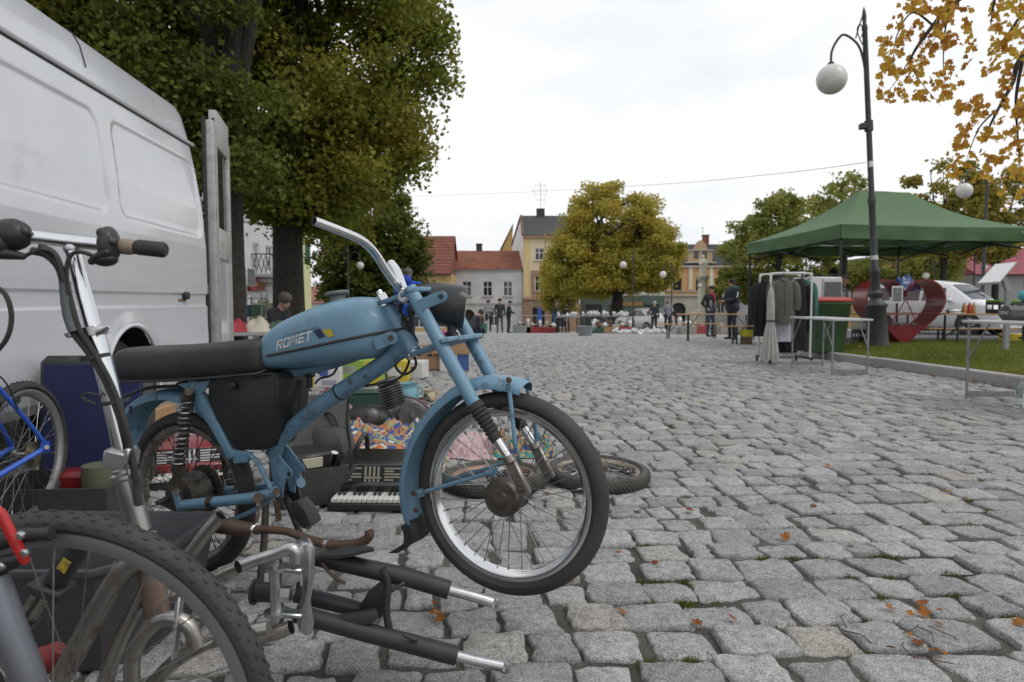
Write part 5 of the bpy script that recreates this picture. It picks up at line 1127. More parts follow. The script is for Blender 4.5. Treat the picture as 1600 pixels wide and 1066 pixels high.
for k, (a, b) in enumerate((((433, 532), (497, 513)), ((442, 526), (500, 511)), ((436, 538), (480, 524)))): decal('worn_pinstripe', [a, b, (b[0], b[1]-1.3), (a[0], a[1]-1.3)], mat('olive_decal', (.13, .17, .10), .5, dirt=(.115, .285, .43), dlo=.46, dhi=.52, ds=90), 8)
# ---- seat
sk = [(181, 548, 588, .075), (186, 544, 597, .10), (200, 542, 600, .112), (240, 540.5, 600.5, .118), (300, 537, 598, .118), (350, 532.5, 594.5, .114), (390, 528.5, 591, .104), (404, 528.5, 590, .094), (411, 534, 586, .07)]
SS = [(mp(x, (a+b)/2, .08).x, mp(x, a, .06).z, mp(x, b, .10).z, w_) for x, a, b, w_ in sk]
cu = cr([Vector((s[0], s[1], s[2])) for s in SS], 4); cw = cr([Vector((s[0], s[3], 0)) for s in SS], 4); rings = []
for a, b in zip(cu, cw):
    r = []
    for k in range(28):
        an = 2*math.pi*k/28; c_, s_ = math.cos(an), math.sin(an); r.append(Vector((a.x, b.y*math.copysign(abs(c_)**.55, c_), (a.y+a.z)/2 + (a.y-a.z)/2*math.copysign(abs(s_)**.55, s_))))
    rings.append(r)
seat = P('seat', MB().loft(rings), SEATM, angle=60)
P('seat_trim', MB().tube([Vector((a.x, -b.y-.001, a.z + .010)) for a, b in zip(cu, cw)], .0045, 6), BLACK, seat)
# ---- main frame
dt = [mp(636, 533, 0), mp(606, 563, 0), mp(560, 594, 0), mp(520, 620, 0), mp(480, 650, 0), mp(449, 675, 0), mp(434, 692, 0), mp(428, 710, 0)]
P('down_tube', MB().tube(cr(dt, 5), .0255, 18), BLUE2); q = mp(532, 612, 0); q2 = mp(529, 614, 0); P('cable_tie', MB().lathe([(.0262, 0), (.0275, .001), (.0275, .006), (.0262, .007)], q, (q2-q), 18), BLACK)
P('head_gusset', MB().prism([mp(590, 560, .012), mp(618, 520, .012), mp(640, 548, .012), mp(628, 560, .012)], (0, .024, 0)), BLUE2, bevel=.003)
for sg in (1, -1): P('engine_plate', MB().prism([Vector((q.x, -sg*.03, q.z)) for q in (mp(419, 700, .03), mp(431, 706, .03), mp(455, 736, .03), mp(456, 743, .03), mp(443, 751, .03), mp(441, 778, .03), mp(433, 775, .03), mp(425, 745, .03))], (0, sg*.004, 0)), BLUE2)
q = mp(451, 741, .034); P('plate_hole', MB().cyl(q, q + Vector((0, .002, 0)), .006, n=12), BLACK)
P('top_rail', MB().tube(cr([mp(598, 540, 0), mp(520, 568, 0), mp(420, 590, 0), mp(330, 598, 0), mp(280, 604, 0)], 5), .016, 12), BLUE2)
for sg in (1, -1):
    f = lambda px, py, v: (lambda q: Vector((q.x, q.y*sg, q.z)))(mp(px, py, v))
    sub = [(f(300, 594, .075), .028), (f(316, 622, .078), .027), (f(338, 660, .078), .022), (f(358, 698, .075), .020), (f(368, 714, .07), .024)]
    mb = MB(); pts = cr([s[0] for s in sub], 5); ws = lerpl([s[1] for s in sub], 5); rings = []
    for i, p in enumerate(pts):
        t = (pts[min(i+1, len(pts)-1)] - pts[max(i-1, 0)]).normalized(); s_ = Vector((0, 1, 0)).cross(t).normalized()
        rings.append([p + s_*ws[i] + Vector((0, .012, 0)), p + s_*ws[i] - Vector((0, .012, 0)), p - s_*ws[i]*.5 - Vector((0, .012, 0)), p - s_*ws[i]*.5 + Vector((0, .012, 0))])
    P('rear_frame_arm', mb.loft(rings), BLUE2, bevel=.004)
    P('frame_gusset', MB().prism([f(362, 702, .08), f(380, 705, .08), f(393, 708, .08), f(386, 723, .08), f(364, 725, .08)], (0, .012*sg, 0)), BLUE2, bevel=.003)
    for dy in (0, .018): P('stay_tube', MB().tube(cr([f(388, 709, .075 - dy), f(402, 722, .073 - dy), f(413, 742, .07 - dy), f(423, 764, .065 - dy)], 4), .0075, 10), BLUE2)
    P('seat_bracket', MB().prism([f(277, 600, .085), f(328, 595, .085), f(312, 622, .085), f(304, 632, .085), f(296, 612, .085)], (0, .005*sg, 0)), BLUE)
    P('swingarm', MB().tube(cr([f(284, 790, .085), f(300, 788, .085), f(350, 783, .08), f(400, 777, .068), f(432, 768, .055)], 4), .017, 14), BLUE); P('swingarm_clamp', MB().lathe([(.0185, -.012), (.020, -.010), (.020, .010), (.0185, .012)], f(331, 785, .082), (1, 0, .08), 16), GREASE)
    P('dropout', MB().prism([f(268, 770, .09), f(281, 762, .09), f(286, 796, .09), f(272, 800, .09), f(240, 785, .09)], (0, .006*sg, 0)), GREASE, bevel=.002)
    P('dropout_blue', MB().bar(f(273, 766, .094), f(281, 797, .094), .006, .026, (1, 0, 0), .002), BLUE)
    # shock absorber with coil spring
    s0, s1 = f(293, 624, .10), f(279, 727, .10); d_ = (s1-s0); Ls = d_.length; a, b, x = frame(d_); pts = []
    for k in range(13*14): an = 2*math.pi*k/14; pts.append(s0 + x*(Ls*k/(13*14)) + (a*math.cos(an)+b*math.sin(an))*.0185)
    sh = P('shock_absorber', MB().cyl(s0 - x*.02, s1 + x*.01, .0125, n=14).cyl(s0 - x*.022, s0 + x*.002, .021, n=18).cyl(s1 - x*.004, s1 + x*.022, .0215, n=18).tube([s1+x*.02, s1+x*.05, f(277, 766, .10)], [.017, .013, .010], 14), GREASE); P('coil_spring', MB().tube(pts, .0036, 6), STEEL, sh)
    P('shock_bolt', MB().cyl(f(295, 612, .088), f(295, 612, .122), .011, n=12).cyl(f(295, 612, .115), f(295, 612, .128), .014, n=6), GREASE); P('lower_shock_bolt', MB().cyl(f(276, 768, .09), f(276, 768, .118), .010, n=6), GREASE)
P('pivot_bolt', MB().cyl(mp(432, 768, .10), mp(432, 768, -.10), .012, n=12).cyl(mp(404, 778, .078), mp(404, 778, .095), .016, n=12), RUSTY)
P('wheel_axle', MB().cyl(Vector((RW.x, -.13, RW.z)), Vector((RW.x, .13, RW.z)), .007, n=10), GREASE)
P('stand_link', MB().tube(cr([mp(352, 815, .06), mp(378, 806, .06), mp(404, 794, .06), mp(420, 780, .05)], 4), .0075, 10), BLUE2)
# centre stand that carries the bike
for sg in (1, -1): P('stand_leg', MB().tube(cr([Vector((mp(430, 775, 0).x, -sg*.04, mp(430, 775, 0).z)), Vector((mp(440, 800, 0).x, -sg*.08, .14)), Vector((mp(446, 830, 0).x, -sg*.12, .012))], 4), .011, 10), GREASE)
sq0, sq1 = mp(432, 782, .05), mp(436, 815, .05); P('stand_spring', MB().tube([sq0.lerp(sq1, k/120) + Vector((.008*math.cos(k*.62), .008*math.sin(k*.62), 0)) for k in range(121)], .0018, 5), RUSTY)
P('footboard_bracket', MB().prism([mp(452, 786, .08), mp(463, 782, .08), mp(478, 800, .08), mp(486, 820, .08), mp(474, 828, .08), mp(455, 805, .08)], (0, .05, 0)), DARKMETAL, bevel=.004); P('rear_engine_bracket', MB().prism([mp(447, 706, -.04), mp(470, 718, -.04), mp(478, 732, -.04), mp(470, 741, -.04), mp(458, 730, -.04), mp(468, 775, -.04), mp(478, 795, -.04), mp(468, 800, -.04), mp(447, 770, -.04)], (0, .006, 0)), DARKMETAL)
# ---- side box
sb = [(323, 594), (345, 588), (412, 584), (428, 584), (434, 591), (433, 618), (430, 645), (423, 672), (410, 702), (404, 705), (368, 704), (360, 698), (336, 655), (324, 628)]
P('side_box', MB().prism([mp(a, b, .085) for a, b in sb], (0, .15, 0)), BOXM, bevel=.012)
q = mp(365, 602, .088); P('box_knob', MB().lathe([(.013, 0), (.013, .008), (.009, .013), (0, .013)], q, (0, -1, 0), 16), BLACK); P('box_beading', MB().tube(cr([mp(395, 590, .088), mp(412, 585, .09), mp(429, 586, .088), mp(434, 600, .088), mp(433, 630, .088)], 5), .0035, 6), RUBBER)
# ---- fenders
def fender(name, pts, wd, m, drop=.028, v=0.):
    C_ = cr(pts, 5); rings = []
    for i, p in enumerate(C_):
        t = (C_[min(i+1, len(C_)-1)] - C_[max(i-1, 0)]).normalized(); nrm = Vector((0, 1, 0)).cross(t); r = []
        if nrm.dot(p - (FW if name == 'front_fender' else RW)) < 0: nrm = -nrm
        f_ = min(1, .82 + .18*min(i, len(C_)-1-i)/4)
        for k in range(15):
            a = math.pi*(k/14); yy = math.cos(a)*wd*f_; dd = (1-math.sin(a)**.8)*drop; r.append(p + Vector((0, yy, 0)) - nrm*dd)
        r = r + [q - nrm*.0025 for q in r[::-1]]; rings.append(r)
    return P(name, MB().loft(rings, True, True), m, angle=50)
ff = fender('front_fender', [mp(a, b, .0) for a, b in ((826, 597), (806, 590), (780, 586), (750, 588), (722, 598), (697, 615), (672, 641), (652, 672), (639, 706), (632, 742), (632, 775), (638, 805), (646, 826))], .052, BLUE, .030)
for s0, s1, v in (((795, 603), (806, 700), .058), ((655, 771), (772, 737), .058)):
    for sg in (1, -1):
        a, b = mp(*s0, v), mp(*s1, .075); a.y *= sg; b.y *= sg; P('fender_stay', MB().tube([a, a.lerp(b, .05), a.lerp(b, .95), b], .0058, 8).bar(b - (b-a).normalized()*.012, b + (b-a).normalized()*.012, .004, .018).bar(a - (b-a).normalized()*.006, a + (b-a).normalized()*.014, .004, .022), BLUE2)
for px, py in ((646, 771), (650, 797), (795, 594)): P('fender_rivet', MB().lathe([(.0085, 0), (.0075, .003), (0, .004)], mp(px, py, .052), (0, -1, 0), 12), RUSTY, ff)
fl = []
for (a, b), w_ in (((647, 812), .052), ((652, 826), .053), ((651, 838), .050), ((640, 848), .044), ((622, 857), .034)): p = mp(a, b, 0); fl.append([p + Vector((.018, yy*w_, .012*(1-abs(yy)))) for yy in (-1, -.5, 0, .5, 1)] + [p + Vector((-.012, yy*w_, -.004)) for yy in (1, .5, 0, -.5, -1)])
P('mud_flap', MB().loft(fl), RUBBER, ff, bevel=.0)
rf = fender('rear_fender', [mp(a, b, 0) for a, b in ((196, 700), (194, 672), (203, 644), (222, 622), (247, 610), (275, 606), (305, 612), (335, 628), (358, 655))], .055, BLUE, .032)
P('rear_reflector', MB().box(mp(204, 641, .06), (.012, .004, .03), ch=.001), mat('reflector_navy', (.02, .03, .12), .3), rf)
P('rear_rack_rail', MB().tube(cr([mp(190, 622, .05), mp(230, 607, .06), mp(285, 603, .07)], 4), .006, 8), BLACK)
# ---- exhaust along the near side
ex = [mp(250, 812, .16), mp(275, 813, .16), mp(330, 819, .16), mp(385, 827, .155), mp(398, 828, .155)]
P('muffler', MB().tube(cr(ex, 5), lerpl([.017, .023, .026, .021, .018], 5), 18), mat('muffler_brown', (.085, .06, .048), .55, .3, col2=(.13, .085, .06), ns=10, bump=.15, bs=80)); P('muffler_ring', MB().lathe([(.019, -.005), (.021, -.003), (.021, .003), (.019, .005)], mp(399, 829, .155), (1, 0, -.05), 18), CHROME)
P('exhaust_pipe', MB().tube(cr([mp(398, 829, .155), mp(420, 828, .155), mp(450, 831, .155), mp(480, 842, .155), mp(512, 851, .155), mp(545, 852, .155), mp(566, 847, .155), mp(577, 838, .155), mp(576, 829, .155)], 6), lerpl([.0125, .0115, .0115, .0125, .0145, .0145, .0135, .0125, .012], 6), 14, caps=False), RUSTY); P('pipe_clamp', MB().lathe([(.0155, -.006), (.018, -.004), (.018, .004), (.0155, .006)], mp(511, 851, .155), (1, 0, -.1), 16), STEEL)
P('exhaust_hanger', MB().tube([mp(398, 828, .15), mp(404, 800, .12), mp(410, 780, .08)], .005, 8), GREASE)
# ---- cables
for pts, r_ in (([(545, 622), (542, 660), (546, 690), (549, 715), (547, 733)], .0042), ([(640, 540), (650, 570), (632, 585), (618, 570), (640, 552)], .004), ([(655, 470), (640, 500), (632, 530), (640, 560), (625, 590), (590, 600), (560, 604)], .004), ([(630, 470), (622, 505), (640, 540), (655, 555)], .005), ([(470, 594), (468, 640), (466, 655)], .004), ([(530, 566), (520, 585), (500, 592), (492, 600)], .0035)):
    P('cable', MB().tube(cr([mp(a, b, -.01 + .01*(i % 2)) for i, (a, b) in enumerate(pts)], 6), r_, 8), RUBBER)
P('fuel_tap', MB().cyl(mp(484, 565, 0), mp(484, 606, 0), .009, n=10).box(mp(484, 585, 0), (.03, .02, .016), ch=.003), BLACK); P('wiring_loom', MB().tube(cr([mp(622, 492, -.02), mp(632, 512, .0), mp(640, 530, -.01), mp(650, 546, 0)], 6), [.014, .015, .016, .017, .018, .018, .017, .016, .017, .018, .019, .02, .02, .02, .02, .018, .014, .012, .010], 10), RUBBER)
# ---------------------------------------------------------------- foreground bicycles
def W(pts, Y): return [at(a, b, Y) for a, b in pts]
DULL = mat('dull_chrome', (.40, .38, .35), .33, 1., dirt=(.16, .10, .07), dlo=.50, dhi=.70, ds=18)
SILV = mat('brushed_alloy', (.56, .56, .57), .34, 1., col2=(.46, .46, .46), ns=40)
# folding bicycle with T handlebar, d = 1.1 m
fbk = thing('folding_bicycle', 'folding bicycle with polished T handlepost and bent chrome frame tubes in the foreground', 'bicycle', (at(240, 900, 1.12).x, 1.12, 0))
Yb = 1.10
P_ = lambda name, mbx, m, par=None, **k: mbx.build(name, m, par or fbk, world=True, **k)
hp = P_('handlepost', MB().tube(W([(111, 384), (128, 452), (148, 520)], Yb), [.0108, .0120, .0125], 20).tube(W([(146, 512), (170, 600), (191, 704)], Yb), [.0142, .0150, .0156], 20), mat('polished_alloy', (.78, .78, .79), .10, 1., dirt=(.5, .5, .5), dlo=.55, dhi=.9, ds=8))
q = at(148, 517, Yb); P_('height_clamp', MB().lathe([(.0155, -.008), (.0185, -.007), (.0185, .007), (.0155, .008)], q, (.18, 0, -1), 20).box(q + Vector((-.026, 0, -.003)), (.030, .014, .016), ch=.003).cyl(q + Vector((-.045, 0, -.004)), q + Vector((.02, 0, .001)), .0035, n=8), SILV)
P_('quick_release', MB().tube(W([(152, 520), (160, 516), (166, 512), (170, 510)], Yb-.02), [.005, .006, .005, .004], 8).cyl(at(105, 521, Yb), at(111, 520, Yb), .008), SILV)
q = at(190, 715, Yb); P_('hinge_block', MB().box(q, (.040, .044, .030), Matrix.Rotation(.2, 3, 'Y'), .004).box(at(204, 711, Yb-.02), (.008, .030, .026), Matrix.Rotation(.2, 3, 'Y'), .002), SILV)
P_('hinge_collar', MB().lathe([(.0165, -.008), (.0165, -.003), (.0215, 0), (.0215, .006), (.0175, .010)], at(195, 741, Yb), (.18, 0, -1), 24), SILV)
P_('steerer', MB().tube(W([(196, 745), (206, 785), (218, 830)], Yb), [.0178, .0182, .0185], 20), mat('grey_alloy', (.42, .41, .39), .36, 1.))
bar1 = W([(20, 367), (60, 371), (112, 377), (172, 383)], Yb); bar2 = W([(172, 383), (214, 386)], Yb); bar3 = W([(212, 386), (259, 391)], Yb)
hbx = P_('handlebar', MB().tube(bar1, .0108, 18), mat('polished_alloy', (.78, .78, .79), .10, 1.)); q = at(112, 380, Yb); P_('weld_bead', MB().lathe([(.0118, -.004), (.0128, 0), (.0118, .004)], q + Vector((0, 0, -.009)), (.18, 0, -1), 20), SILV, hbx)
P_('grip_shifter', MB().tube(W([(190, 385), (203, 386), (212, 386.5)], Yb), [.0125, .0128, .011], 16), mat('tan_plastic', (.24, .19, .14), .6)); P_('bar_grip', MB().lathe([(.010, 0), (.0115, .002)] + [(.0128 if k % 2 else .0120, .004 + k*.0033) for k in range(12)] + [(.0125, .045), (.009, .049), (0, .05)], bar3[0], bar3[1]-bar3[0], 18, caps=False), RUBBER)
q = at(176, 384, Yb); sh = P_('brake_lever_body', MB().ell(q + Vector((0, -.01, .0)), (.016, .022, .030)).ell(q + Vector((-.006, -.012, -.022)), (.020, .016, .012)).cap(q + Vector((-.004, -.02, .018)), q + Vector((.010, -.02, .004)), .009, .008).cap(q + Vector((.002, -.022, -.012)), q + Vector((-.022, -.02, -.026)), .009, .006), BLACK)
q = at(22, 372, Yb); P_('shifter_pod', MB().ell(q + Vector((0, -.008, .004)), (.034, .024, .026)).ell(q + Vector((-.014, -.018, -.010)), (.022, .02, .026)).cap(q + Vector((.008, -.012, .02)), q + Vector((.026, -.012, .008)), .010).cap(q + Vector((-.002, -.02, -.026)), q + Vector((.022, -.014, -.03)), .010, .006), BLACK)
P_('left_grip', MB().tube(W([(-60, 360), (-8, 365)], Yb), .0165, 16), RUBBER)
for k, (pts, r_) in enumerate((([(50, 392), (72, 398), (92, 418), (101, 450), (106, 490), (116, 520), (140, 552), (168, 600), (190, 660), (207, 720), (218, 790)], .0062), ([(62, 385), (85, 396), (99, 430), (112, 475), (124, 515), (150, 556), (178, 610), (200, 680), (213, 750)], .0045), ([(150, 402), (128, 394), (112, 398), (104, 420), (106, 460)], .0034), ([(-20, 440), (8, 460), (18, 495), (10, 530), (-15, 560)], .0038), ([(36, 402), (52, 394), (70, 390), (88, 400), (100, 440)], .0032))):
    P_('brake_cable', MB().tube(cr(W(pts, Yb - .02 - .004*k), 6), r_, 8), RUBBER)
P_('cable_sleeve', MB().tube(cr(W([(101, 440), (106, 488), (116, 518)], Yb-.024), 5), .0085, 10), mat('grey_wrap', (.10, .11, .12), .7)); 
for pts in (((158, 545), (150, 560), (160, 563)),): pass
for a, b in ((150, 558), (182, 628)): q = at(a-2, b, Yb-.008); P_('zip_tie', MB().lathe([(.021, -.003), (.0225, -.003), (.0225, .003), (.021, .003)], q, (.2, 0, -1), 18, closed=True), BLACK)
P_('zip_tie_loop', MB().tube(cr(W([(150, 632), (132, 624), (129, 618), (140, 615), (158, 619)], Yb-.02), 5), .0024, 6), BLACK)
P_('head_tube', MB().tube(W([(224, 836), (238, 900), (246, 962)], 1.12), [.020, .0215, .0195], 20).lathe([(.021, 0), (.024, .004), (.022, .010)], at(246, 960, 1.12), (.1, 0, -1), 20), mat('copper_brown', (.22, .13, .10), .4, .7, col2=(.33, .27, .23), ns=7))
for nm, pts, r_, Yt in (('main_tube', [(246, 866), (222, 872), (196, 890), (170, 925), (128, 1000), (78, 1090)], .0175, 1.10), ('lower_tube', [(238, 900), (214, 945), (182, 1010), (158, 1090)], .0135, 1.13), ('curved_stay', [(208, 1095), (206, 1040), (216, 1003), (244, 972), (272, 966), (296, 980), (308, 1012)], .0125, 1.08), ('long_stay', [(236, 1072), (280, 1028), (330, 1002), (378, 990), (420, 982)], .0125, 1.12)): P_(nm, MB().tube(cr(W(pts, Yt), 6), r_, 16), DULL)
P_('slotted_strut', MB().bar(at(284, 925, 1.08), at(272, 1030, 1.06), .004, .018, (0, 1, 0), .001).bar(at(278, 940, 1.075), at(274, 985, 1.07), .006, .006, (0, 1, 0)), ALU)
P_('rear_dropout', MB().tube(W([(78, 1090), (60, 1130), (50, 1180)], 1.1), [.016, .014, .012], 12).tube(W([(158, 1090), (150, 1150), (150, 1200)], 1.13), [.013, .012, .012], 12), DULL)
# suspension fork lying on its side, d = 1.5 m
sf = thing('suspension_fork', 'black bicycle suspension fork with alloy crown plate lying in front of the moped', 'bicycle fork', (at(600, 1000, 1.5).x, 1.5, 0))
P_ = lambda name, mbx, m, par=None, **k: mbx.build(name, m, par or sf, world=True, **k)
MBLK = mat('matt_black', (.022, .022, .023), .5, col2=(.032, .032, .033), ns=15, bump=.05, bs=200)
YU, YL = 1.56, 1.50
for up, pts, tip in ((1, [(470, 865), (545, 882), (640, 903), (702, 922)], [(698, 921), (740, 932), (770, 941)]), (0, [(462, 958), (560, 985), (650, 1008), (714, 1025)], [(710, 1024), (755, 1035), (786, 1041)])):
    Yf = YU if up else YL; lg = P_('fork_leg', MB().tube(W(pts, Yf), [.0205, .0205, .0215, .0215], 18), MBLK); P_('stanchion_tip', MB().tube(W(tip, Yf), [.0125, .0125, .012], 16), SILV, lg)
    e_ = at(*tip[-1], Yf); P_('dropout', MB().lathe([(.0065, -.006), (.0125, -.005), (.0125, .005), (.0065, .006)], e_ + Vector((.004, 0, -.004)), (0, 1, .1), 16, closed=True).box(e_ + Vector((-.016, 0, 0)), (.018, .014, .014), Matrix.Rotation(.2, 3, 'Y'), .003), SILV, lg)
    k_ = at(*( (630, 912) if up else (650, 1000)), Yf - .02); P_('brake_boss', MB().cap(k_, k_ + Vector((-.024, -.012, -.012 if up else .016)), .006, .004), MBLK, lg)
P_('rear_tube', MB().tube(W([(462, 928), (520, 942), (572, 955)], 1.58), [.020, .019, .017], 16), MBLK)
P_('brace_arch', MB().tube(cr(W([(598, 888), (606, 915), (604, 960), (614, 1005)], 1.515), 5), .0085, 10), MBLK); P_('arch_plate', MB().prism(W([(560, 950), (575, 925), (600, 905), (606, 930), (596, 965), (570, 972)], 1.55), (0, .008, 0)), MBLK, bevel=.002)
P_('reflector_bracket', MB().prism(W([(512, 968), (548, 962), (585, 955), (590, 968), (575, 978), (540, 985), (520, 980)], 1.49), (0, .02, 0)), mat('dark_green', (.03, .034, .03), .5), bevel=.004)
P_('mud_guard', MB().loft([[at(x, yc - h*(1-abs(k)) , 1.54 + .03*k) for k in (-1, -.5, 0, .5, 1)] + [at(x, yc + 5 - h*.2*(1-abs(k)), 1.54 + .03*k) for k in (1, .5, 0, -.5, -1)] for x, yc, h in ((500, 868, 5), (520, 868, 10), (545, 866, 13), (570, 860, 8), (584, 857, 2))]), MBLK)
P_('hanging_strap', MB().tube(cr(W([(503, 880), (515, 895), (527, 905), (540, 912)], 1.53), 4), [.004]*13, 6), RUSTY)
cp = W([(466, 858), (474, 850), (486, 849), (493, 858), (492, 900), (486, 940), (492, 975), (488, 991), (478, 995), (467, 988), (466, 975), (476, 940), (478, 905), (468, 880)], 1.455); P_('crown_plate', MB().prism(cp, (-.02, .045, 0)), SILV, bevel=.005)
P_('crown_slot', MB().box(at(466, 921, 1.452), (.006, .012, .03)), BLACK)
P_('crown_post', MB().tube(W([(430, 868), (432, 920), (433, 975)], 1.47), .0145, 16), SILV)
for yy in (887, 957): P_('clamp_ring', MB().lathe([(.016, -.005), (.028, -.004), (.028, .004), (.016, .005)], at(433, yy, 1.47), (0, .05, 1), 20).bar(at(433, yy, 1.465), at(474, yy+3, 1.465), .03, .011, ch=.003), SILV)
P_('upper_tube', MB().tube(cr(W([(345, 896), (395, 877), (430, 866), (452, 857), (461, 862), (462, 878)], 1.45), 6), .0135, 16, caps=False), SILV); P_('lower_elbow', MB().tube(cr(W([(402, 996), (430, 990), (455, 980)], 1.45), 5), .0150, 16, caps=False), DULL)
P_('axle_stub', MB().cyl(at(398, 925, 1.5), at(425, 926, 1.5), .022, n=14).cyl(at(395, 925, 1.5), at(400, 925, 1.5), .028, n=14), BLACK)
P_('steerer_nut', MB().cyl(at(440, 928, 1.47), at(455, 928, 1.47), .018, n=6), SILV)
# bullhorn bar
bh = thing('bent_handlebar', 'bent chrome bicycle handlebar lying across the heap beside the knobbly wheel', 'handlebar', (at(300, 900, 1.3).x, 1.3, .2))
MB().tube(cr(W([(345, 806), (322, 832), (298, 864), (272, 893), (256, 912), (258, 928), (276, 930), (310, 914), (352, 895), (372, 886)], 1.30), 6), .0128, 16, caps=False).build('bar', DULL, bh); MB().lathe([(.0128, 0), (.010, 0), (.0095, -.03), (0, -.03)], at(345, 806, 1.30), at(345, 806, 1.3)-at(322, 832, 1.3), 16, caps=False).build('bar_mouth', BLACK, bh)
# near bicycle with the knobbly wheel, d = .93 m
nb = thing('near_bicycle', 'bicycle with knobbly front wheel, grey rim and red brake lever at the lower left', 'bicycle', (at(95, 1125, .93).x, .93, 0))
cN = at(98, 1133, .93); RN = 352*.93/F
wN = bike_wheel(nb, cN, (.03, 1, .0), RN, .0185, mat('grey_rim', (.30, .305, .315), .42, .6, dirt=(.2, .2, .2), dlo=.5, dhi=.8, ds=8), 36, .018, .035, 'front_wheel', knob=(76, (-1.1, -.55, 0, .55, 1.1), .005, .008, .0025), tyre_m=mat('knobbly_rubber', (.028, .028, .027), .7, col2=(.045, .044, .042), ns=9), world=True, rimw=.9, sr=.0010)
MB().tube(cr([at(-12, 905, .885), at(14, 985, .88), at(48, 1075, .88), cN + Vector((0, -.05, 0))], 5), lerpl([.020, .0215, .0205, .015], 5), 18).build('fork_leg', mat('fork_grey', (.17, .18, .20), .40, .5), nb); MB().tube(cr([at(-12, 905, .98), at(14, 985, .98), at(48, 1075, .98), cN + Vector((0, .05, 0))], 5), lerpl([.020, .0215, .0205, .015], 5), 18).build('fork_leg', mat('fork_grey', (.17, .18, .20), .40, .5), nb)
MB().tube([at(-12, 905, .885), at(-60, 870, .93), at(-12, 905, .98)], .02, 12).tube([at(-60, 870, .93), at(-120, 640, .93)], .018, 12).build('fork_crown', mat('fork_grey', (.17, .18, .20), .40, .5), nb)
MB().prism(W([(-6, 792), (3, 803), (22, 842), (38, 872), (40, 884), (31, 886), (15, 858), (-6, 815)], .87), (0, .012, 0)).build('brake_arm', mat('brake_red', (.42, .02, .02), .35), nb, bevel=.004)
MB().tube(W([(-10, 850), (30, 838), (80, 833)], .89), [.012, .010, .008], 12).box(at(60, 835, .90), (.045, .012, .013), Matrix.Rotation(.1, 3, 'Y'), .003).tube(W([(-10, 885), (18, 878), (42, 868)], .885), [.013, .011, .007], 12).build('brake_caliper', MBLK, nb)
for a, b in ((34, 836), (41, 863), (4, 884)): MB().lathe([(.0055, 0), (.0055, .004), (.003, .006), (0, .006)], at(a, b, .87), (0, -1, 0), 10).build('brake_bolt', SILV, nb)
# another fork standing behind, and the grey tub
of = thing('old_fork', 'old telescopic fork with black upper tube and yellow sticker inside the near wheel', 'bicycle fork', (at(80, 950, 1.25).x, 1.25, 0))
MB().tube(W([(142, 826), (118, 862), (88, 908)], 1.25), .021, 16).build('upper_tube', MBLK, of); MB().prism(W([(98, 872), (110, 880), (100, 897), (88, 888)], 1.226), (0, .003, 0)).build('sticker', mat('yellow_sticker', (.55, .38, .03), .5, col2=(.2, .16, .05), ns=80), of)
MB().box(at(80, 918, 1.25), (.065, .06, .022), Matrix.Rotation(.35, 3, 'Y'), .005).build('fork_crown', MBLK, of); MB().box(at(38, 975, 1.25), (.05, .05, .018), Matrix.Rotation(.35, 3, 'Y'), .005).build('lower_clamp', MBLK, of)
for dx_ in (-9, 9): MB().tube(W([(72+dx_, 920), (40+dx_, 968)], 1.25), .008, 10).build('stanchion', DULL, of)
MB().tube(W([(38, 975), (24, 1010), (-14, 1130)], 1.25), .012, 10).build('leg', MBLK, of)
rp = MB().tube(cr(W([(46, 1062), (56, 1040), (78, 1028), (92, 1012)], 1.15), 4), lerpl([.022, .026, .024, .014], 4), 14).build('red_lamp', mat('dull_red', (.2, .025, .025), .5)); recentre(rp, at(60, 1045, 1.15)); tag(rp, 'small red plastic piece low inside the near wheel', 'plastic part')
tub = thing('plastic_tub', 'dark grey plastic tub standing on the cobbles behind the near wheel', 'tub', (at(80, 980, 1.75).x, 1.75, 0))
TUBM = mat('tub_plastic', (.035, .038, .042), .45, col2=(.05, .053, .057), ns=6); x0, x1 = at(-60, 880, 1.62).x, at(236, 880, 1.62).x; h_ = at(0, 872, 1.62).z; rings = []
for (ins, z) in ((.04, .0), (.035, .02), (.0, h_-.02), (-.014, h_-.018), (-.014, h_), (.004, h_), (.03, .03)):
    rings.append([Vector((x0+ins, 1.55+ins, z)), Vector((x1-.1, 1.55+ins, z)), Vector((x1-ins, 1.66, z)), Vector((x1-ins, 1.98-ins, z)), Vector((x0+ins, 1.98-ins, z))])
MB().loft(rings).build('body', TUBM, tub, bevel=.003)
# blue bicycle leaning along the van
bb = thing('blue_bicycle', 'bright blue bicycle leaning along the van at the left edge', 'bicycle', (-1.89, 2.64, 0))
bu = Vector((.09, -.996, 0)).normalized(); bnn = Vector((.996, .09, 0))
cB = at(36, 705, 2.64)
def bpx(px, py, v=0.):
    d = ray(px, py); o = Vector((0, 0, CH)); p0 = cB + bnn*v; t = (p0-o).dot(bnn)/d.dot(bnn); return o + d*t
P_ = lambda name, mbx, m, par=None, **k: mbx.build(name, m, par or bb, world=True, **k)
BBL = mat('bicycle_blue', (.022, .10, .50), .3, coat=.5, col2=(.03, .12, .55), ns=6)
RB = .288; bike_wheel(bb, Vector((cB.x, cB.y, RB)), bnn, RB, .022, mat('alloy_rim', (.42, .42, .41), .4, .9, dirt=(.2, .2, .19), dlo=.5, dhi=.8, ds=9), 36, .02, .035, 'rear_wheel', knob=(64, (-.6, 0, .6), .007, .009, .004), world=True, rimw=1.2, sr=.0010)
ax_ = bpx(73, 698, .065); MB()
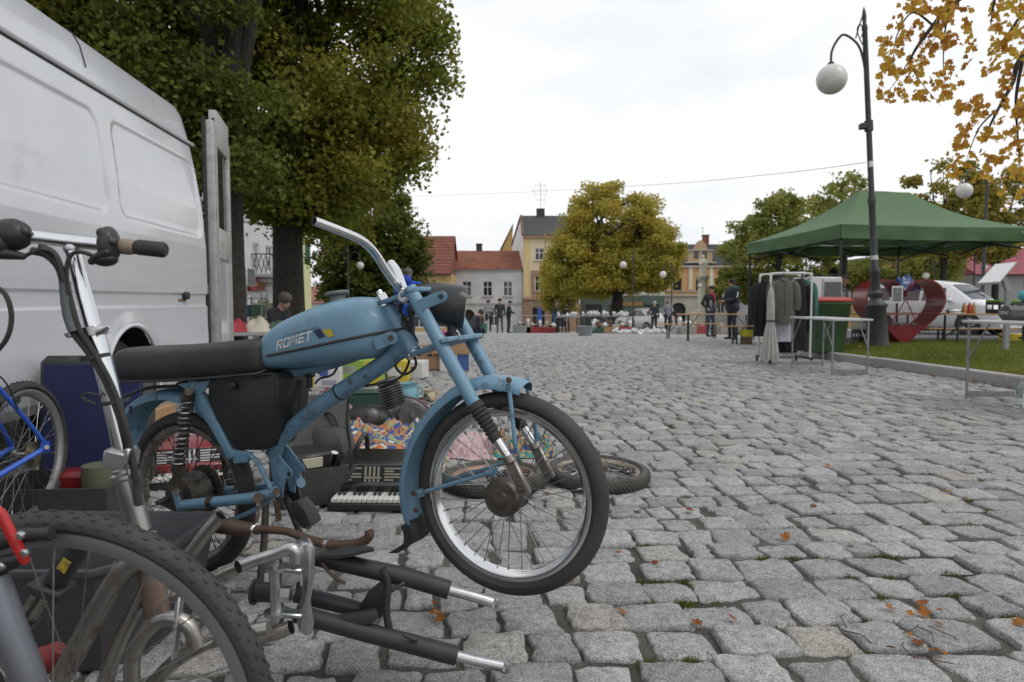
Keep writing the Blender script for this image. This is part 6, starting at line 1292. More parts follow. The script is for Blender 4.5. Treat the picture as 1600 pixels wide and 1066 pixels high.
for s_ in (1, -1):
    off = bnn*(-.13 if s_ < 0 else 0)
    P_('seat_stay', MB().tube([bpx(73, 697, .065)+off, bpx(40, 655, .055)+off*.8, bpx(-2, 606, .045)+off*.6, bpx(-60, 540, .03)+off*.3], .0085, 12), BBL); P_('chain_stay', MB().tube([bpx(73, 699, .065)+off, bpx(30, 724, .06)+off*.9, bpx(-10, 748, .05)+off*.7, bpx(-90, 790, .03)+off*.4], .0105, 12), BBL)
P_('dropout', MB().prism([bpx(66, 688, .066), bpx(78, 690, .066), bpx(79, 706, .066), bpx(66, 708, .066)], -bnn*.006), BBL, bevel=.001)
cc = Vector((cB.x, cB.y, RB)); P_('cassette', MB().lathe([(.052, .035), (.052, .037), (.046, .037), (.046, .041), (.040, .041), (.040, .045), (.03, .045), (.03, .052), (0, .052)], cc, bnn, 36, caps=False), mat('brassy_steel', (.22, .19, .13), .45, .9, col2=(.3, .27, .2), ns=30)); P_('axle_nut', MB().cyl(bpx(73, 699, .06), bpx(73, 699, .085), .009, n=6), STEEL)
f0 = bpx(-60, 540, -.03); f1 = bpx(-90, 790, -.02); hd = f0 + bu*.55 + Vector((0, 0, .0)); fwc = Vector((cc.x, cc.y, RB)) + bu*1.02
P_('seat_tube', MB().tube([f0 + Vector((0, 0, .05)) - bu*.02, f1], .015, 12), BBL); P_('top_tube', MB().tube([f0, hd], .014, 12), BBL); P_('down_tube', MB().tube([f1, hd - Vector((0, 0, .1))], .016, 12), BBL); P_('head_tube', MB().tube([hd + Vector((0, 0, .05)) - bu*.01, hd - Vector((0, 0, .12)) + bu*.03], .017, 12), BBL)
P_('fork', MB().tube([hd - Vector((0, 0, .12)) + bu*.03, hd - Vector((0, 0, .17)) + bu*.04], .018, 10).tube([hd - Vector((0, 0, .17)) + bu*.04 + bnn*.05, fwc + bnn*.05], .011, 10).tube([hd - Vector((0, 0, .17)) + bu*.04 - bnn*.05, fwc - bnn*.05], .011, 10).tube([hd - Vector((0, 0, .17)) + bu*.04 + bnn*.05, hd - Vector((0, 0, .17)) + bu*.04 - bnn*.05], .012, 10), BBL)
P_('saddle', MB().ell(f0 + Vector((0, 0, .17)) - bu*.03, (.06, .13, .035)).cyl(f0 + Vector((0, 0, .04)), f0 + Vector((0, 0, .15)), .012), BLACK)
bike_wheel(bb, fwc, bnn, RB, .022, mat('alloy_rim', (.42, .42, .41), .4, .9), 28, .018, .035, 'front_wheel', world=True)
P_('brake_bridge', MB().box(bpx(22, 625, .0), (.02, .05, .03), ch=.004).tube(cr([bpx(28, 640, .06), bpx(16, 610, .06), bpx(2, 590, .05), bpx(-20, 575, .05)], 4), .003, 6), BLACK)
# ---------------------------------------------------------------- flea market goods behind the moped
rg = random.Random(9)
def patchcloth(name, cols, scale=9.):
    m = bpy.data.materials.new(name); m.use_nodes = True; t = m.node_tree; b = t.nodes['Principled BSDF']; tcn = N(t, 'ShaderNodeTexCoord')
    n1 = N(t, 'ShaderNodeTexNoise'); n1.inputs['Scale'].default_value = scale; n1.inputs['Detail'].default_value = 2; n1.inputs['Distortion'].default_value = 1.2; t.links.new(tcn.outputs['Object'], n1.inputs[0])
    rp = N(t, 'ShaderNodeValToRGB'); rp.color_ramp.interpolation = 'CONSTANT'; el = rp.color_ramp.elements
    while len(el) < len(cols): el.new(.5)
    for i, c in enumerate(cols): el[i].position = .30 + .40*i/len(cols) if i else 0; el[i].color = (*c, 1)
    t.links.new(n1.outputs[0], rp.inputs[0]); t.links.new(rp.outputs[0], b.inputs['Base Color']); b.inputs['Roughness'].default_value = .9
    n2 = N(t, 'ShaderNodeTexNoise'); n2.inputs['Scale'].default_value = 500; bp = N(t, 'ShaderNodeBump'); bp.inputs['Strength'].default_value = .3; bp.inputs['Distance'].default_value = .003; t.links.new(tcn.outputs['Object'], n2.inputs[0]); t.links.new(n2.outputs[0], bp.inputs['Height']); t.links.new(bp.outputs[0], b.inputs['Normal'])
    return m
CL1 = patchcloth('floral_cloth', [(.55, .50, .40), (.42, .13, .04), (.50, .44, .33), (.05, .08, .22), (.45, .17, .06), (.30, .32, .16), (.06, .10, .25), (.6, .56, .46)], 3.6); CL2 = patchcloth('green_floral', [(.5, .48, .4), (.22, .25, .12), (.50, .20, .10), (.55, .52, .44), (.26, .28, .15), (.45, .16, .07)], 7); CL3 = patchcloth('pink_cloth', [(.42, .27, .28), (.48, .36, .36), (.40, .24, .26)], 9); CL4 = patchcloth('teal_scarf', [(.03, .22, .20), (.45, .22, .05), (.05, .08, .2), (.5, .3, .1), (.04, .26, .24), (.4, .35, .25)], 6)
def cloth(name, label, x0, x1, y0, y1, hgt, m, seed, fold=5., nx=64, ny=40, cat='cloth', base=.012):
    V = []; 
    for j in range(ny+1):
        for i in range(nx+1):
            u, v = i/nx, j/ny; e_ = min(u, 1-u, v, 1-v); ex = .12*noise.noise(Vector((u*2, v*2, seed))); x = x0+(x1-x0)*u + ex*(y1-y0)*.7; y = y0+(y1-y0)*v + .10*noise.noise(Vector((u*3, v*3, seed+5)))*(y1-y0)
            h = abs(noise.noise(Vector((u*fold, v*fold*.6, seed+9))))*.9 + .45*abs(noise.noise(Vector((u*fold*2.3+v*2, v*fold*1.4, seed+3)))) + .2*noise.noise(Vector((u*fold*5, v*fold*4, seed)))
            V.append(Vector((x, y, gz(x, y) + base + hgt*max(0, h)*min(1, e_*7)*1.3)))
    o = MB().add(V, [(j*(nx+1)+i, j*(nx+1)+i+1, (j+1)*(nx+1)+i+1, (j+1)*(nx+1)+i) for j in range(ny) for i in range(nx)]).build(name, m, angle=80, recalc=False); recentre(o, G((x0+x1)/2, (y0+y1)/2)); return tag(o, label, cat, 'cloths spread on the cobbles')
a = gnd(545, 702); cloth('blanket', 'crumpled orange and blue floral blanket behind the accordion', -1.20, -.42, 3.85, 4.75, .13, CL1, 1.3)
cloth('blanket', 'green and cream floral cloth spread just behind the accordion', -1.05, -.35, 3.35, 3.85, .06, CL2, 4.1, 4)
cloth('blanket', 'pale pink cloth behind the moped front wheel', -.42, -.06, 3.75, 4.4, .05, CL3, 7.7, 4); cloth('scarf', 'teal and orange patterned scarf bunched beside the lying wheels', -.12, .24, 3.80, 4.15, .13, CL4, 2.2, 4)
cloth('blanket', 'light blue cloth edge beside the open black case', -1.35, -1.12, 3.7, 4.15, .08, patchcloth('paleblue_cloth', [(.30, .40, .45), (.36, .45, .49)], 6), 8.8, 4)
# piano accordion
def accordion(label, pos, rz, wd, body_m, grille_m, nw, tilt=0.):
    rt = thing('accordion', label, 'accordion', pos, rz, 'accordions on the cobbles'); kl = .115; h = .135
    MB().box((0, .085, .045), (wd, .19, .09), ch=.012).build('body', body_m, rt, world=False)
    MB().prism([(-wd/2, .0, .045), (-wd/2, .035, .16), (-wd/2, .19, .20), (-wd/2, .19, .02), (-wd/2, .0, .02)], (wd, 0, 0)).build('bellows_case', body_m, rt, world=False, bevel=.004)
    # slatted grille on the sloping face
    f = lambda x, t, o=.002: Vector((x, .001+.033*t, .048+.112*t)) + Vector((0, -.957, .282))*o
    g = MB(); g.add([f(-wd/2+.012, .04, .003), f(wd/2-.012, .04, .003), f(wd/2-.012, .96, .003), f(-wd/2+.012, .96, .003)], [(0, 1, 2, 3)]); gr = g.build('grille', BLACK, rt, world=False)
    nb = 4 if wd > .3 else 3; bw = (wd-.03)/nb; mb = MB()
    for b in range(nb):
        x0 = -wd/2 + .015 + b*bw
        if b % 2 == 0:
            for k in range(8): L = bw*.9 if k % 3 else bw*.45; t = .08+.86*k/8; mb.add([f(x0+.004, t, .006), f(x0+.004+L, t, .006), f(x0+.004+L, t+.06, .006), f(x0+.004, t+.06, .006)], [(0, 1, 2, 3)])
        else:
            for (t0, t1) in ((.06, .46), (.58, .94)):
                for k in range(4): xx = x0+.008+k*(bw-.016)/4; mb.add([f(xx, t0, .006), f(xx+.010, t0, .006), f(xx+.010, t1, .006), f(xx, t1, .006)], [(0, 1, 2, 3)])
            mb.add([f(x0+.006, .48, .006), f(x0+bw-.01, .48, .006), f(x0+bw-.01, .56, .006), f(x0+.006, .56, .006)], [(0, 1, 2, 3)])
    stuff(mb.build('grille_bars', grille_m, gr, world=False))
    kw = (wd-.006)/nw; WK = mat('white_keys', (.66, .65, .60), .3); BK = mat('black_keys', (.012, .012, .013), .25)
    MB().box((0, -.062, .016), (wd+.02, kl+.02, .03), ch=.004).build('keyboard_bed', BLACK, rt, world=False)
    for k in range(nw): MB().box((-wd/2+.003+(k+.5)*kw, -.060, .041), (kw-.0022, kl, .018), ch=.002).build('white_key', WK, rt, world=False)
    for k in range(nw-1):
        if k % 7 in (2, 6): continue
        MB().box((-wd/2+.003+(k+1)*kw, -.030, .055), (kw*.48, kl*.60, .016), ch=.002).build('black_key', BK, rt, world=False)
    return rt
q = gnd(578, 801); accordion('black accordion with slatted cream grille and white keys, in front of the blanket', (q.x+.03, q.y+.13, gz(0, 3)+.004), R(-2), .40, mat('accordion_black', (.018, .017, .017), .3, coat=.4), mat('grille_cream', (.28, .26, .20), .5), 18)
q = gnd(268, 778); accordion('red accordion with white keys behind the moped rear wheel', (q.x, q.y+.28, gz(0, 3)+.004), R(18), .42, mat('accordion_red', (.22, .03, .035), .3, coat=.4), mat('grille_white', (.55, .54, .52), .4), 16)
# open cases
CASE = mat('case_black', (.03, .03, .03), .6, col2=(.05, .048, .045), ns=12, bump=.3, bs=140)
def open_box(rt, name, wd, dp, h, m, th=.012, par=None):
    mb = MB(); mb.box((0, 0, th/2), (wd, dp, th)); 
    for sx in (-1, 1): mb.box((sx*(wd/2-th/2), 0, h/2+th/2), (th, dp-2*th-.001, h-th))
    for sy in (-1, 1): mb.box((0, sy*(dp/2-th/2), h/2+th/2), (wd, th, h-th))
    return mb.build(name, m, par or rt, world=False)
q = gnd(487, 796); rt = thing('open_case', 'open black instrument case with leather straps left of the black accordion', 'case', (q.x-.02, q.y+.22, gz(0, 3)+.004), R(28))
open_box(rt, 'case_bottom', .40, .36, .16, CASE); MB().box((-.06, .04, .14), (.24, .22, .13), Matrix.Rotation(.15, 3, 'Z'), .012).build('amplifier', mat('case_gloss', (.02, .02, .021), .35), rt, world=False)
MB().box((-.07, -.075, .165), (.13, .008, .045), Matrix.Rotation(.15, 3, 'Z'), .002).build('name_plate', mat('plate_cream', (.50, .48, .34), .5), rt, world=False); MB().cyl((.05, -.06, .20), (.03, -.03, .11), .016).build('chrome_corner', CHROME, rt, world=False)
MB().prism([(-.2, .18, .15), (.2, .18, .15), (.2, .30, .42), (-.2, .30, .42)], (0, .012, -.004)).build('case_lid', CASE, rt, world=False)
MB().tube(cr([(.13, -.08, .16), (.15, -.1, .24), (.19, -.06, .27), (.22, .0, .22), (.22, .02, .15)], 5), .012, 8).build('leather_strap', CASE, rt, world=False)
q = gnd(447, 792); rt = thing('leather_bag', 'black leather bag behind the moped stand', 'bag', (q.x+.03, q.y+.45, gz(0, 3)+.004), R(-14))
MB().loft([[Vector((x*s_, y*s_*.8, z)) for x, y in ((-.16, -.09), (0, -.12), (.16, -.09), (.18, 0), (.16, .09), (0, .12), (-.16, .09), (-.18, 0))] for z, s_ in ((0, .95), (.03, 1.05), (.15, 1.0), (.24, .8), (.27, .55))]).build('bag_body', CASE, rt, world=False, angle=60); MB().tube(cr([(-.1, 0, .25), (-.06, 0, .33), (.06, 0, .33), (.1, 0, .25)], 5), .009, 8).build('handle', CASE, rt, world=False)
# navy lined suitcase
p0 = gnd(98, 772); rt = thing('suitcase', 'black suitcase standing open with navy blue lining beside the van wheel', 'suitcase', (p0.x+.16, p0.y, gz(0, 3)+.004), R(4))
MB().box((0, .03, .335), (.50, .09, .60), Matrix.Rotation(R(-5), 3, 'X'), .03).build('lid', CASE, rt, world=False); MB().box((.0, -.022, .335), (.43, .012, .53), Matrix.Rotation(R(-5), 3, 'X'), .004).build('lining', mat('navy_lining', (.012, .016, .065), .8, col2=(.018, .022, .085), ns=6), rt, world=False)
open_box(rt, 'tray', .5, .34, .13, CASE).location = (0, -.24, 0)
MB().box((.02, -.2, .10), (.16, .12, .12), ch=.02).build('red_jar', mat('dark_red', (.20, .015, .02), .3), rt, world=False); MB().cyl((.14, -.24, .015), (.14, -.24, .19), .07).build('olive_tin', mat('olive_tin', (.12, .13, .08), .5), rt, world=False)
tag(recentre(MB().prism([(0, 0, 0), (.03, .01, 0), (.055, 0, .004), (.03, -.012, .004)], (0, 0, .004)).build('dry_leaf', mat('dry_leaf', (.33, .12, .03), .8)), (0, 0, 0)), 'orange dry leaf lying on top of the suitcase', 'leaf').location = (p0.x+.16, p0.y+.02, .645)
# football on a carton behind the seat
p = at(206, 608, 3.95); bx_ = thing('carton', 'small brown carton carrying the football behind the moped seat', 'box', G(p.x, 3.98)); MB().box((0, 0, (p.z-.105)/2), (.34, .28, p.z-.105), ch=.006).build('carton_body', mat('cardboard', (.33, .20, .10), .85, col2=(.38, .24, .13), ns=8), bx_, world=False); MB().box((0, 0, p.z-.104), (.3, .05, .004)).build('tape', mat('packing_tape', (.28, .2, .12), .3), bx_, world=False)
fb = thing('football', 'black and white football partly hidden by the moped seat', 'ball', (p.x, 3.98, p.z-.10+.001)); b_ = MB().ell((0, 0, .10), .10, 24, 16).build('ball', mat('ball_white', (.62, .62, .6), .4), fb, world=False, angle=180)
for k in range(12):
    ph = (1+5**.5)/2; vs_ = [(0, s1, s2*ph) for s1 in (-1, 1) for s2 in (-1, 1)] + [(s1, s2*ph, 0) for s1 in (-1, 1) for s2 in (-1, 1)] + [(s2*ph, 0, s1) for s1 in (-1, 1) for s2 in (-1, 1)]; d = Vector(vs_[k]).normalized(); MB().lathe([(.034, .0965), (.026, .0995), (0, .1025)], (0, 0, .10), d, 5, caps=False).build('black_patch', BLACK, b_, world=False)
# lying wheels
KT = mat('dusty_tyre', (.050, .046, .040), .85, col2=(.09, .083, .072), ns=14); RR = mat('rusty_rim', (.32, .29, .24), .45, .8, dirt=(.16, .09, .05), dlo=.45, dhi=.65, ds=14)
q = gnd(934, 752); wl = thing('spare_wheel_assembly', 'spare moped wheel with knobbly tyre lying flat, right of the moped front wheel', 'wheel', (q.x, q.y, gz(0, 3)), 0, 'spare wheels lying on the cobbles')
bike_wheel(wl, (0, 0, .042), (.03, -.03, 1), .255, .034, RR, 36, .03, .05, 'hub', knob=(70, (-.75, -.38, 0, .38, .75), .010, .012, .005), tyre_m=KT, sr=.0013); MB().cyl((0, 0, .05), (0, 0, .15), .007).lathe([(.045, .05), (.05, .055), (.05, .085), (.02, .095), (.012, .12)], n=18).build('axle', RUSTY, wl, world=False)
q = gnd(770, 762); w2_ = thing('spare_wheel_assembly', 'spare moped wheel lying flat behind the moped front wheel spokes', 'wheel', (q.x, q.y+.02, gz(0, 3)), .4, 'spare wheels lying on the cobbles')
bike_wheel(w2_, (0, 0, .042), (-.02, .02, 1), .25, .036, mat('copper_rim', (.22, .13, .09), .45, .8, col2=(.3, .2, .15), ns=9), 36, .06, .045, 'hub', knob=(70, (-.75, -.38, 0, .38, .75), .010, .012, .005), tyre_m=KT, sr=.0013); MB().cyl((0, 0, .05), (0, 0, .13), .008).build('axle', RUSTY, w2_, world=False)
# loose engine
q = gnd(625, 668); en = thing('moped_engine', 'grey finned moped engine lying behind the floral blanket', 'engine', (q.x, q.y+.05, gz(0, 5)), R(15)); ALC = mat('cast_alloy', (.17, .17, .175), .5, .7, col2=(.10, .10, .10), ns=16, bump=.2, bs=60)
MB().ell((.03, 0, .105), (.17, .075, .105)).lathe([(.085, -.09), (.09, -.085), (.09, .085), (.085, .09)], (.06, 0, .10), (0, 1, 0), 28).lathe([(.05, -.10), (.055, -.09), (.03, -.08)], (.10, 0, .10), (0, 1, 0), 20).box((-.10, 0, .08), (.14, .12, .13), ch=.02).build('crankcase', ALC, en, world=False); Mf = Matrix.Rotation(R(-18), 3, 'Y')
cy = MB().cyl((-.04, 0, .16), (-.085, 0, .30), .045).build('cylinder', ALC, en, world=False)
for k in range(8): c_ = Vector((-.04, 0, .16)).lerp(Vector((-.085, 0, .30)), (k+.3)/7.6); MB().box(c_, (.16, .14, .006), Mf, .002).build('cooling_fin', ALC, cy, world=False)
MB().box((-.095, 0, .325), (.15, .12, .035), Mf, .012).cyl((-.095, 0, .34), (-.103, 0, .385), .011).build('cylinder_head', ALC, en, world=False); MB().tube(cr([(.02, -.05, .22), (.1, -.07, .2), (.18, -.08, .14), (.24, -.1, .06)], 5), .006, 8).build('cable', mat('dark_red_cable', (.10, .02, .02), .5), en, world=False)
# pots, jar, green box
def pot(label, pos, r, h, m, cat='pot', handle=True, lid=False):
    rt = thing('enamel_pot', label, cat, pos, 0); MB().lathe([(r*.86, 0), (r*.95, .006), (r, h*.2), (r, h*.62), (r*.93, h*.70), (r*.90, h*.82), (r*.99, h*.96), (r*1.04, h), (r*.97, h), (r*.90, h*.85), (r*.9, .02), (0, .015)], n=30).build('pot_body', m, rt, world=False)
    if handle: MB().tube(cr([(r*.95, 0, h*.75), (r*1.35, 0, h*.78), (r*1.35, 0, h*.45), (r*.97, 0, h*.42)], 5), .007, 8).build('handle', m, rt, world=False)
    return rt
q = gnd(637, 628); pot('teal enamel pot standing behind the loose engine', (q.x, q.y, q.z), .095, .17, mat('teal_enamel', (.16, .36, .42), .25, coat=.5)); q = gnd(671, 626); pot('cream enamel mug right of the teal pot', (q.x, q.y, q.z), .055, .10, mat('cream_enamel', (.50, .42, .28), .3))
q = gnd(560, 655); gb = thing('tool_box', 'dark green metal tool box lying behind the engine', 'tool box', (q.x, q.y+.2, q.z), R(6)); MB().box((0, 0, .09), (.44, .2, .17), ch=.008).build('box_body', mat('toolbox_green', (.03, .075, .055), .45, dirt=(.08, .06, .05), dlo=.55, dhi=.7, ds=14), gb, world=False); MB().box((0, 0, .184), (.45, .21, .016), ch=.004).build('lid', mat('toolbox_green', (.03, .075, .055), .45), gb, world=False); MB().tube(cr([(-.08, 0, .19), (-.06, 0, .22), (.06, 0, .22), (.08, 0, .19)], 4), .006, 8).build('handle', STEEL, gb, world=False)
q = gnd(520, 668); jr = thing('glass_jar', 'dark red glass bowl beside the down tube of the moped', 'bowl', (q.x, q.y+.1, q.z)); MB().lathe([(.05, 0), (.10, .03), (.13, .08), (.125, .12), (.10, .15), (.09, .16), (.085, .155), (.11, .11), (.09, .04), (0, .02)], n=28).build('bowl', mat('ruby_glass', (.18, .045, .04), .1, coat=.4), jr, world=False); MB().lathe([(.092, .155), (.096, .162), (.09, .166)], n=28).build('rim', STEEL, jr, world=False)
q = gnd(575, 670); hm = thing('black_helmet', 'dark rounded engine cover lying beside the loose engine', 'engine part', (q.x, q.y, q.z)); MB().ell((0, 0, .07), (.17, .12, .10)).build('shell', BLACK, hm, world=False); MB().ell((.05, -.08, .10), (.06, .05, .06)).build('cover_cap', ALC, hm, world=False)
for k in range(14):
    q = gnd(rg.uniform(655, 700), rg.uniform(622, 668)) if k < 8 else gnd(rg.uniform(470, 540), rg.uniform(612, 650)); s_ = rg.uniform(.03, .09)
    kd = k % 4; m_ = (DARKMETAL, mat('odd_cream', (.42, .38, .30), .6), RUSTY, mat('odd_red', (.25, .05, .04), .5))[kd]; rt = thing('bric_a_brac', ['small dark metal oddment among the market goods', 'small cream oddment among the market goods', 'small rusty oddment among the market goods', 'small red oddment among the market goods'][kd], 'oddment', q, rg.uniform(0, 3), ['dark oddments', 'cream oddments', 'rusty oddments', 'red oddments'][kd])
    MB().lathe([(s_*.5, 0), (s_*.7, s_*.3), (s_*.5, s_*.7), (s_*.25, s_*.9), (s_*.3, s_*1.1), (0, s_*1.1)], n=12).build('oddment_body', m_, rt, world=False); MB().tube(cr([(s_*.5, 0, s_*.2), (s_*1.1, .01, s_*.4), (s_*1.2, .02, s_*.1)], 3), s_*.1, 6).build('oddment_handle', m_, rt, world=False)
# cartons
CARD = mat('cardboard', (.33, .20, .10), .85, col2=(.38, .24, .13), ns=8)
def carton(label, pos, rz, wd, dp, h, m, panels=(), open_top=False, handle=True):
    rt = thing('carton', label, 'box', pos, rz, 'cardboard boxes of the flea market')
    if open_top: open_box(rt, 'carton_body', wd, dp, h, m, .008)
    else: MB().box((0, 0, h/2), (wd, dp, h), ch=.005).build('carton_body', m, rt, world=False)
    if handle: MB().prism([(.03*math.cos(a)*1.2, -dp/2-.002, h*.62 + .018*math.sin(a)) for a in np.linspace(0, 2*math.pi, 15)[:-1]], (0, .003, 0)).build('hand_hole', BLACK, rt, world=False)
    for (x0, x1, z0, z1, pm) in panels: MB().box(((x0+x1)/2*wd, -dp/2-.002, (z0+z1)/2*h), ((x1-x0)*wd, .004, (z1-z0)*h)).build('print_or_shade_panel', pm, rt, world=False)  # panels carry print, on one plain carton a painted shade strip
    return rt
PB = mat('print_blue', (.05, .10, .28), .6); PW = mat('print_white', (.58, .58, .57), .7); PY = mat('print_yellow', (.55, .42, .04), .6); PG = mat('print_green', (.25, .40, .06), .6)
q = gnd(709, 581); h1 = .235; carton('blue and white printed carton under the open brown box', (q.x, q.y+.2, q.z), R(2), .40, .30, h1, PW, ((-.49, .02, .04, .96, PW), (.1, .49, .05, .95, PB), (-.5, -.47, 0, 1, PB)))
q2 = at(706, 553, q.y); carton('open brown cardboard box full of plastic toys, on top of the blue carton', (q2.x-.02, q.y+.2, q.z+h1+.002), R(1), .50, .36, .245, CARD, (), True); toyz = q.z+h1+.245
for k, (dx_, c_, nm) in enumerate(((-.12, (.5, .06, .25), 'pink'), (.02, (.6, .58, .58), 'white'), (-.2, (.45, .03, .03), 'red'), (.1, (.6, .58, .58), 'white plush'), (.0, (.45, .08, .4), 'magenta'))):
    t_ = thing('toy', 'round %s plastic toy in the open brown box' % nm, 'toy', (q2.x-.02+dx_, q.y+.15+.05*(k % 3), toyz-.10), k, 'toys in the open box'); MB().ell((0, 0, .07), (.065, .06, .065)).ell((.03, -.02, .125), (.035, .035, .035)).build('toy_body', mat('toy_'+nm, c_, .4), t_, world=False); MB().ell((.045, -.05, .13), .008).build('toy_eye', BLACK, t_, world=False)
q = gnd(672, 583); carton('plain brown carton left of the blue printed one', (q.x-.02, q.y+.45, q.z), R(-8), .36, .3, .33, CARD, ((-.5, .5, 0, .08, mat('carton_foot_shade', (.2, .12, .06), .8)),));  # darker strip along the carton foot is painted shade
for (px, py, lab, wd, h, m_, pn) in ((500, 606, 'white carton with blue and yellow print behind the moped tank', .42, .26, PW, ((-.5, -.15, .0, 1, PY), (.0, .2, .45, .9, PB), (.05, .4, .1, .3, mat('print_grey', (.3, .3, .35), .7)))), (562, 604, 'yellow and green fruit carton behind the down tube', .45, .27, PG, ((-.5, .1, .3, 1, PG), (.1, .5, 0, 1, PY), (-.4, -.1, .5, .8, PW))), (610, 598, 'yellow carton with white lettering behind the cables', .36, .24, PY, ((-.3, .3, .3, .7, PW),)), (648, 592, 'white plastic box beside the yellow cartons', .22, .2, PW, ())):
    q = gnd(px, py); carton(lab, (q.x, q.y+.18, q.z), R(rg.uniform(-8, 8)), wd, .32, h, m_, pn)
q = gnd(590, 570); carton('brown carton farther back above the yellow ones', (q.x, q.y, q.z), R(4), .5, .35, .22, CARD)
# low table with second hand goods behind the van, left
ta = at(408, 516, 9.0); tb = thing('market_table', 'low market table heaped with clothes behind the open van door', 'table', G(-3.05, 8.6), R(4)); hz = ta.z - gz(0, 8.6)
MB().box((0, 0, hz-.02), (1.7, .8, .035), ch=.006).build('table_top', mat('table_grey', (.3, .3, .29), .7), tb, world=False)
for sx in (-.78, .78):
    for sy in (-.34, .34): MB().cyl((sx, sy, 0), (sx, sy, hz-.03), .02).build('leg', GREYMETAL, tb, world=False)
for k, (nm, c_, c2) in enumerate((('grey', (.12, .13, .13), (.2, .2, .2)), ('red', (.35, .04, .05), (.28, .03, .04)), ('cream', (.5, .46, .38), (.42, .38, .3)), ('dark green', (.05, .09, .06), (.08, .12, .08)), ('white', (.58, .58, .58), (.5, .5, .5)), ('brown', (.18, .11, .07), (.22, .14, .09)))):
    x = -.68 + k*.27; V = []; n_ = 16
    for j in range(n_+1):
        for i in range(n_+1):
            u, v = i/n_-.5, j/n_-.5; r_ = math.hypot(u, v)*2; V.append(Vector((u*.36, v*.5, .002 + max(0, (.11+.02*(k % 3))*(1-r_**2.2)) * (1+.7*noise.noise(Vector((u*7, v*7, k*3.))))))) 
    o = MB().add(V, [(j*(n_+1)+i, j*(n_+1)+i+1, (j+1)*(n_+1)+i+1, (j+1)*(n_+1)+i) for j in range(n_) for i in range(n_)]).build('garment', mat('garment_'+nm, c_, .9, col2=c2, ns=6, bump=.2, bs=80), angle=80, recalc=False); o.location = G(-3.05, 8.6) + Matrix.Rotation(R(4), 3, 'Z') @ Vector((x, 0, hz)); o.rotation_euler = (0, 0, k*.5); tag(o, 'crumpled %s garment heaped on the low table behind the van' % nm, 'garment', 'garments on the low table')
# ---------------------------------------------------------------- right hand side: tent and stall
TENT = leafmat('tent_fabric', [(.075, .145, .062), (.09, .165, .075)], .08)
cA, cC, cD, cB_ = Vector((6.4, 13.4, 0)), Vector((10.6, 14.0, 0)), Vector((10.15, 18.0, 0)), Vector((5.95, 17.4, 0))
ze_ = 2.38; R1, R2 = Vector((7.85, 15.6, 3.38)), Vector((9.1, 15.8, 3.36))
tent = thing('pavilion_tent', 'dark green folding pavilion tent with pointed roof on the right', 'tent', (8.2, 15.7, gz(0, 15.7)))
cor = [Vector((c.x, c.y, ze_ - .012*(c.y-13.4))) for c in (cA, cC, cD, cB_)]
def slope_patch(mb, p, q, r0, r1, n=14):
    V = []
    for j in range(n+1):
        t = j/n
        for i in range(n+1):
            u = i/n; a = p.lerp(q, u); b = r0.lerp(r1, u); v = a.lerp(b, t); v.z += -.19*math.sin(math.pi*t)**.9*(.6+.4*t) + .012*noise.noise(Vector((v.x*3, v.y*3, 1))) + (-.02*math.sin(math.pi*u) if j == 0 else 0); V.append(v)
    mb.add(V, [(j*(n+1)+i, j*(n+1)+i+1, (j+1)*(n+1)+i+1, (j+1)*(n+1)+i) for j in range(n) for i in range(n)])
mb = MB(); slope_patch(mb, cor[0], cor[1], R1, R2); slope_patch(mb, cor[1], cor[2], R2, R2); slope_patch(mb, cor[2], cor[3], R2, R1); slope_patch(mb, cor[3], cor[0], R1, R1)
mb.build('canopy', TENT, tent, angle=45, recalc=False)
for a, b in zip(cor, cor[1:] + cor[:1]):
    V = []; n = 40; d = (b-a).normalized(); nn = Vector((d.y, -d.x, 0))
    for j in range(4):
        for i in range(n+1):
            u = i/n; p = a.lerp(b, u); V.append(p + nn*(.012 + .018*noise.noise(Vector((u*9, j*.4, a.x)))*j) + Vector((0, 0, -.27*j/3 - .02*math.sin(math.pi*u))))
    vl = MB().add(V, [(j*(n+1)+i, j*(n+1)+i+1, (j+1)*(n+1)+i+1, (j+1)*(n+1)+i) for j in range(3) for i in range(n)]).build('valance', TENT, tent, angle=80, recalc=False)
va, vb = cor[0].lerp(cor[1], .925), cor[0].lerp(cor[1], .975); MB().bar(va + Vector((.02, -.035, -.09)), vb + Vector((.02, -.035, -.09)), .004, .012).bar(va + Vector((.02, -.035, -.12)), vb + Vector((.02, -.035, -.12)), .004, .012).build('printed_mark', mat('print_pale', (.3, .42, .3), .7), tent)
TF = mat('tent_frame', (.03, .034, .036), .5, .4)
for c in cor:
    ins = (Vector((8.2, 15.7, 0)) - Vector((c.x, c.y, 0))).normalized()*.08; p = Vector((c.x, c.y, 0)) + ins; MB().box((p.x, p.y, (gz(0, p.y)+c.z)/2), (.045, .045, c.z-gz(0, p.y)-.02), ch=.004).box((p.x, p.y, gz(0, p.y)+.01), (.12, .12, .012)).build('tent_leg', TF, tent)
for a, b in zip(cor, cor[1:] + cor[:1]):
    for s0 in (0, .5):
        iw = (Vector((8.2, 15.7, 0)) - Vector(((a.x+b.x)/2, (a.y+b.y)/2, 0))).normalized()*.11; p, q = a.lerp(b, s0+.04)+iw, a.lerp(b, s0+.46)+iw; dz = Vector((0, 0, -.06)); dl_ = Vector((0, 0, -.40)); MB().bar(p+dz, q+dl_, .02, .035).build('truss_bar', TF, tent); MB().bar(p+dl_, q+dz, .02, .035).build('truss_bar', TF, tent)
MB().cyl(R1 + Vector((0, 0, -.02)), R1 + Vector((0, 0, -.95)), .025).build('ridge_mast', TF, tent); MB().cyl(R2 + Vector((0, 0, -.02)), R2 + Vector((0, 0, -.95)), .025).build('ridge_mast', TF, tent)
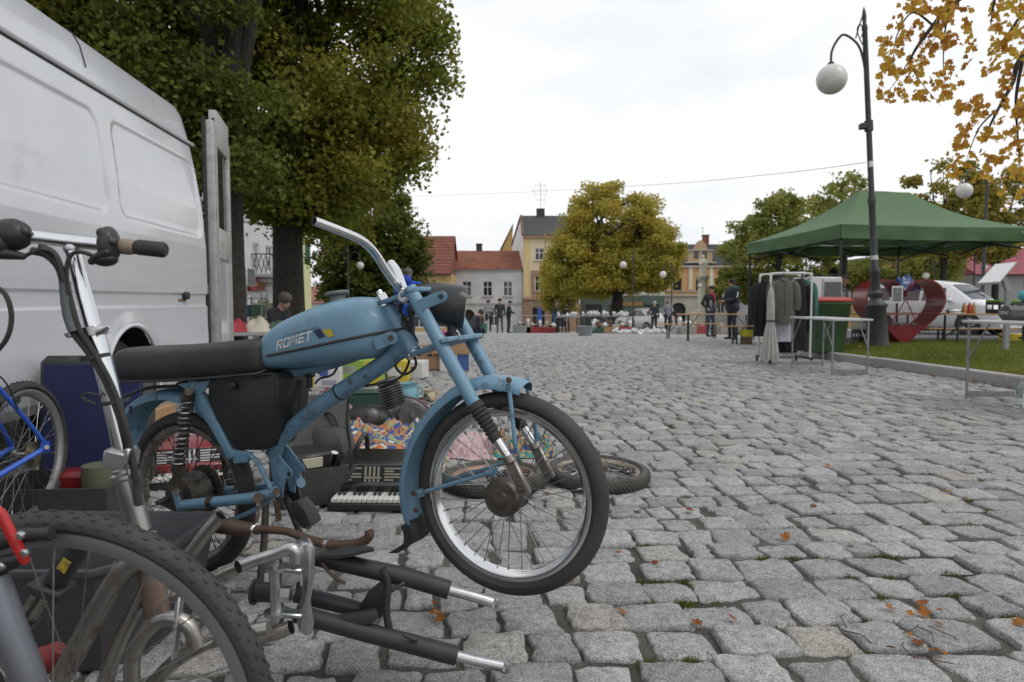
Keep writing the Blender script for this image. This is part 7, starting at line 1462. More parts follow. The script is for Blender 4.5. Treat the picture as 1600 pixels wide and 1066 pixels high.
# ---- clothes rack
WT = mat('white_tube', (.62, .62, .61), .4); q = gnd(1192, 567); xr0, xr1 = q.x, (1257-800)/F*10.6; zr_ = at(1192, 428, 10.6).z; g0 = gz(0, 10.6); yr = 10.6
rk = thing('clothes_rack', 'white wheeled clothes rack hung with coats beside the folding table', 'clothes rack', (xr0, yr, g0))
for dy in (-.22, .22): MB().tube(cr([(xr0, yr+dy, g0+.09), (xr0, yr+dy, zr_-.10), (xr0+.02, yr+dy, zr_-.03), (xr0+.09, yr+dy, zr_), (xr1-.09, yr+dy, zr_), (xr1-.02, yr+dy, zr_-.03), (xr1, yr+dy, zr_-.10), (xr1, yr+dy, g0+.09)], 6), .016, 12).build('rail', WT, rk)
for x in (xr0, xr1):
    MB().box((x, yr, g0+.09), (.035, .60, .03), ch=.004).build('base_bar', DARKMETAL, rk)
    for dy in (-.28, .28): MB().lathe([(.028, -.012), (.034, -.008), (.034, .008), (.028, .012)], (x, yr+dy, g0+.036), (1, 0, 0), 14).box((x, yr+dy, g0+.07), (.03, .03, .03), ch=.004).build('castor', BLACK, rk)
MB().bar((xr0, yr, g0+.09), (xr1, yr, g0+.09), .02, .02).build('cross_bar', DARKMETAL, rk)
def coat(label, x, yc, ztop, L, wd, col, col2=None, rz=0., sleeves=True, name='coat'):
    rt = thing(name, label, name, (x, yc, ztop-L), rz, 'garments on the rack'); m_ = mat('fab_%.3f_%.3f_%.3f' % col, col, .92, col2=col2 or tuple(c*1.5 for c in col), ns=5, bump=.3, bs=90); rings = []
    for t, w_, d_ in ((0, .05, .03), (.02, .07, .04), (.06, .16, .055), (.12, .21, .065), (.3, .215, .075), (.6, .22, .08), (.9, .235, .085), (1., .235, .08)):
        k = wd/.45; rings.append([Vector((w_*k*math.cos(a)*(1+.08*math.sin(5*a+t*4)*min(1, t*2)), d_*math.sin(a)*(1+.18*math.sin(7*a+2*t)*t), L*(1-t))) for a in np.linspace(0, 2*math.pi, 33)[:-1]])
    MB().loft(rings).build('body', m_, rt, world=False, angle=70)
    if sleeves:
        for s_ in (-1, 1): MB().tube(cr([(s_*.17*wd/.45, 0, L*.91), (s_*.235*wd/.45, -.01, L*.80), (s_*.26*wd/.45, -.02, L*.5), (s_*.25*wd/.45, -.025, L*.28)], 5), lerpl([.05, .06, .056, .05], 5), 12).build('sleeve', m_, rt, world=False)
        MB().tube(cr([(-.05, -.045, L*.99), (0, -.06, L*.94), (.05, -.045, L*.99)], 4), .014, 8).build('collar', m_, rt, world=False); MB().bar((0, -.088, L*.9), (0, -.095, L*.06), .012, .004, (0, 1, 0)).build('button_strip', m_, rt, world=False)
    MB().tube(cr([(-.12, 0, L*.985), (0, 0, L*1.03), (.12, 0, L*.985)], 4), .006, 6).tube(cr([(0, 0, L*1.03), (0, 0, L*1.03+.03), (.012, 0, L*1.03+.055), (-.005, 0, L*1.03+.07)], 3), .003, 5).build('hanger', DARKMETAL, rt, world=False)
    return rt
zc = zr_ - .08
coat('olive grey jacket hanging frontmost on the clothes rack', xr0+.19, yr-.24, zc, .66, .36, (.085, .085, .068), (.12, .12, .10)); coat('pale lilac blouse hanging below the olive jacket', xr0+.20, yr-.12, zc-.02, .94, .36, (.36, .33, .38), sleeves=False, name='blouse'); coat('long black dress right of the olive jacket on the rack', xr0+.36, yr+.06, zc, 1.12, .36, (.012, .012, .014))
coat('black skirt showing below the lilac blouse', xr0+.30, yr+.0, zc-.12, 1.02, .40, (.014, .014, .017), sleeves=False, name='skirt'); coat('dark coat in the middle of the clothes rack', xr0+.46, yr-.1, zc, 1.10, .36, (.016, .014, .016)); coat('dark red dress between the black coats', xr0+.58, yr+.05, zc-.02, .95, .24, (.16, .025, .035), sleeves=False, name='dress'); coat('teal coat at the right end of the rack', xr1-.02, yr-.02, zc, .80, .26, (.035, .12, .105)); coat('black coat behind the rack at left', xr0+.07, yr+.24, zc, .9, .28, (.013, .013, .014))
# closed white parasol hanging from the rack
pu = thing('closed_parasol', 'closed white parasol strapped with a black band hanging on the rack', 'parasol', (xr0-.03, yr-.34, g0+.08)); Lp = zr_-g0-.28; V = []; nn_ = 48; prof_ = ((1., .012), (.93, .035), (.80, .045), (.55, .05), (.52, .046), (.35, .075), (.15, .10), (.03, .115), (.0, .11)); rings = []
for z_, r_ in prof_: rings.append([Vector((r_*(1+.22*(1 if k % 4 < 2 else -1)*min(1, r_/.05))*math.cos(2*math.pi*k/nn_), r_*(1+.22*(1 if k % 4 < 2 else -1)*min(1, r_/.05))*math.sin(2*math.pi*k/nn_), z_*Lp)) for k in range(nn_)])
MB().loft(rings).build('cloth', mat('parasol_white', (.55, .54, .51), .9, col2=(.45, .44, .41), ns=9), pu, world=False, angle=30); MB().lathe([(.055, -.012), (.06, -.01), (.06, .01), (.055, .012)], (0, 0, Lp*.53), n=20).build('strap', BLACK, pu, world=False); MB().tube(cr([(0, 0, Lp*.98), (0, .02, Lp+.06), (.03, .08, Lp+.14), (.0, .1, Lp+.18)], 4), .008, 8).build('pole', WT, pu, world=False)
# ---- folding tables
TT = mat('table_plastic', (.50, .50, .51), .45, col2=(.44, .44, .45), ns=5)
def folding_table(label, x0, x1, y0, y1, h):
    xm, ym = (x0+x1)/2, (y0+y1)/2; g_ = gz(0, ym); rt = thing('folding_table', label, 'table', (xm, ym, g_), 0, 'grey folding tables'); MB().box((0, 0, h-.0135), (x1-x0, y1-y0, .027), ch=.006).build('table_top', TT, rt, world=False)
    for sy in (-1, 1):
        yy = sy*((y1-y0)/2-.06)
        for sx in (-1, 1):
            xx = sx*((x1-x0)/2-.03); MB().tube([(xx, yy, 0.0), (xx, yy, h*.45), (xx, yy, h-.03)], [.0115, .0115, .0135], 10).build('leg', GREYMETAL, rt, world=False); MB().tube([(xx, yy, h*.5), (xx, yy - sy*.26, h-.03)], .008, 8).build('brace', GREYMETAL, rt, world=False)
        MB().box((0, yy, .05), (x1-x0-.07, .010, .055), ch=.002).build('foot_bar', GREYMETAL, rt, world=False)
    return rt
folding_table('empty grey folding table standing beside the clothes rack', 4.0, 4.50, 8.50, 9.85, .715)
folding_table('grey folding table cut off by the right edge of the picture', 4.13, 4.76, 5.0, 6.27, .725)
# things on the right table
zt2 = gz(0, 5.64) + .725; dc = thing('tool_case', 'dark grey cylindrical tool case lying on the right hand table', 'case', (4.50, 5.98, zt2+.001), R(8)); MB().loft([[Vector((x, r_*math.cos(a), .068 + r_*math.sin(a)*.95)) for a in np.linspace(R(22.5), R(382.5), 9)[:-1]] for x, r_ in ((-.22, .055), (-.21, .072), (.18, .072), (.20, .06))]).build('case_body', mat('case_grey', (.055, .06, .055), .45), dc, world=False); MB().box((-.215, 0, .068), (.02, .09, .03), ch=.003).build('label_plate', mat('plate_grey', (.22, .23, .22), .5), dc, world=False); MB().box((.0, .0, .142), (.3, .03, .016), ch=.003).build('handle', BLACK, dc, world=False)
tp = thing('teal_figure', 'teal and dark plastic toy at the right picture edge', 'toy', (4.60, 6.12, zt2+.001)); MB().lathe([(.05, 0), (.06, .05), (.04, .12), (.03, .2)], n=14).build('stand', DARKMETAL, tp, world=False); MB().ell((-.02, 0, .22), (.05, .04, .05), M=Matrix.Rotation(.6, 3, 'Y')).ell((.03, 0, .26), (.03, .03, .035)).build('toy_body', mat('toy_teal', (.05, .30, .32), .4), tp, world=False)
q = gnd(1593, 637); bt = thing('glass_bottle', 'clear glass bottle with white label standing on the cobbles at the right edge', 'bottle', q); MB().lathe([(0, .003), (.033, .003), (.036, .012), (.036, .15), (.030, .18), (.015, .215), (.0135, .25), (.0155, .252), (.0155, .262), (.011, .262), (.011, .215), (.030, .17), (.032, .012), (0, .010)], n=24).build('glass', mat('clear_glass', (.75, .8, .78), .05, trans=.95), bt, world=False); MB().lathe([(.0366, .03), (.0369, .03), (.0369, .085), (.0366, .085)], n=24, closed=True).build('bottle_label', PW, bt, world=False); MB().lathe([(.0165, .25), (.0165, .268), (0, .27)], n=14).build('cap', PW, bt, world=False)
# ---- bin, freezer, urn table
bx, by = (1291-800)/F*11.55, 11.55; gb_ = lawn_z(bx, by); BING = mat('bin_green', (.035, .075, .030), .5, col2=(.045, .09, .036), ns=4); bn = thing('wheelie_bin', 'green wheeled rubbish bin with red lid on the lawn edge', 'bin', (bx, by, gb_-.02), R(-6))
MB().loft([[Vector((sx*w_, sy*d_ + o_, z)) for sx, sy in ((-1, -1), (1, -1), (1, 1), (-1, 1))] for w_, d_, o_, z in ((.215, .22, 0, .03), (.225, .23, 0, .10), (.285, .29, -.01, .84), (.30, .30, -.01, .85), (.30, .30, -.01, .885))]).build('bin_body', BING, bn, world=False, bevel=.015)
MB().loft([[Vector((sx*w_, sy*d_ + o_, z)) for sx, sy in ((-1, -1), (1, -1), (1, 1), (-1, 1))] for w_, d_, o_, z in ((.315, .315, -.01, .89), (.315, .32, -.01, .925), (.25, .25, 0, .965), (.2, .2, 0, .97))]).build('lid', mat('bin_red', (.42, .055, .04), .45), bn, world=False, bevel=.012)
for s_ in (-1, 1): MB().lathe([(.09, -.025), (.10, -.018), (.10, .018), (.09, .025)], (s_*.24, .27, .12), (1, 0, 0), 20).build('bin_wheel', RUBBER, bn, world=False)
MB().cyl((-.22, .31, .88), (.22, .31, .88), .015).build('bin_handle', BING, bn, world=False)
fz = thing('white_freezer', 'tall white refrigerator with grey slatted grille behind the green bin', 'refrigerator', (5.55, 12.5, gz(0, 12.5)+.10), R(8)); hh = at(1270, 433, 12.3).z - gz(0, 12.5)-.10
MB().box((0, 0, hh/2), (.62, .60, hh), ch=.015).build('cabinet', mat('fridge_white', (.62, .62, .62), .35), fz, world=False); gp_ = MB().box((.12, -.312, hh-.24), (.36, .02, .42), ch=.004).build('grille_panel', ALU, fz, world=False)
for k in range(11): MB().box((-.03+k*.030, -.326, hh-.26), (.010, .012, .34)).build('grille_slat', DARKMETAL, gp_, world=False)
MB().tube(cr([(-.22, -.31, .10), (-.22, -.36, .12), (-.22, -.36, .30), (-.22, -.31, .32)], 3), .01, 8).build('door_handle', DARKMETAL, fz, world=False); MB().box((-.31, -.05, hh/2), (.012, .5, hh-.05), ch=.004).build('door_edge', mat('fridge_white', (.62, .62, .62), .35), fz, world=False)
# beer garden furniture
WOOD = mat('bench_wood', (.36, .19, .07), .5, col2=(.44, .25, .10), ns=5, bump=.1, bs=40); BLEG = mat('bench_leg', (.018, .030, .024), .5)
def beer_furniture(label, p0, p1, h, wd, kind):
    p0, p1 = Vector(p0), Vector(p1); d = p1-p0; L = d.length; rt = thing('beer_'+kind, label, kind, ((p0.x+p1.x)/2, (p0.y+p1.y)/2, gz(0, (p0.y+p1.y)/2)), math.atan2(d.y, d.x), 'folding beer tables and benches')
    nb = 3 if wd > .4 else 1
    for k in range(nb): MB().box((0, -wd/2+(k+.5)*wd/nb, h-.013), (L, wd/nb-.004, .026), ch=.004).build('plank', WOOD, rt, world=False)
    for sx in (-1, 1):
        x = sx*(L/2-.32)
        for sy in (-1, 1): MB().box((x, sy*(wd/2-.05), (h-.03)/2), (.032, .032, h-.03), ch=.003).build('leg', BLEG, rt, world=False)
        MB().box((x, 0, .12), (.024, wd-.13, .024)).build('leg_rail', BLEG, rt, world=False); MB().bar((x, 0, h*.45), (x - sx*.28, 0, h-.04), .02, .02).build('brace', BLEG, rt, world=False)
    return rt
beer_furniture('beer bench nearest to the camera left of the yellow bucket', (5.35, 17.2), (7.5, 17.9), .47, .26, 'bench'); beer_furniture('beer bench at the far left end of the beer garden', (4.55, 21.2), (6.7, 21.6), .47, .26, 'bench'); beer_furniture('long beer table before the two talking men', (4.65, 19.3), (6.85, 18.9), .77, .52, 'table'); beer_furniture('second beer table behind the blue basket', (6.9, 20.6), (9.1, 20.8), .77, .52, 'table'); beer_furniture('beer bench carrying the blue basket', (6.1, 16.5), (8.0, 17.3), .47, .26, 'bench')
beer_furniture('beer table under the tent with urn and crates', (6.3, 14.4), (8.5, 14.3), .77, .52, 'table'); beer_furniture('beer table right of the heart container with mustard and crates', (8.1, 13.1), (10.3, 13.0), .77, .52, 'table'); beer_furniture('beer bench behind the right beer table', (8.6, 14.2), (10.6, 14.2), .47, .26, 'bench')
q = gnd(1166, 538); bk = thing('tin_bucket', 'brown bucket with yellow rim below the bench end', 'bucket', q); MB().lathe([(.13, 0), (.145, .01), (.15, .26), (.14, .26), (.12, .02), (0, .02)], n=22).build('bucket_body', mat('bucket_brown', (.12, .085, .05), .5), bk, world=False); MB().lathe([(.152, .20), (.155, .20), (.17, .37), (.155, .37), (.14, .2)], n=22).build('yellow_bag', mat('bag_yellow', (.5, .42, .03), .4), bk, world=False)
bs_ = thing('blue_basket', 'blue plastic basket with white cloth on the bench', 'basket', (6.45, 16.65, gz(0, 16.65)+.471)); MB().loft([[Vector((sx*w_, sy*w_*.75, z)) for sx, sy in ((-1, -1), (1, -1), (1, 1), (-1, 1))] for w_, z in ((.13, 0), (.16, .26), (.175, .265), (.175, .28), (.155, .28), (.125, .02))]).build('basket_body', mat('basket_blue', (.035, .13, .42), .4), bs_, world=False, bevel=.008); MB().ell((-.03, 0, .27), (.13, .10, .07)).ell((.06, .02, .29), (.08, .07, .05)).build('white_cloth', PW, bs_, world=False)
ur = thing('drinks_urn', 'steel drinks urn on the beer table beside the lamp post', 'urn', (6.95, 14.35, gz(0, 14.35)+.771)); MB().lathe([(.14, 0), (.15, .02), (.15, .10)], n=22).build('urn_base', BLACK, ur, world=False); MB().lathe([(.14, .10), (.14, .46), (.15, .47), (.13, .50), (.03, .52), (.03, .54), (0, .55)], n=22).build('urn_body', STEEL, ur, world=False); MB().cyl((0, -.13, .14), (0, -.2, .13), .012).cyl((0, -.19, .15), (0, -.19, .10), .009).build('tap', BLACK, ur, world=False)
zt3 = gz(0, 13.05)+.771
def crate(label, pos, wd, dp, h, m, rz=0, rim=None):
    rt = thing('bottle_crate', label, 'crate', pos, rz); MB().box((0, 0, .01), (wd-.01, dp-.01, .02)).build('crate_base', m, rt, world=False)
    for z0, z1, mm in ((.02, h*.3, m), (h*.62, h*.85, m), (h*.85, h, rim or m)):
        for s_ in (-1, 1): MB().box((0, s_*(dp/2-.01), (z0+z1)/2), (wd, .02, z1-z0), ch=.002).build('crate_slat', mm, rt, world=False); MB().box((s_*(wd/2-.01), 0, (z0+z1)/2), (.02, dp-.042, z1-z0), ch=.002).build('crate_slat', mm, rt, world=False)
    for i in range(7):
        for s_ in (-1, 1): MB().box((-wd/2+.012+i*(wd-.024)/6, s_*(dp/2-.011), h*.46), (.022, .016, h*.34)).build('crate_post', m, rt, world=False)
    return rt
crate('black crate with bright green rim on the right beer table', (9.55, 13.05, zt3), .75, .40, .26, BLACK, 0, mat('rim_green', (.16, .40, .05), .5))
for k, (px, c_, lab) in enumerate(((1513, (.40, .04, .03), 'red ketchup bottle on the right beer table'), (1505, (.42, .2, .06), 'orange sauce bottle beside the red one'), (1520, (.40, .26, .12), 'tan sauce bottle next to the crate'))): x_ = (px-800)/F*13.0; b_ = thing('sauce_bottle', lab, 'bottle', (x_, 12.98, zt3)); MB().lathe([(.035, 0), (.04, .02), (.04, .14), (.02, .17), (.015, .20)], n=14).build('bottle_body', mat('sauce%d' % k, c_, .4), b_, world=False); MB().cyl((0, 0, .2), (0, 0, .235), .01, .004).build('nozzle', PW, b_, world=False)
fo = thing('foil_tray', 'crumpled foil tray on the right beer table', 'tray', ((1490-800)/F*13.0, 13.0, zt3)); MB().ell((0, 0, .05), (.15, .1, .05)).build('foil', mat('foil', (.5, .5, .5), .3, .9, bump=1., bs=40), fo, world=False); MB().box((0, 0, .008), (.32, .22, .015), ch=.004).build('tray', ALU, fo, world=False)
for k in range(3): crate(['black crate stacked lowest under the tent table', 'black crate in the middle of the stack under the tent table', 'white and black crate on top under the tent table'][k], (7.25, 14.0, gz(0, 14)+.002 + k*.225), .42, .3, .22, BLACK if k < 2 else mat('crate_pale', (.42, .42, .40), .6), .1*k)
# ---- heart shaped container
hx, hy = (1408-800)/F*13.1, 13.2; hz0 = gz(0, 13)+.06; RED = mat('heart_red', (.19, .008, .013), .35, coat=.3, dirt=(.12, .02, .02), dlo=.55, dhi=.8, ds=6); ht = thing('heart_container', 'large red steel heart container for bottle caps in front of the tent', 'container', (hx, hy, hz0), R(-4))
HP = []; sc_ = 1.46/32
for k in range(72): t = 2*math.pi*k/72; HP.append(((16*math.sin(t)**3)*sc_, (13*math.cos(t)-5*math.cos(2*t)-2*math.cos(3*t)-math.cos(4*t)+17)*sc_*1.03))
cz = .75; inn = [(x*.955, cz+(z-cz)*.955) for x, z in HP]
mb = MB(); n = len(HP)
vs = [Vector((x, y, z)) for y in (-.28, .38) for x, z in HP] + [Vector((x, y, z)) for y in (-.28, .38) for x, z in inn]
fs = []
for k in range(n):
    k2 = (k+1) % n; fs += [(k, k2, n+k2, n+k), (2*n+k, 3*n+k, 3*n+k2, 2*n+k2), (k, 2*n+k, 2*n+k2, k2), (n+k, n+k2, 3*n+k2, 3*n+k)]
mb.add(vs, fs).build('heart_band', RED, ht, world=False)
mb = MB(); low = [p for p in inn if p[1] < .52]; xs_ = sorted(low, key=lambda p: p[0]); mb.prism([(x, .0, z) for x, z in sorted(low, key=lambda p: math.atan2(p[1]-.35, p[0]))], (0, .006, 0)); mb.build('front_plate', RED, ht, world=False).location = (0, -.27, 0)
def chord(z): 
    c = [(a[0]+(b[0]-a[0])*(z-a[1])/(b[1]-a[1])) for a, b in zip(inn, inn[1:]+inn[:1]) if (a[1]-z)*(b[1]-z) < 0]; return sorted(c)
for z in (.44, .72, .98):
    c = chord(z); MB().bar((c[0], -.275, z), (c[-1], -.275, z), .012, .014).build('cross_rod', RED, ht, world=False)
mb = MB()
for k in range(34):
    z = .44 + k*.03; c = chord(z)
    for a, b in zip(c[0::2], c[1::2]): mb.bar((a, -.272, z), (b, -.272, z), .003, .004)
for k in range(46):
    x = -.68 + k*.03; zz = sorted([(a[1]+(b[1]-a[1])*(x-a[0])/(b[0]-a[0])) for a, b in zip(inn, inn[1:]+inn[:1]) if (a[0]-x)*(b[0]-x) < 0]); 
    if len(zz) >= 2 and zz[-1] > .46: mb.bar((x, -.27, max(.44, zz[0])), (x, -.27, zz[-1]), .003, .004, (0, 1, 0))
stuff(mb.build('wire_mesh', mat('mesh_wire', (.15, .03, .035), .5, .3), ht, world=False))
for s_ in (-1, 1): MB().bar((s_*.22, -.26, .12), (s_*.48, -.27, -.06), .04, .04).build('front_leg', RED, ht, world=False); MB().bar((s_*.22, .26, .12), (s_*.48, .27, -.06), .04, .04).build('rear_leg', RED, ht, world=False)
MB().bar((.0, -.27, .98), (.25, -.27, .44), .012, .02, (0, 1, 0)).build('mesh_stay', RED, ht, world=False); MB().bar((.0, -.27, .98), (-.3, -.27, .44), .012, .02, (0, 1, 0)).build('mesh_stay', RED, ht, world=False)
ps = MB().box((-.17, -.285, 1.07), (.20, .012, .32), ch=.002).build('notice', WHITEP, ht, world=False); MB().box((-.17, -.293, 1.07), (.16, .004, .26)).build('notice_print', mat('notice_print', (.08, .09, .10), .5, col2=(.3, .3, .3), ns=30), ps, world=False)
mb = MB(); rr_ = random.Random(3); CAPC = [mat('caps_%d' % i, c, .4) for i, c in enumerate(((.5, .5, .5), (.04, .10, .4), (.4, .3, .05), (.05, .3, .12), (.45, .05, .05)))]
for i in range(5):
    mb = MB()
    for k in range(26): z = .30 + rr_.random()**1.5*.22; c = chord(max(.3, z)); x = rr_.uniform(c[0]*.8, c[-1]*.8); mb.cyl((x, rr_.uniform(-.2, .2), z), (x+.01, rr_.uniform(-.2, .2)*0+rr_.uniform(-.2, .2), z+.012), .018, n=8)
    stuff(mb.build('bottle_caps', CAPC[i], ht, world=False))
tp_ = MB(); V = []; nq = 18
for j in range(nq+1):
    for i in range(nq+1): u, v = i/nq-.5, j/nq-.5; V.append(Vector((u*.55, v*.4, .26*max(0, 1-(abs(u)*1.9)**2.5)*max(0, 1-(abs(v)*1.9)**2.5)*(1+.6*noise.noise(Vector((u*8, v*8, 3.)))))))
o = tp_.add(V, [(j*(nq+1)+i, j*(nq+1)+i+1, (j+1)*(nq+1)+i+1, (j+1)*(nq+1)+i) for j in range(nq) for i in range(nq)]).build('blue_sack', mat('sack_blue', (.012, .05, .17), .3, bump=.8, bs=18), angle=80, recalc=False); o.location = (hx+.10, hy, hz0+1.13); tag(o, 'crumpled dark blue plastic sack lying in the notch of the red heart', 'sack')
# ---- information board
c0 = Vector(((1573-800)/F*10.7, 10.7, 0)); c0.z = lawn_z(c0.x, c0.y); ib = thing('information_board', 'tilted white information board on a bent grey post in the lawn', 'sign', c0); h_ = at(1562, 441, 10.7).z - c0.z; SGR = mat('post_grey', (.27, .28, .29), .5)
MB().box((0, 0, h_*.45), (.085, .06, h_*.9), ch=.006).box((0, 0, .005), (.3, .22, .012)).build('post', SGR, ib, world=False); MB().bar((0, 0, h_*.88), (-.06, .02, h_+.06), .08, .05, (0, 1, 0), .004).build('bent_arm', SGR, ib, world=False)
bc = [at(1527, 443, 10.62)-c0, at(1562, 441, 10.5)-c0, at(1589, 409.5, 10.86)-c0, at(1555, 412.5, 11.0)-c0]; MB().prism(bc, (.004, .018, -.03)).build('board', mat('board_grey', (.45, .45, .46), .5), ib, world=False); cm = sum(bc, Vector())/4; nb_ = (bc[1]-bc[0]).cross(bc[3]-bc[0]).normalized(); nb_ = nb_ if nb_.z > 0 else -nb_; MB().prism([cm + (p-cm)*.95 + nb_*.004 for p in bc], -nb_*.002).build('panel_print', mat('panel_white', (.62, .62, .62), .5, col2=(.55, .55, .56), ns=14), ib, world=False)
yb = thing('yellow_crate', 'yellow plastic crate on the pavement behind the information board', 'crate', ((1588-800)/F*14.5, 14.5, gz(0, 14.5)+.004)); MB().box((0, 0, .17), (.5, .35, .34), ch=.01).build('crate_body', mat('crate_yellow', (.5, .38, .02), .4), yb, world=False); MB().box((0, -.178, .26), (.14, .01, .04)).build('hand_hole', BLACK, yb, world=False)
# ---------------------------------------------------------------- people
SKIN = mat('skin', (.42, .25, .18), .55); SHOE = mat('shoe', (.02, .02, .02), .5)
def person(label, pos, rz, H, jc, tc, head='cap', hc=(.03, .03, .03), arms=('down', 'down'), bend=0., squat=False, stance=.0, coat_l=.0, shoe=None, hood=None, bulk=1., turn=0.):
    k = H/1.75; J = mat('jacket_%.3f_%.3f_%.3f' % jc, jc, .85, col2=tuple(c*1.35 for c in jc), ns=7, bump=.3, bs=50); T = mat('trouser_%.3f_%.3f_%.3f' % tc, tc, .85, col2=tuple(c*1.3 for c in tc), ns=7, bump=.3, bs=50); SH = mat('shoe_%.2f' % shoe[0], shoe, .5) if shoe else SHOE; HC = mat('hair_%.3f_%.3f_%.3f' % hc, hc, .85)
    rt = thing('person', label, 'person', pos, rz, 'people at the market'); segs = []; Vv = Vector
    hipz = .92; 
    def S(a, b, r0, r1, m): segs.append((Vv(a)*k, Vv(b)*k, r0*k, r1*k, m))
    Mb = Matrix.Rotation(bend, 3, 'X')              # positive bend tips the trunk towards -y
    if squat:
        hip = Vv((0, .12, .36))
        for s in (-1, 1): S(hip + Vv((s*.09, 0, 0)), (s*.15, -.26, .52), .085, .065, 1); S((s*.15, -.26, .52), (s*.13, -.04, .10), .06, .045, 1); S((s*.13, -.02, .05), (s*.15, -.20, .04), .045, .04, 3)
    else:
        hip = Vv((0, 0, hipz))
        for s in (-1, 1):
            st = stance*s; S((s*.09, 0, hipz-.02), (s*.105, -.02+st*.5, .50), .088, .062, 1); S((s*.105, -.02+st*.5, .50), (s*.11, .02+st, .10), .06, .048, 1); S((s*.11, .03+st, .05), (s*.13, -.13+st, .035), .045, .038, 3)
    def U(x, y, z): return hip + Mb @ Vv((x, y, z-hipz))
    S(U(0, 0, .93), U(0, .01, 1.08), .145*bulk, .15*bulk, 0); S(U(-.05, 0, .93), U(.05, 0, .93), .14*bulk, .14*bulk, 0 if coat_l else 1); S(U(-.05, .0, 1.10), U(-.06, 0, 1.32), .115*bulk, .115*bulk, 0); S(U(.05, .0, 1.10), U(.06, 0, 1.32), .115*bulk, .115*bulk, 0); S(U(-.13, .01, 1.40), U(.13, .01, 1.40), .075*bulk, .075*bulk, 0); S(U(0, .01, 1.42), U(0, -.005, 1.52), .062, .055, 2)
    if coat_l: S(U(-.05, .0, .98), U(-.06, 0, .98-coat_l), .135, .14, 0); S(U(.05, .0, .98), U(.06, 0, .98-coat_l), .135, .14, 0)
    hd = U(0, -.03, 1.63); Mh = Mb @ Matrix.Rotation(turn, 3, 'Z')
    S(U(0, -.02, 1.60), U(0, -.015, 1.665), .078, .088, 2); S(hd + Mh @ Vv((0, -.085, -.02)), hd + Mh @ Vv((0, -.10, -.035)), .016, .017, 2); S(hd + Mh @ Vv((0, -.045, -.085)), hd + Mh @ Vv((0, -.05, -.08)), .045, .045, 2)
    for s in (-1, 1): S(hd + Mh @ Vv((s*.083, .005, -.01)), hd + Mh @ Vv((s*.088, .01, .02)), .014, .016, 2)
    hands = []
    for s, a in zip((-1, 1), arms):
        sh = U(s*.19*bulk, .01, 1.40)
        if a == 'down': el, wr = U(s*.25*bulk, .03, 1.13), U(s*.25*bulk, -.04, .89)
        elif a == 'pocket': el, wr = U(s*.29*bulk, .07, 1.14), U(s*.20*bulk, -.06, .97)
        elif a == 'fold': el, wr = U(s*.24, -.06, 1.13), U(-s*.06, -.20, 1.15)
        elif a == 'front': el, wr = U(s*.22, -.08, 1.14), U(s*.10, -.32, 1.10)
        elif a == 'back': el, wr = U(s*.25, .12, 1.14), U(s*.06, .17, .95)
        elif a == 'reach': el, wr = U(s*.20, -.16, 1.18), U(s*.16, -.42, 1.05)
        else: el, wr = U(s*.22, -.12, 1.16), U(s*.06, -.18, 1.38)
        S(sh, el, .062*bulk, .052*bulk, 0); S(el, wr, .05*bulk, .04, 0); d = (wr-el).normalized(); S(wr, wr + d*.06, .034, .036, 2); hands.append((wr*k, d, s))
    mb = MB()
    for a, b, r0, r1, m in segs: mb.cap(a, b, r0, r1, 12)
    me = bpy.data.meshes.new('tmp'); me.from_pydata([tuple(v) for v in mb.v], [], mb.f); ob = bpy.data.objects.new('tmp', me); PEOPLE_COL.objects.link(ob)
    md = ob.modifiers.new('r', 'REMESH'); md.mode = 'VOXEL'; md.voxel_size = .020; md2 = ob.modifiers.new('s', 'SMOOTH'); md2.iterations = 4; md2.factor = .5
    PEOPLE_LAYER.update(); dg = PEOPLE_LAYER.depsgraph; ev = ob.evaluated_get(dg); nm = bpy.data.meshes.new_from_object(ev); PEOPLE_COL.objects.unlink(ob); bpy.data.objects.remove(ob)
    nv = len(nm.vertices); co = np.empty(nv*3); nm.vertices.foreach_get('co', co); co = co.reshape(-1, 3); best = np.full(nv, 1e9); bi = np.zeros(nv, int)
    for a, b, r0, r1, m in segs:
        a_, b_ = np.array(a), np.array(b); ab = b_-a_; t = np.clip(((co-a_)@ab)/max(ab@ab, 1e-9), 0, 1); d = np.linalg.norm(co-(a_+t[:, None]*ab), axis=1)-(r0+(r1-r0)*t); u = d < best; best[u] = d[u]; bi[u] = m
    # gentle cloth folds
    for i, v in enumerate(nm.vertices):
        if bi[i] in (0, 1): n_ = noise.noise(Vector((v.co.x*9, v.co.y*9, v.co.z*16))); v.co += v.normal*(.010*n_*k)
    fv = [list(p.vertices) for p in nm.polygons]; fm = [int(np.bincount(bi[p]).argmax()) for p in fv]; out = MB(); out.v = [v.co.copy() for v in nm.vertices]; out.f = [tuple(p) for p in fv]; out.mi = fm; out.cur = 2
    for wr, d, s in hands:                           # palm end plus five separate, slightly curled fingers
        a, b, x = frame(d); tip = wr + d*.075*k
        for f, (off, L) in enumerate(((-.024, .060), (-.008, .072), (.008, .068), (.024, .052))): p0 = tip + a*off*k - d*.02*k; out.tube([p0, p0 + d*L*.5*k, p0 + d*L*.85*k + b*.018*k, p0 + d*L*k + b*.034*k], [.0095*k, .009*k, .008*k, .006*k], 6)
        p0 = wr + d*.03*k - a*.03*k; out.tube([p0, p0 - a*.028*k + d*.022*k, p0 - a*.034*k + d*.05*k], [.011*k, .010*k, .007*k], 6)
    bd = out.build('body', [J, T, SKIN, SH], rt, world=False, angle=180, recalc=False)
    hd = hd*k; Mk = Mh
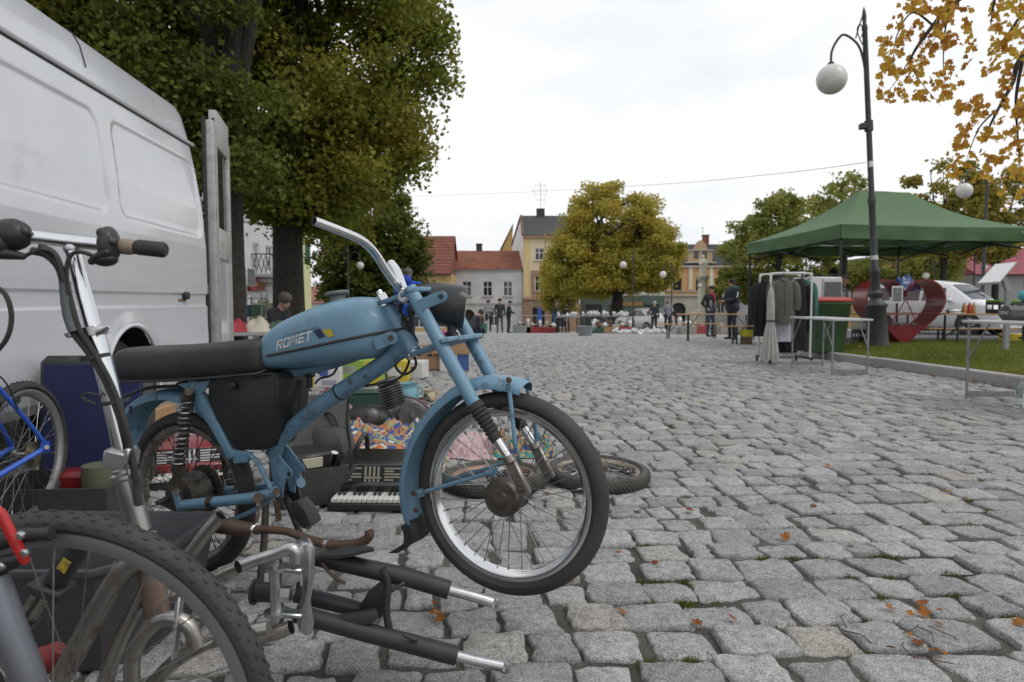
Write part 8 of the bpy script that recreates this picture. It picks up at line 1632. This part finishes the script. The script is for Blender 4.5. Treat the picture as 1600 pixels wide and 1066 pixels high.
    if head == 'cap':
        MB().loft([[hd + Mk @ Vv((.104*k*c_*math.cos(a), .112*k*c_*math.sin(a)+.008*k, z*k)) for a in np.linspace(0, 2*math.pi, 21)[:-1]] for z, c_ in ((.02, .96), (.055, 1.03), (.085, .98), (.11, .75), (.122, .3))]).prism([hd + Mk @ Vv((x*k, y*k, .04*k)) for x, y in ((-.075, -.08), (.075, -.08), (.06, -.14), (0, -.162), (-.06, -.14))], Mk @ Vv((0, 0, .012*k))).build('cap', HC, rt, world=False, angle=50)
    elif head == 'hair': MB().loft([[hd + Mk @ Vv((.096*k*c_*math.cos(a), .105*k*c_*math.sin(a)+.020*k, z*k)) for a in np.linspace(0, 2*math.pi, 21)[:-1]] for z, c_ in ((-.045, .78), (-.01, .95), (.03, 1.0), (.07, .98), (.10, .78), (.115, .35))]).build('hair', HC, rt, world=False, angle=60)
    elif head == 'beanie': MB().loft([[hd + Mk @ Vv((.100*k*c_*math.cos(a), .108*k*c_*math.sin(a)+.008*k, z*k)) for a in np.linspace(0, 2*math.pi, 21)[:-1]] for z, c_ in ((.01, .98), (.03, 1.05), (.07, 1.02), (.11, .80), (.135, .35))]).ell(hd + Mk @ Vv((0, 0, .145*k)), .025*k).build('beanie', HC, rt, world=False, angle=60)
    if hood: MB().ell(U(0, .09, 1.50)*k, (.13*k, .10*k, .09*k)).ell(U(0, .05, 1.56)*k, (.115*k, .09*k, .06*k)).build('hood', mat('hood_%.3f_%.3f_%.3f' % hood, hood, .8), rt, world=False)
    for s in (-1, 1): MB().ell(hd + Mk @ Vv((s*.034*k, -.082*k, .012*k)), .010*k, 8, 6).build('eye', BLACK, rt, world=False)
    MB().ell(hd + Mk @ Vv((0, -.090*k, -.062*k)), (.024*k, .008*k, .006*k), 8, 5).build('mouth', mat('lips', (.25, .09, .08), .5), rt, world=False)
    return rt, U, k
tmp_scene = bpy.data.scenes.new('people_workshop'); PEOPLE_COL = tmp_scene.collection; PEOPLE_LAYER = tmp_scene.view_layers[0]
DK = (.014, .015, .017); NAVY = (.018, .022, .034); GREY = (.11, .11, .125); JEAN = (.035, .05, .085)
def pp(px, Y): return G((px-800)/F*Y, Y)
person('man in black jacket crouching over the low table behind the van', pp(430, 10.6), R(70), 1.72, DK, DK, 'hair', (.09, .075, .06), ('reach', 'reach'), R(25), True)
person('person in bright blue hooded jacket and grey cap seen from behind the handlebar', pp(637, 14.2), R(165), 1.70, (.018, .075, .48), NAVY, 'beanie', (.12, .11, .10), ('front', 'front'), 0, hood=(.018, .07, .44), bulk=1.35)
person('person in dark clothes crouching beside the open brown box', pp(738, 20.6), R(120), 1.55, (.03, .033, .04), NAVY, 'hair', (.05, .04, .03), ('reach', 'reach'), R(38), True)
person('person with folded arms, grey top and white shoes before the white house', pp(763, 34.6), R(8), 1.70, (.20, .21, .23), NAVY, 'hair', (.06, .03, .02), ('fold', 'fold'), shoe=(.6, .6, .6))
person('man in dark vest with grey jeans, middle of the three before the white house', pp(781, 34.6), R(-10), 1.76, (.03, .034, .03), (.07, .08, .09), 'cap', DK, ('pocket', 'down'), stance=.06)
person('man in black with cap, right of the three before the white house', pp(794.5, 34.0), R(75), 1.62, DK, DK, 'cap', (.02, .02, .02), ('front', 'front'), R(4))
person('man in dark green jacket, jeans and cap at the left end of the crockery tables', pp(866, 35.2), R(75), 1.72, (.03, .036, .026), (.05, .085, .15), 'cap', (.05, .04, .04), ('reach', 'reach'), R(10))
person('person in black standing behind the crockery table', pp(881, 36.6), R(20), 1.60, DK, DK, 'hair', (.05, .04, .035), ('reach', 'reach'), R(30))
person('white haired man in dark jacket beside the hatchback', pp(1022, 36.2), R(150), 1.70, (.022, .027, .036), DK, 'hair', (.42, .40, .38), ('down', 'back'), R(4))
pr_, U_, k_ = person('man in grey jacket with white shoulder stripes seen from behind', pp(1043, 36.6), R(185), 1.74, (.15, .155, .18), DK, 'hair', (.12, .11, .10), ('front', 'pocket'), bulk=1.12)
for s in (-1, 1): MB().tube([U_(s*.12, .055, 1.46)*k_, U_(s*.235, .045, 1.36)*k_, U_(s*.29, .05, 1.15)*k_], .018, 6).build('white_stripe', WHITEP, pr_, world=False)
pr_, U_, k_ = person('man in flat cap and black grey jacket with red scarf at the beer table', pp(1110, 23.3), R(28), 1.74, (.02, .02, .022), JEAN, 'cap', (.03, .028, .026), ('pocket', 'pocket'), bulk=1.1)
MB().tube(cr([U_(-.08, -.03, 1.48)*k_, U_(-.02, -.115, 1.42)*k_, U_(.05, -.10, 1.44)*k_, U_(.09, .0, 1.49)*k_], 4), .032, 8).tube(cr([U_(.0, -.115, 1.42)*k_, U_(.02, -.15, 1.30)*k_, U_(.03, -.16, 1.18)*k_], 4), [.03]*9, 8).build('red_scarf', mat('scarf_red', (.32, .02, .025), .8), pr_, world=False)
for s in (-1, 1): MB().ell(U_(s*.09, -.095, 1.12)*k_, (.075, .045, .15)).build('grey_panel', mat('panel_grey', (.16, .165, .175), .8), pr_, world=False)
pr_, U_, k_ = person('large man in black jacket with teal shoulders and white piping at the beer table', pp(1144, 20.6), R(-70), 1.84, (.013, .015, .02), (.02, .024, .034), 'hair', (.03, .022, .018), ('front', 'front'), bulk=1.28)
MB().tube([U_(-.19, .02, 1.43)*k_, U_(.0, .03, 1.475)*k_, U_(.19, .02, 1.43)*k_], [.09, .10, .09], 12).build('teal_yoke', mat('yoke_teal', (.02, .11, .10), .8), pr_, world=False)
for s in (-1, 1): MB().tube(cr([U_(s*.24, -.04, 1.44)*k_, U_(s*.305, -.06, 1.32)*k_, U_(s*.32, -.10, 1.20)*k_], 4), .014, 6).build('white_piping', WHITEP, pr_, world=False)
person('person in green cap and dark coat under the tent', pp(1276, 16.6), R(20), 1.72, (.03, .035, .033), DK, 'beanie', (.12, .19, .13), ('front', 'front')); person('broad person in black hooded coat under the tent', pp(1301, 16.2), R(175), 1.82, (.010, .010, .012), DK, 'beanie', (.012, .012, .014), ('front', 'front'), hood=(.011, .011, .013), bulk=1.3); person('man in grey cap and black jacket pouring at the urn under the tent', pp(1316, 15.4), R(40), 1.66, (.014, .015, .017), DK, 'cap', (.16, .16, .17), ('reach', 'reach'))
bpy.data.scenes.remove(tmp_scene)
# ---------------------------------------------------------------- far stalls
PORC = mat('porcelain', (.66, .66, .65), .25); rr_ = random.Random(5)
def protos():
    L = []
    for prof in ([(.05, 0), (.09, .05), (.10, .10), (.07, .15), (.03, .17), (.03, .19), (0, .2)], [(.06, 0), (.05, .02), (.13, .05), (.14, .06), (.0, .04)], [(.04, 0), (.06, .1), (.08, .2), (.04, .26), (.06, .30), (.05, .30), (.02, .25)], [(.04, 0), (.06, .04), (.07, .09), (.06, .09), (.03, .02), (0, .02)]):
        L.append(MB().lathe(prof, n=12, caps=False))
    L[0].tube(cr([(.09, 0, .06), (.14, 0, .08), (.17, 0, .14)], 3), .016, 6).tube(cr([(-.09, 0, .05), (-.15, 0, .07), (-.15, 0, .12), (-.08, 0, .13)], 3), .010, 6); L[3].tube(cr([(.06, 0, .03), (.10, 0, .04), (.10, 0, .07), (.065, 0, .08)], 3), .008, 6)
    return L
PR = protos(); NM = ('teapot', 'plate', 'vase', 'cup'); PO = [None]*4
def stall_table(label, x0, x1, y0, y1, h, n):
    xm, ym = (x0+x1)/2, (y0+y1)/2; g_ = gz(0, ym); rt = thing('stall_table', label, 'table', (xm, ym, g_), 0, 'crockery stall tables'); MB().box((0, 0, h-.015), (x1-x0, y1-y0, .03)).build('table_top', GREYMETAL, rt, world=False)
    for sx in (-1, 1):
        for sy in (-1, 1): MB().cyl((sx*((x1-x0)/2-.08), sy*((y1-y0)/2-.06), 0), (sx*((x1-x0)/2-.08), sy*((y1-y0)/2-.06), h-.02), .02, n=8).build('leg', DARKMETAL, rt, world=False)
    for k in range(n):
        i = rr_.randrange(4); loc = Vector((x0+.1+(x1-x0-.2)*(k+.5)/n, rr_.uniform(y0+.1, y1-.1), g_+h+.001)); s_ = rr_.uniform(.55, .95)
        if PO[i] is None: PO[i] = PR[i].build(NM[i], PORC); o = PO[i]
        else: o = PO[i].copy(); COL.objects.link(o)
        o.location = loc; o.scale = (s_,)*3; o.rotation_euler = (0, 0, rr_.uniform(0, 6)); tag(o, 'white porcelain %s among the crockery on the far stall tables' % NM[i], NM[i], 'white porcelain %ss on the far stall tables' % NM[i])
X_ = lambda px, Y: (px-800)/F*Y
stall_table('stall table of white crockery, left of three, beside the man in jeans', X_(869, 33.5), X_(905, 33.5), 33.2, 34.0, .80, 26); stall_table('stall table of white crockery, middle of three under the golden tree', X_(906, 32.5), X_(955, 32.5), 32.2, 33.0, .84, 36); stall_table('stall table of white crockery, right of three beside the hatchback', X_(956, 33.5), X_(985, 33.5), 33.2, 34.0, .84, 22)
mb = MB(); 
for k in range(400):
    x = X_(rr_.uniform(958, 1040), 31); y = rr_.gauss(30.8, .9); s_ = rr_.uniform(.35, .75); pr = PR[rr_.randrange(4)]; h_ = gz(x, y) + abs(rr_.gauss(0, .045)); Mr = Matrix.Rotation(rr_.uniform(0, 6), 3, 'Z') @ Matrix.Rotation(rr_.uniform(-.8, .8), 3, 'X'); b = len(mb.v); mb.v.extend(Vector((x, y, h_)) + Mr @ (v*s_) for v in pr.v); mb.f.extend(tuple(i+b for i in f) for f in pr.f); mb.mi.extend([0]*len(pr.f))
o = mb.build('crockery_spread', PORC, recalc=False); stuff(o); o['label'] = 'white crockery spread over the ground right of the stall tables'; o['category'] = 'crockery'
bkt = thing('zinc_tub', 'grey zinc tub standing before the crockery tables', 'tub', gnd(914, 525)); MB().lathe([(.20, 0), (.22, .01), (.30, .34), (.31, .35), (.285, .35), (.2, .02), (0, .02)], n=22).build('tub_body', mat('zinc', (.36, .38, .41), .45, .5), bkt, world=False); MB().tube(cr([(.29, 0, .3), (.36, 0, .32), (.36, 0, .24), (.28, 0, .22)], 3), .012, 6).build('handle', mat('zinc', (.36, .38, .41), .45, .5), bkt, world=False)
for (px, wd, m_, h, lab) in ((934, .55, mat('crate_dkgreen', (.03, .085, .045), .6), .27, 'green crate right of the zinc tub'), (952, .55, CARD, .3, 'brown carton right of the green crate'), (940, .9, mat('crate_red', (.28, .03, .03), .6), .5, 'red crate behind the green one before the crockery tables'), (975, .8, mat('crate_red', (.28, .03, .03), .6), .3, 'red crate beside the white crockery spread'), (835, .8, mat('crate_red', (.28, .03, .03), .6), .32, 'red draped box at the left before the pharmacy'), (857, .7, mat('crate_red', (.28, .03, .03), .6), .30, 'red draped box beside the blue stand'), (815, .9, mat('crate_dusty', (.24, .27, .24), .7), .4, 'grey green crate left of the red boxes'), (745, .7, DARKMETAL, .25, 'dark low box beside the crouching person'), (752, .5, mat('crate_teal', (.04, .15, .12), .6), .45, 'teal folding chair shaped box near the white house')):
    Y = 32.0 if px > 900 else 34.5
    if px == 940: Y = 33.9
    if px in (745, 752): Y = 30.5
    rt = thing('goods_box', lab, 'box', pp(px, Y), 0); MB().box((0, 0, h/2), (wd, .4, h), ch=.01).build('box_body', m_, rt, world=False)
    for j in range(4): xx = -wd*.36 + j*wd*.24; PRj = PR[(j+int(px)) % 4]; mq = MB(); mq.v = [Vector((xx, 0, h)) + v*1.2 for v in PRj.v]; mq.f = list(PRj.f); mq.mi = list(PRj.mi); mq.build('contents', (PORC, mat('odd_cream', (.42, .38, .30), .6), RUSTY, PORC)[j], rt, world=False)
rt = thing('blue_stand', 'bright blue upright stand before the pharmacy door', 'stand', pp(843, 34.8)); MB().box((0, 0, .6), (.16, .12, 1.2), ch=.01).box((0, 0, .03), (.4, .4, .06)).build('upright', mat('stand_blue', (.03, .10, .45), .4), rt, world=False); MB().box((0, 0, 1.23), (.26, .16, .07), ch=.01).build('stand_top', mat('stand_blue', (.03, .10, .45), .4), rt, world=False)
rt = thing('metal_railing', 'thin metal railing before the pharmacy door', 'railing', pp(842, 38)); 
for k in range(8): MB().cyl((-.9+k*.26, 0, 0), (-.9+k*.26, 0, .95), .014, n=6).build('baluster', STEEL, rt, world=False)
MB().cyl((-.95, 0, .96), (.97, 0, .96), .02, n=8).build('handrail', STEEL, rt, world=False)
for k, (px, Y, c_, lab) in enumerate(((1075, 27, (.3, .28, .25), 'grey box of oddments behind the beer benches'), (1090, 28, (.32, .05, .05), 'red and white bag behind the beer benches'), (1062, 27.5, (.45, .44, .42), 'white box of china behind the beer benches'), (1128, 27, (.3, .25, .2), 'tan box of goods between the two talking men'))):
    rt = thing('goods_box', lab, 'box', pp(px, Y), .2*k); MB().box((0, 0, .17), (.6, .4, .34), ch=.01).build('box_body', mat('goods%d' % k, c_, .7), rt, world=False); mq = MB(); mq.v = [Vector((0, 0, .34)) + v*1.3 for v in PR[k].v]; mq.f = list(PR[k].f); mq.mi = list(PR[k].mi); mq.build('contents', PORC, rt, world=False)
# ---------------------------------------------------------------- moss, grass tufts and fallen leaves on the cobbles
rr_ = random.Random(21); pts = []; pts2 = []
for k in range(170):
    px, py = rr_.uniform(560, 1600), 545 + (1060-545)*rr_.random()**1.3; q = gnd(px, py)
    if in_lawn(q.x, q.y) or (q.x < .3 and q.y < 5): continue
    t_i = round((-q.x*sT + q.y*cT)/.160)          # nearest joint row
    s_ = q.x*cT + q.y*sT; tl_ = tline(t_i, s_); L_ = rr_.uniform(.015, .06)
    for j in range(int(420*L_/.1)):
        a = s_ + rr_.gauss(0, L_*.5); x, y = st2xy(a, tline(t_i, a) + rr_.gauss(0, .016)); (pts if rr_.random() < .8 else pts2).append((x, y, gz(x, y)-.013))
MOSS = leafmat('moss_tufts', [(.06, .075, .012), (.10, .115, .018), (.15, .14, .025), (.20, .17, .05)], .3)
o = blades('moss', np.array(pts), .015, .005, MOSS, 8, .9); stuff(o); o['label'] = 'moss and short grass tufts growing in the cobble joints'; o['category'] = 'moss'
FL = leafmat('fallen_leaves', [(.16, .05, .015), (.26, .09, .02), (.34, .15, .03), (.22, .12, .05)], .2); tl = FL.node_tree; oi = N(tl, 'ShaderNodeObjectInfo'); rpn = [n_ for n_ in tl.nodes if n_.type == 'VALTORGB'][0]; tl.links.new(oi.outputs['Random'], rpn.inputs[0]); fv = []
for k in range(6):
    ln = [Vector((x, y, .10*math.sin(5*x+k)+.22*abs(x)+.12*y*y)) for x, y in lob] + [Vector((0, 0, .04))]; me = bpy.data.meshes.new('fallen_leaf'); me.from_pydata([tuple(v) for v in ln], [], LF); me.materials.append(FL); fv.append(me)
def fleaf(q, s, lab, grp): o = bpy.data.objects.new('fallen_leaf', fv[rr_.randrange(6)]); COL.objects.link(o); o.location = q + Vector((0, 0, .012)); o.scale = (s, s, s); o.rotation_euler = (rr_.gauss(0, .2), rr_.gauss(0, .2), rr_.uniform(0, 6.3)); tag(o, lab, 'leaf', grp)
for k in range(48):
    px, py = rr_.uniform(800, 1600), 555 + 440*rr_.random()**2.2; q = gnd(px, py)
    if in_lawn(q.x, q.y): continue
    fleaf(q, rr_.uniform(.022, .045), 'small orange brown fallen leaf on the open cobbles', 'fallen leaves on the cobbles')
for k in range(46): y = rr_.uniform(7, 13.5); x = LAWN_X0 - .10 - abs(rr_.gauss(0, .10)); fleaf(G(x, y), rr_.uniform(.03, .055), 'brown fallen leaf gathered along the kerb', 'fallen leaves along the kerb')
for k in range(30): y = rr_.uniform(7, 13); x = LAWN_X0 + .2 + rr_.random()*4; fleaf(Vector((x, y, lawn_z(x, y)+.03)), rr_.uniform(.035, .06), 'orange fallen leaf lying on the lawn', 'fallen leaves on the lawn')
for k in range(9): fleaf(gnd(rr_.uniform(1380, 1480), rr_.uniform(925, 1035)), rr_.uniform(.02, .045), 'brown leaf scrap caught in the wide joint at the lower right', 'leaf scraps in the lower right joint')
for k in range(5): fleaf(gnd(rr_.uniform(672, 690), rr_.uniform(935, 975)), rr_.uniform(.02, .035), 'orange leaf scrap below the fork leg', 'leaf scraps below the fork')
tw = MB()
for k in range(7): q = gnd(rr_.uniform(1290, 1470), rr_.uniform(920, 1040)) + Vector((0, 0, .008)); a = rr_.uniform(0, 6.3); tag(recentre(MB().tube(cr([q, q + Vector((.04*math.cos(a), .04*math.sin(a), .006)), q + Vector((.085*math.cos(a+.3), .085*math.sin(a+.3), .0))], 3), .0016, 5).build('twig', RUSTY), q), 'thin brown twig lying on the near cobbles at right', 'twig', 'twigs on the near cobbles')
coat('cream coat on a stand behind the van door beside the shop', X_(413, 13.), 13., at(413, 470, 13.).z, .75, .40, (.42, .37, .25), (.48, .43, .3)).children
sr_ = thing('shelf_rack', 'metal shelf rack with coloured goods just behind the van door', 'shelf', pp(384, 12.2))
for k in range(4): MB().box((0, 0, .05+k*.33), (.7, .3, .02)).build('shelf', GREYMETAL, sr_, world=False)
for sx in (-.34, .34):
    for sy in (-.14, .14): MB().box((sx, sy, .6), (.02, .02, 1.2)).build('upright', GREYMETAL, sr_, world=False)
for k, c_ in enumerate(((.03, .09, .05), (.03, .08, .2), (.2, .04, .04), (.3, .3, .3), (.03, .1, .16), (.05, .12, .06))):
    b_ = MB().box((0, 0, .1), (.2, .2, .2), ch=.01).build('storage_box', mat('store%d' % k, c_, .6)); b_.location = sr_.location + Vector((-.2 + .21*(k % 3), 0, .061 + .33*(1 + k//3))); tag(b_, '%s storage box on the %s shelf behind the van door' % (('dark green', 'blue', 'dark red', 'grey', 'petrol blue', 'moss green')[k], ('lower', 'upper')[k//3]), 'box', 'boxes on the shelf rack')
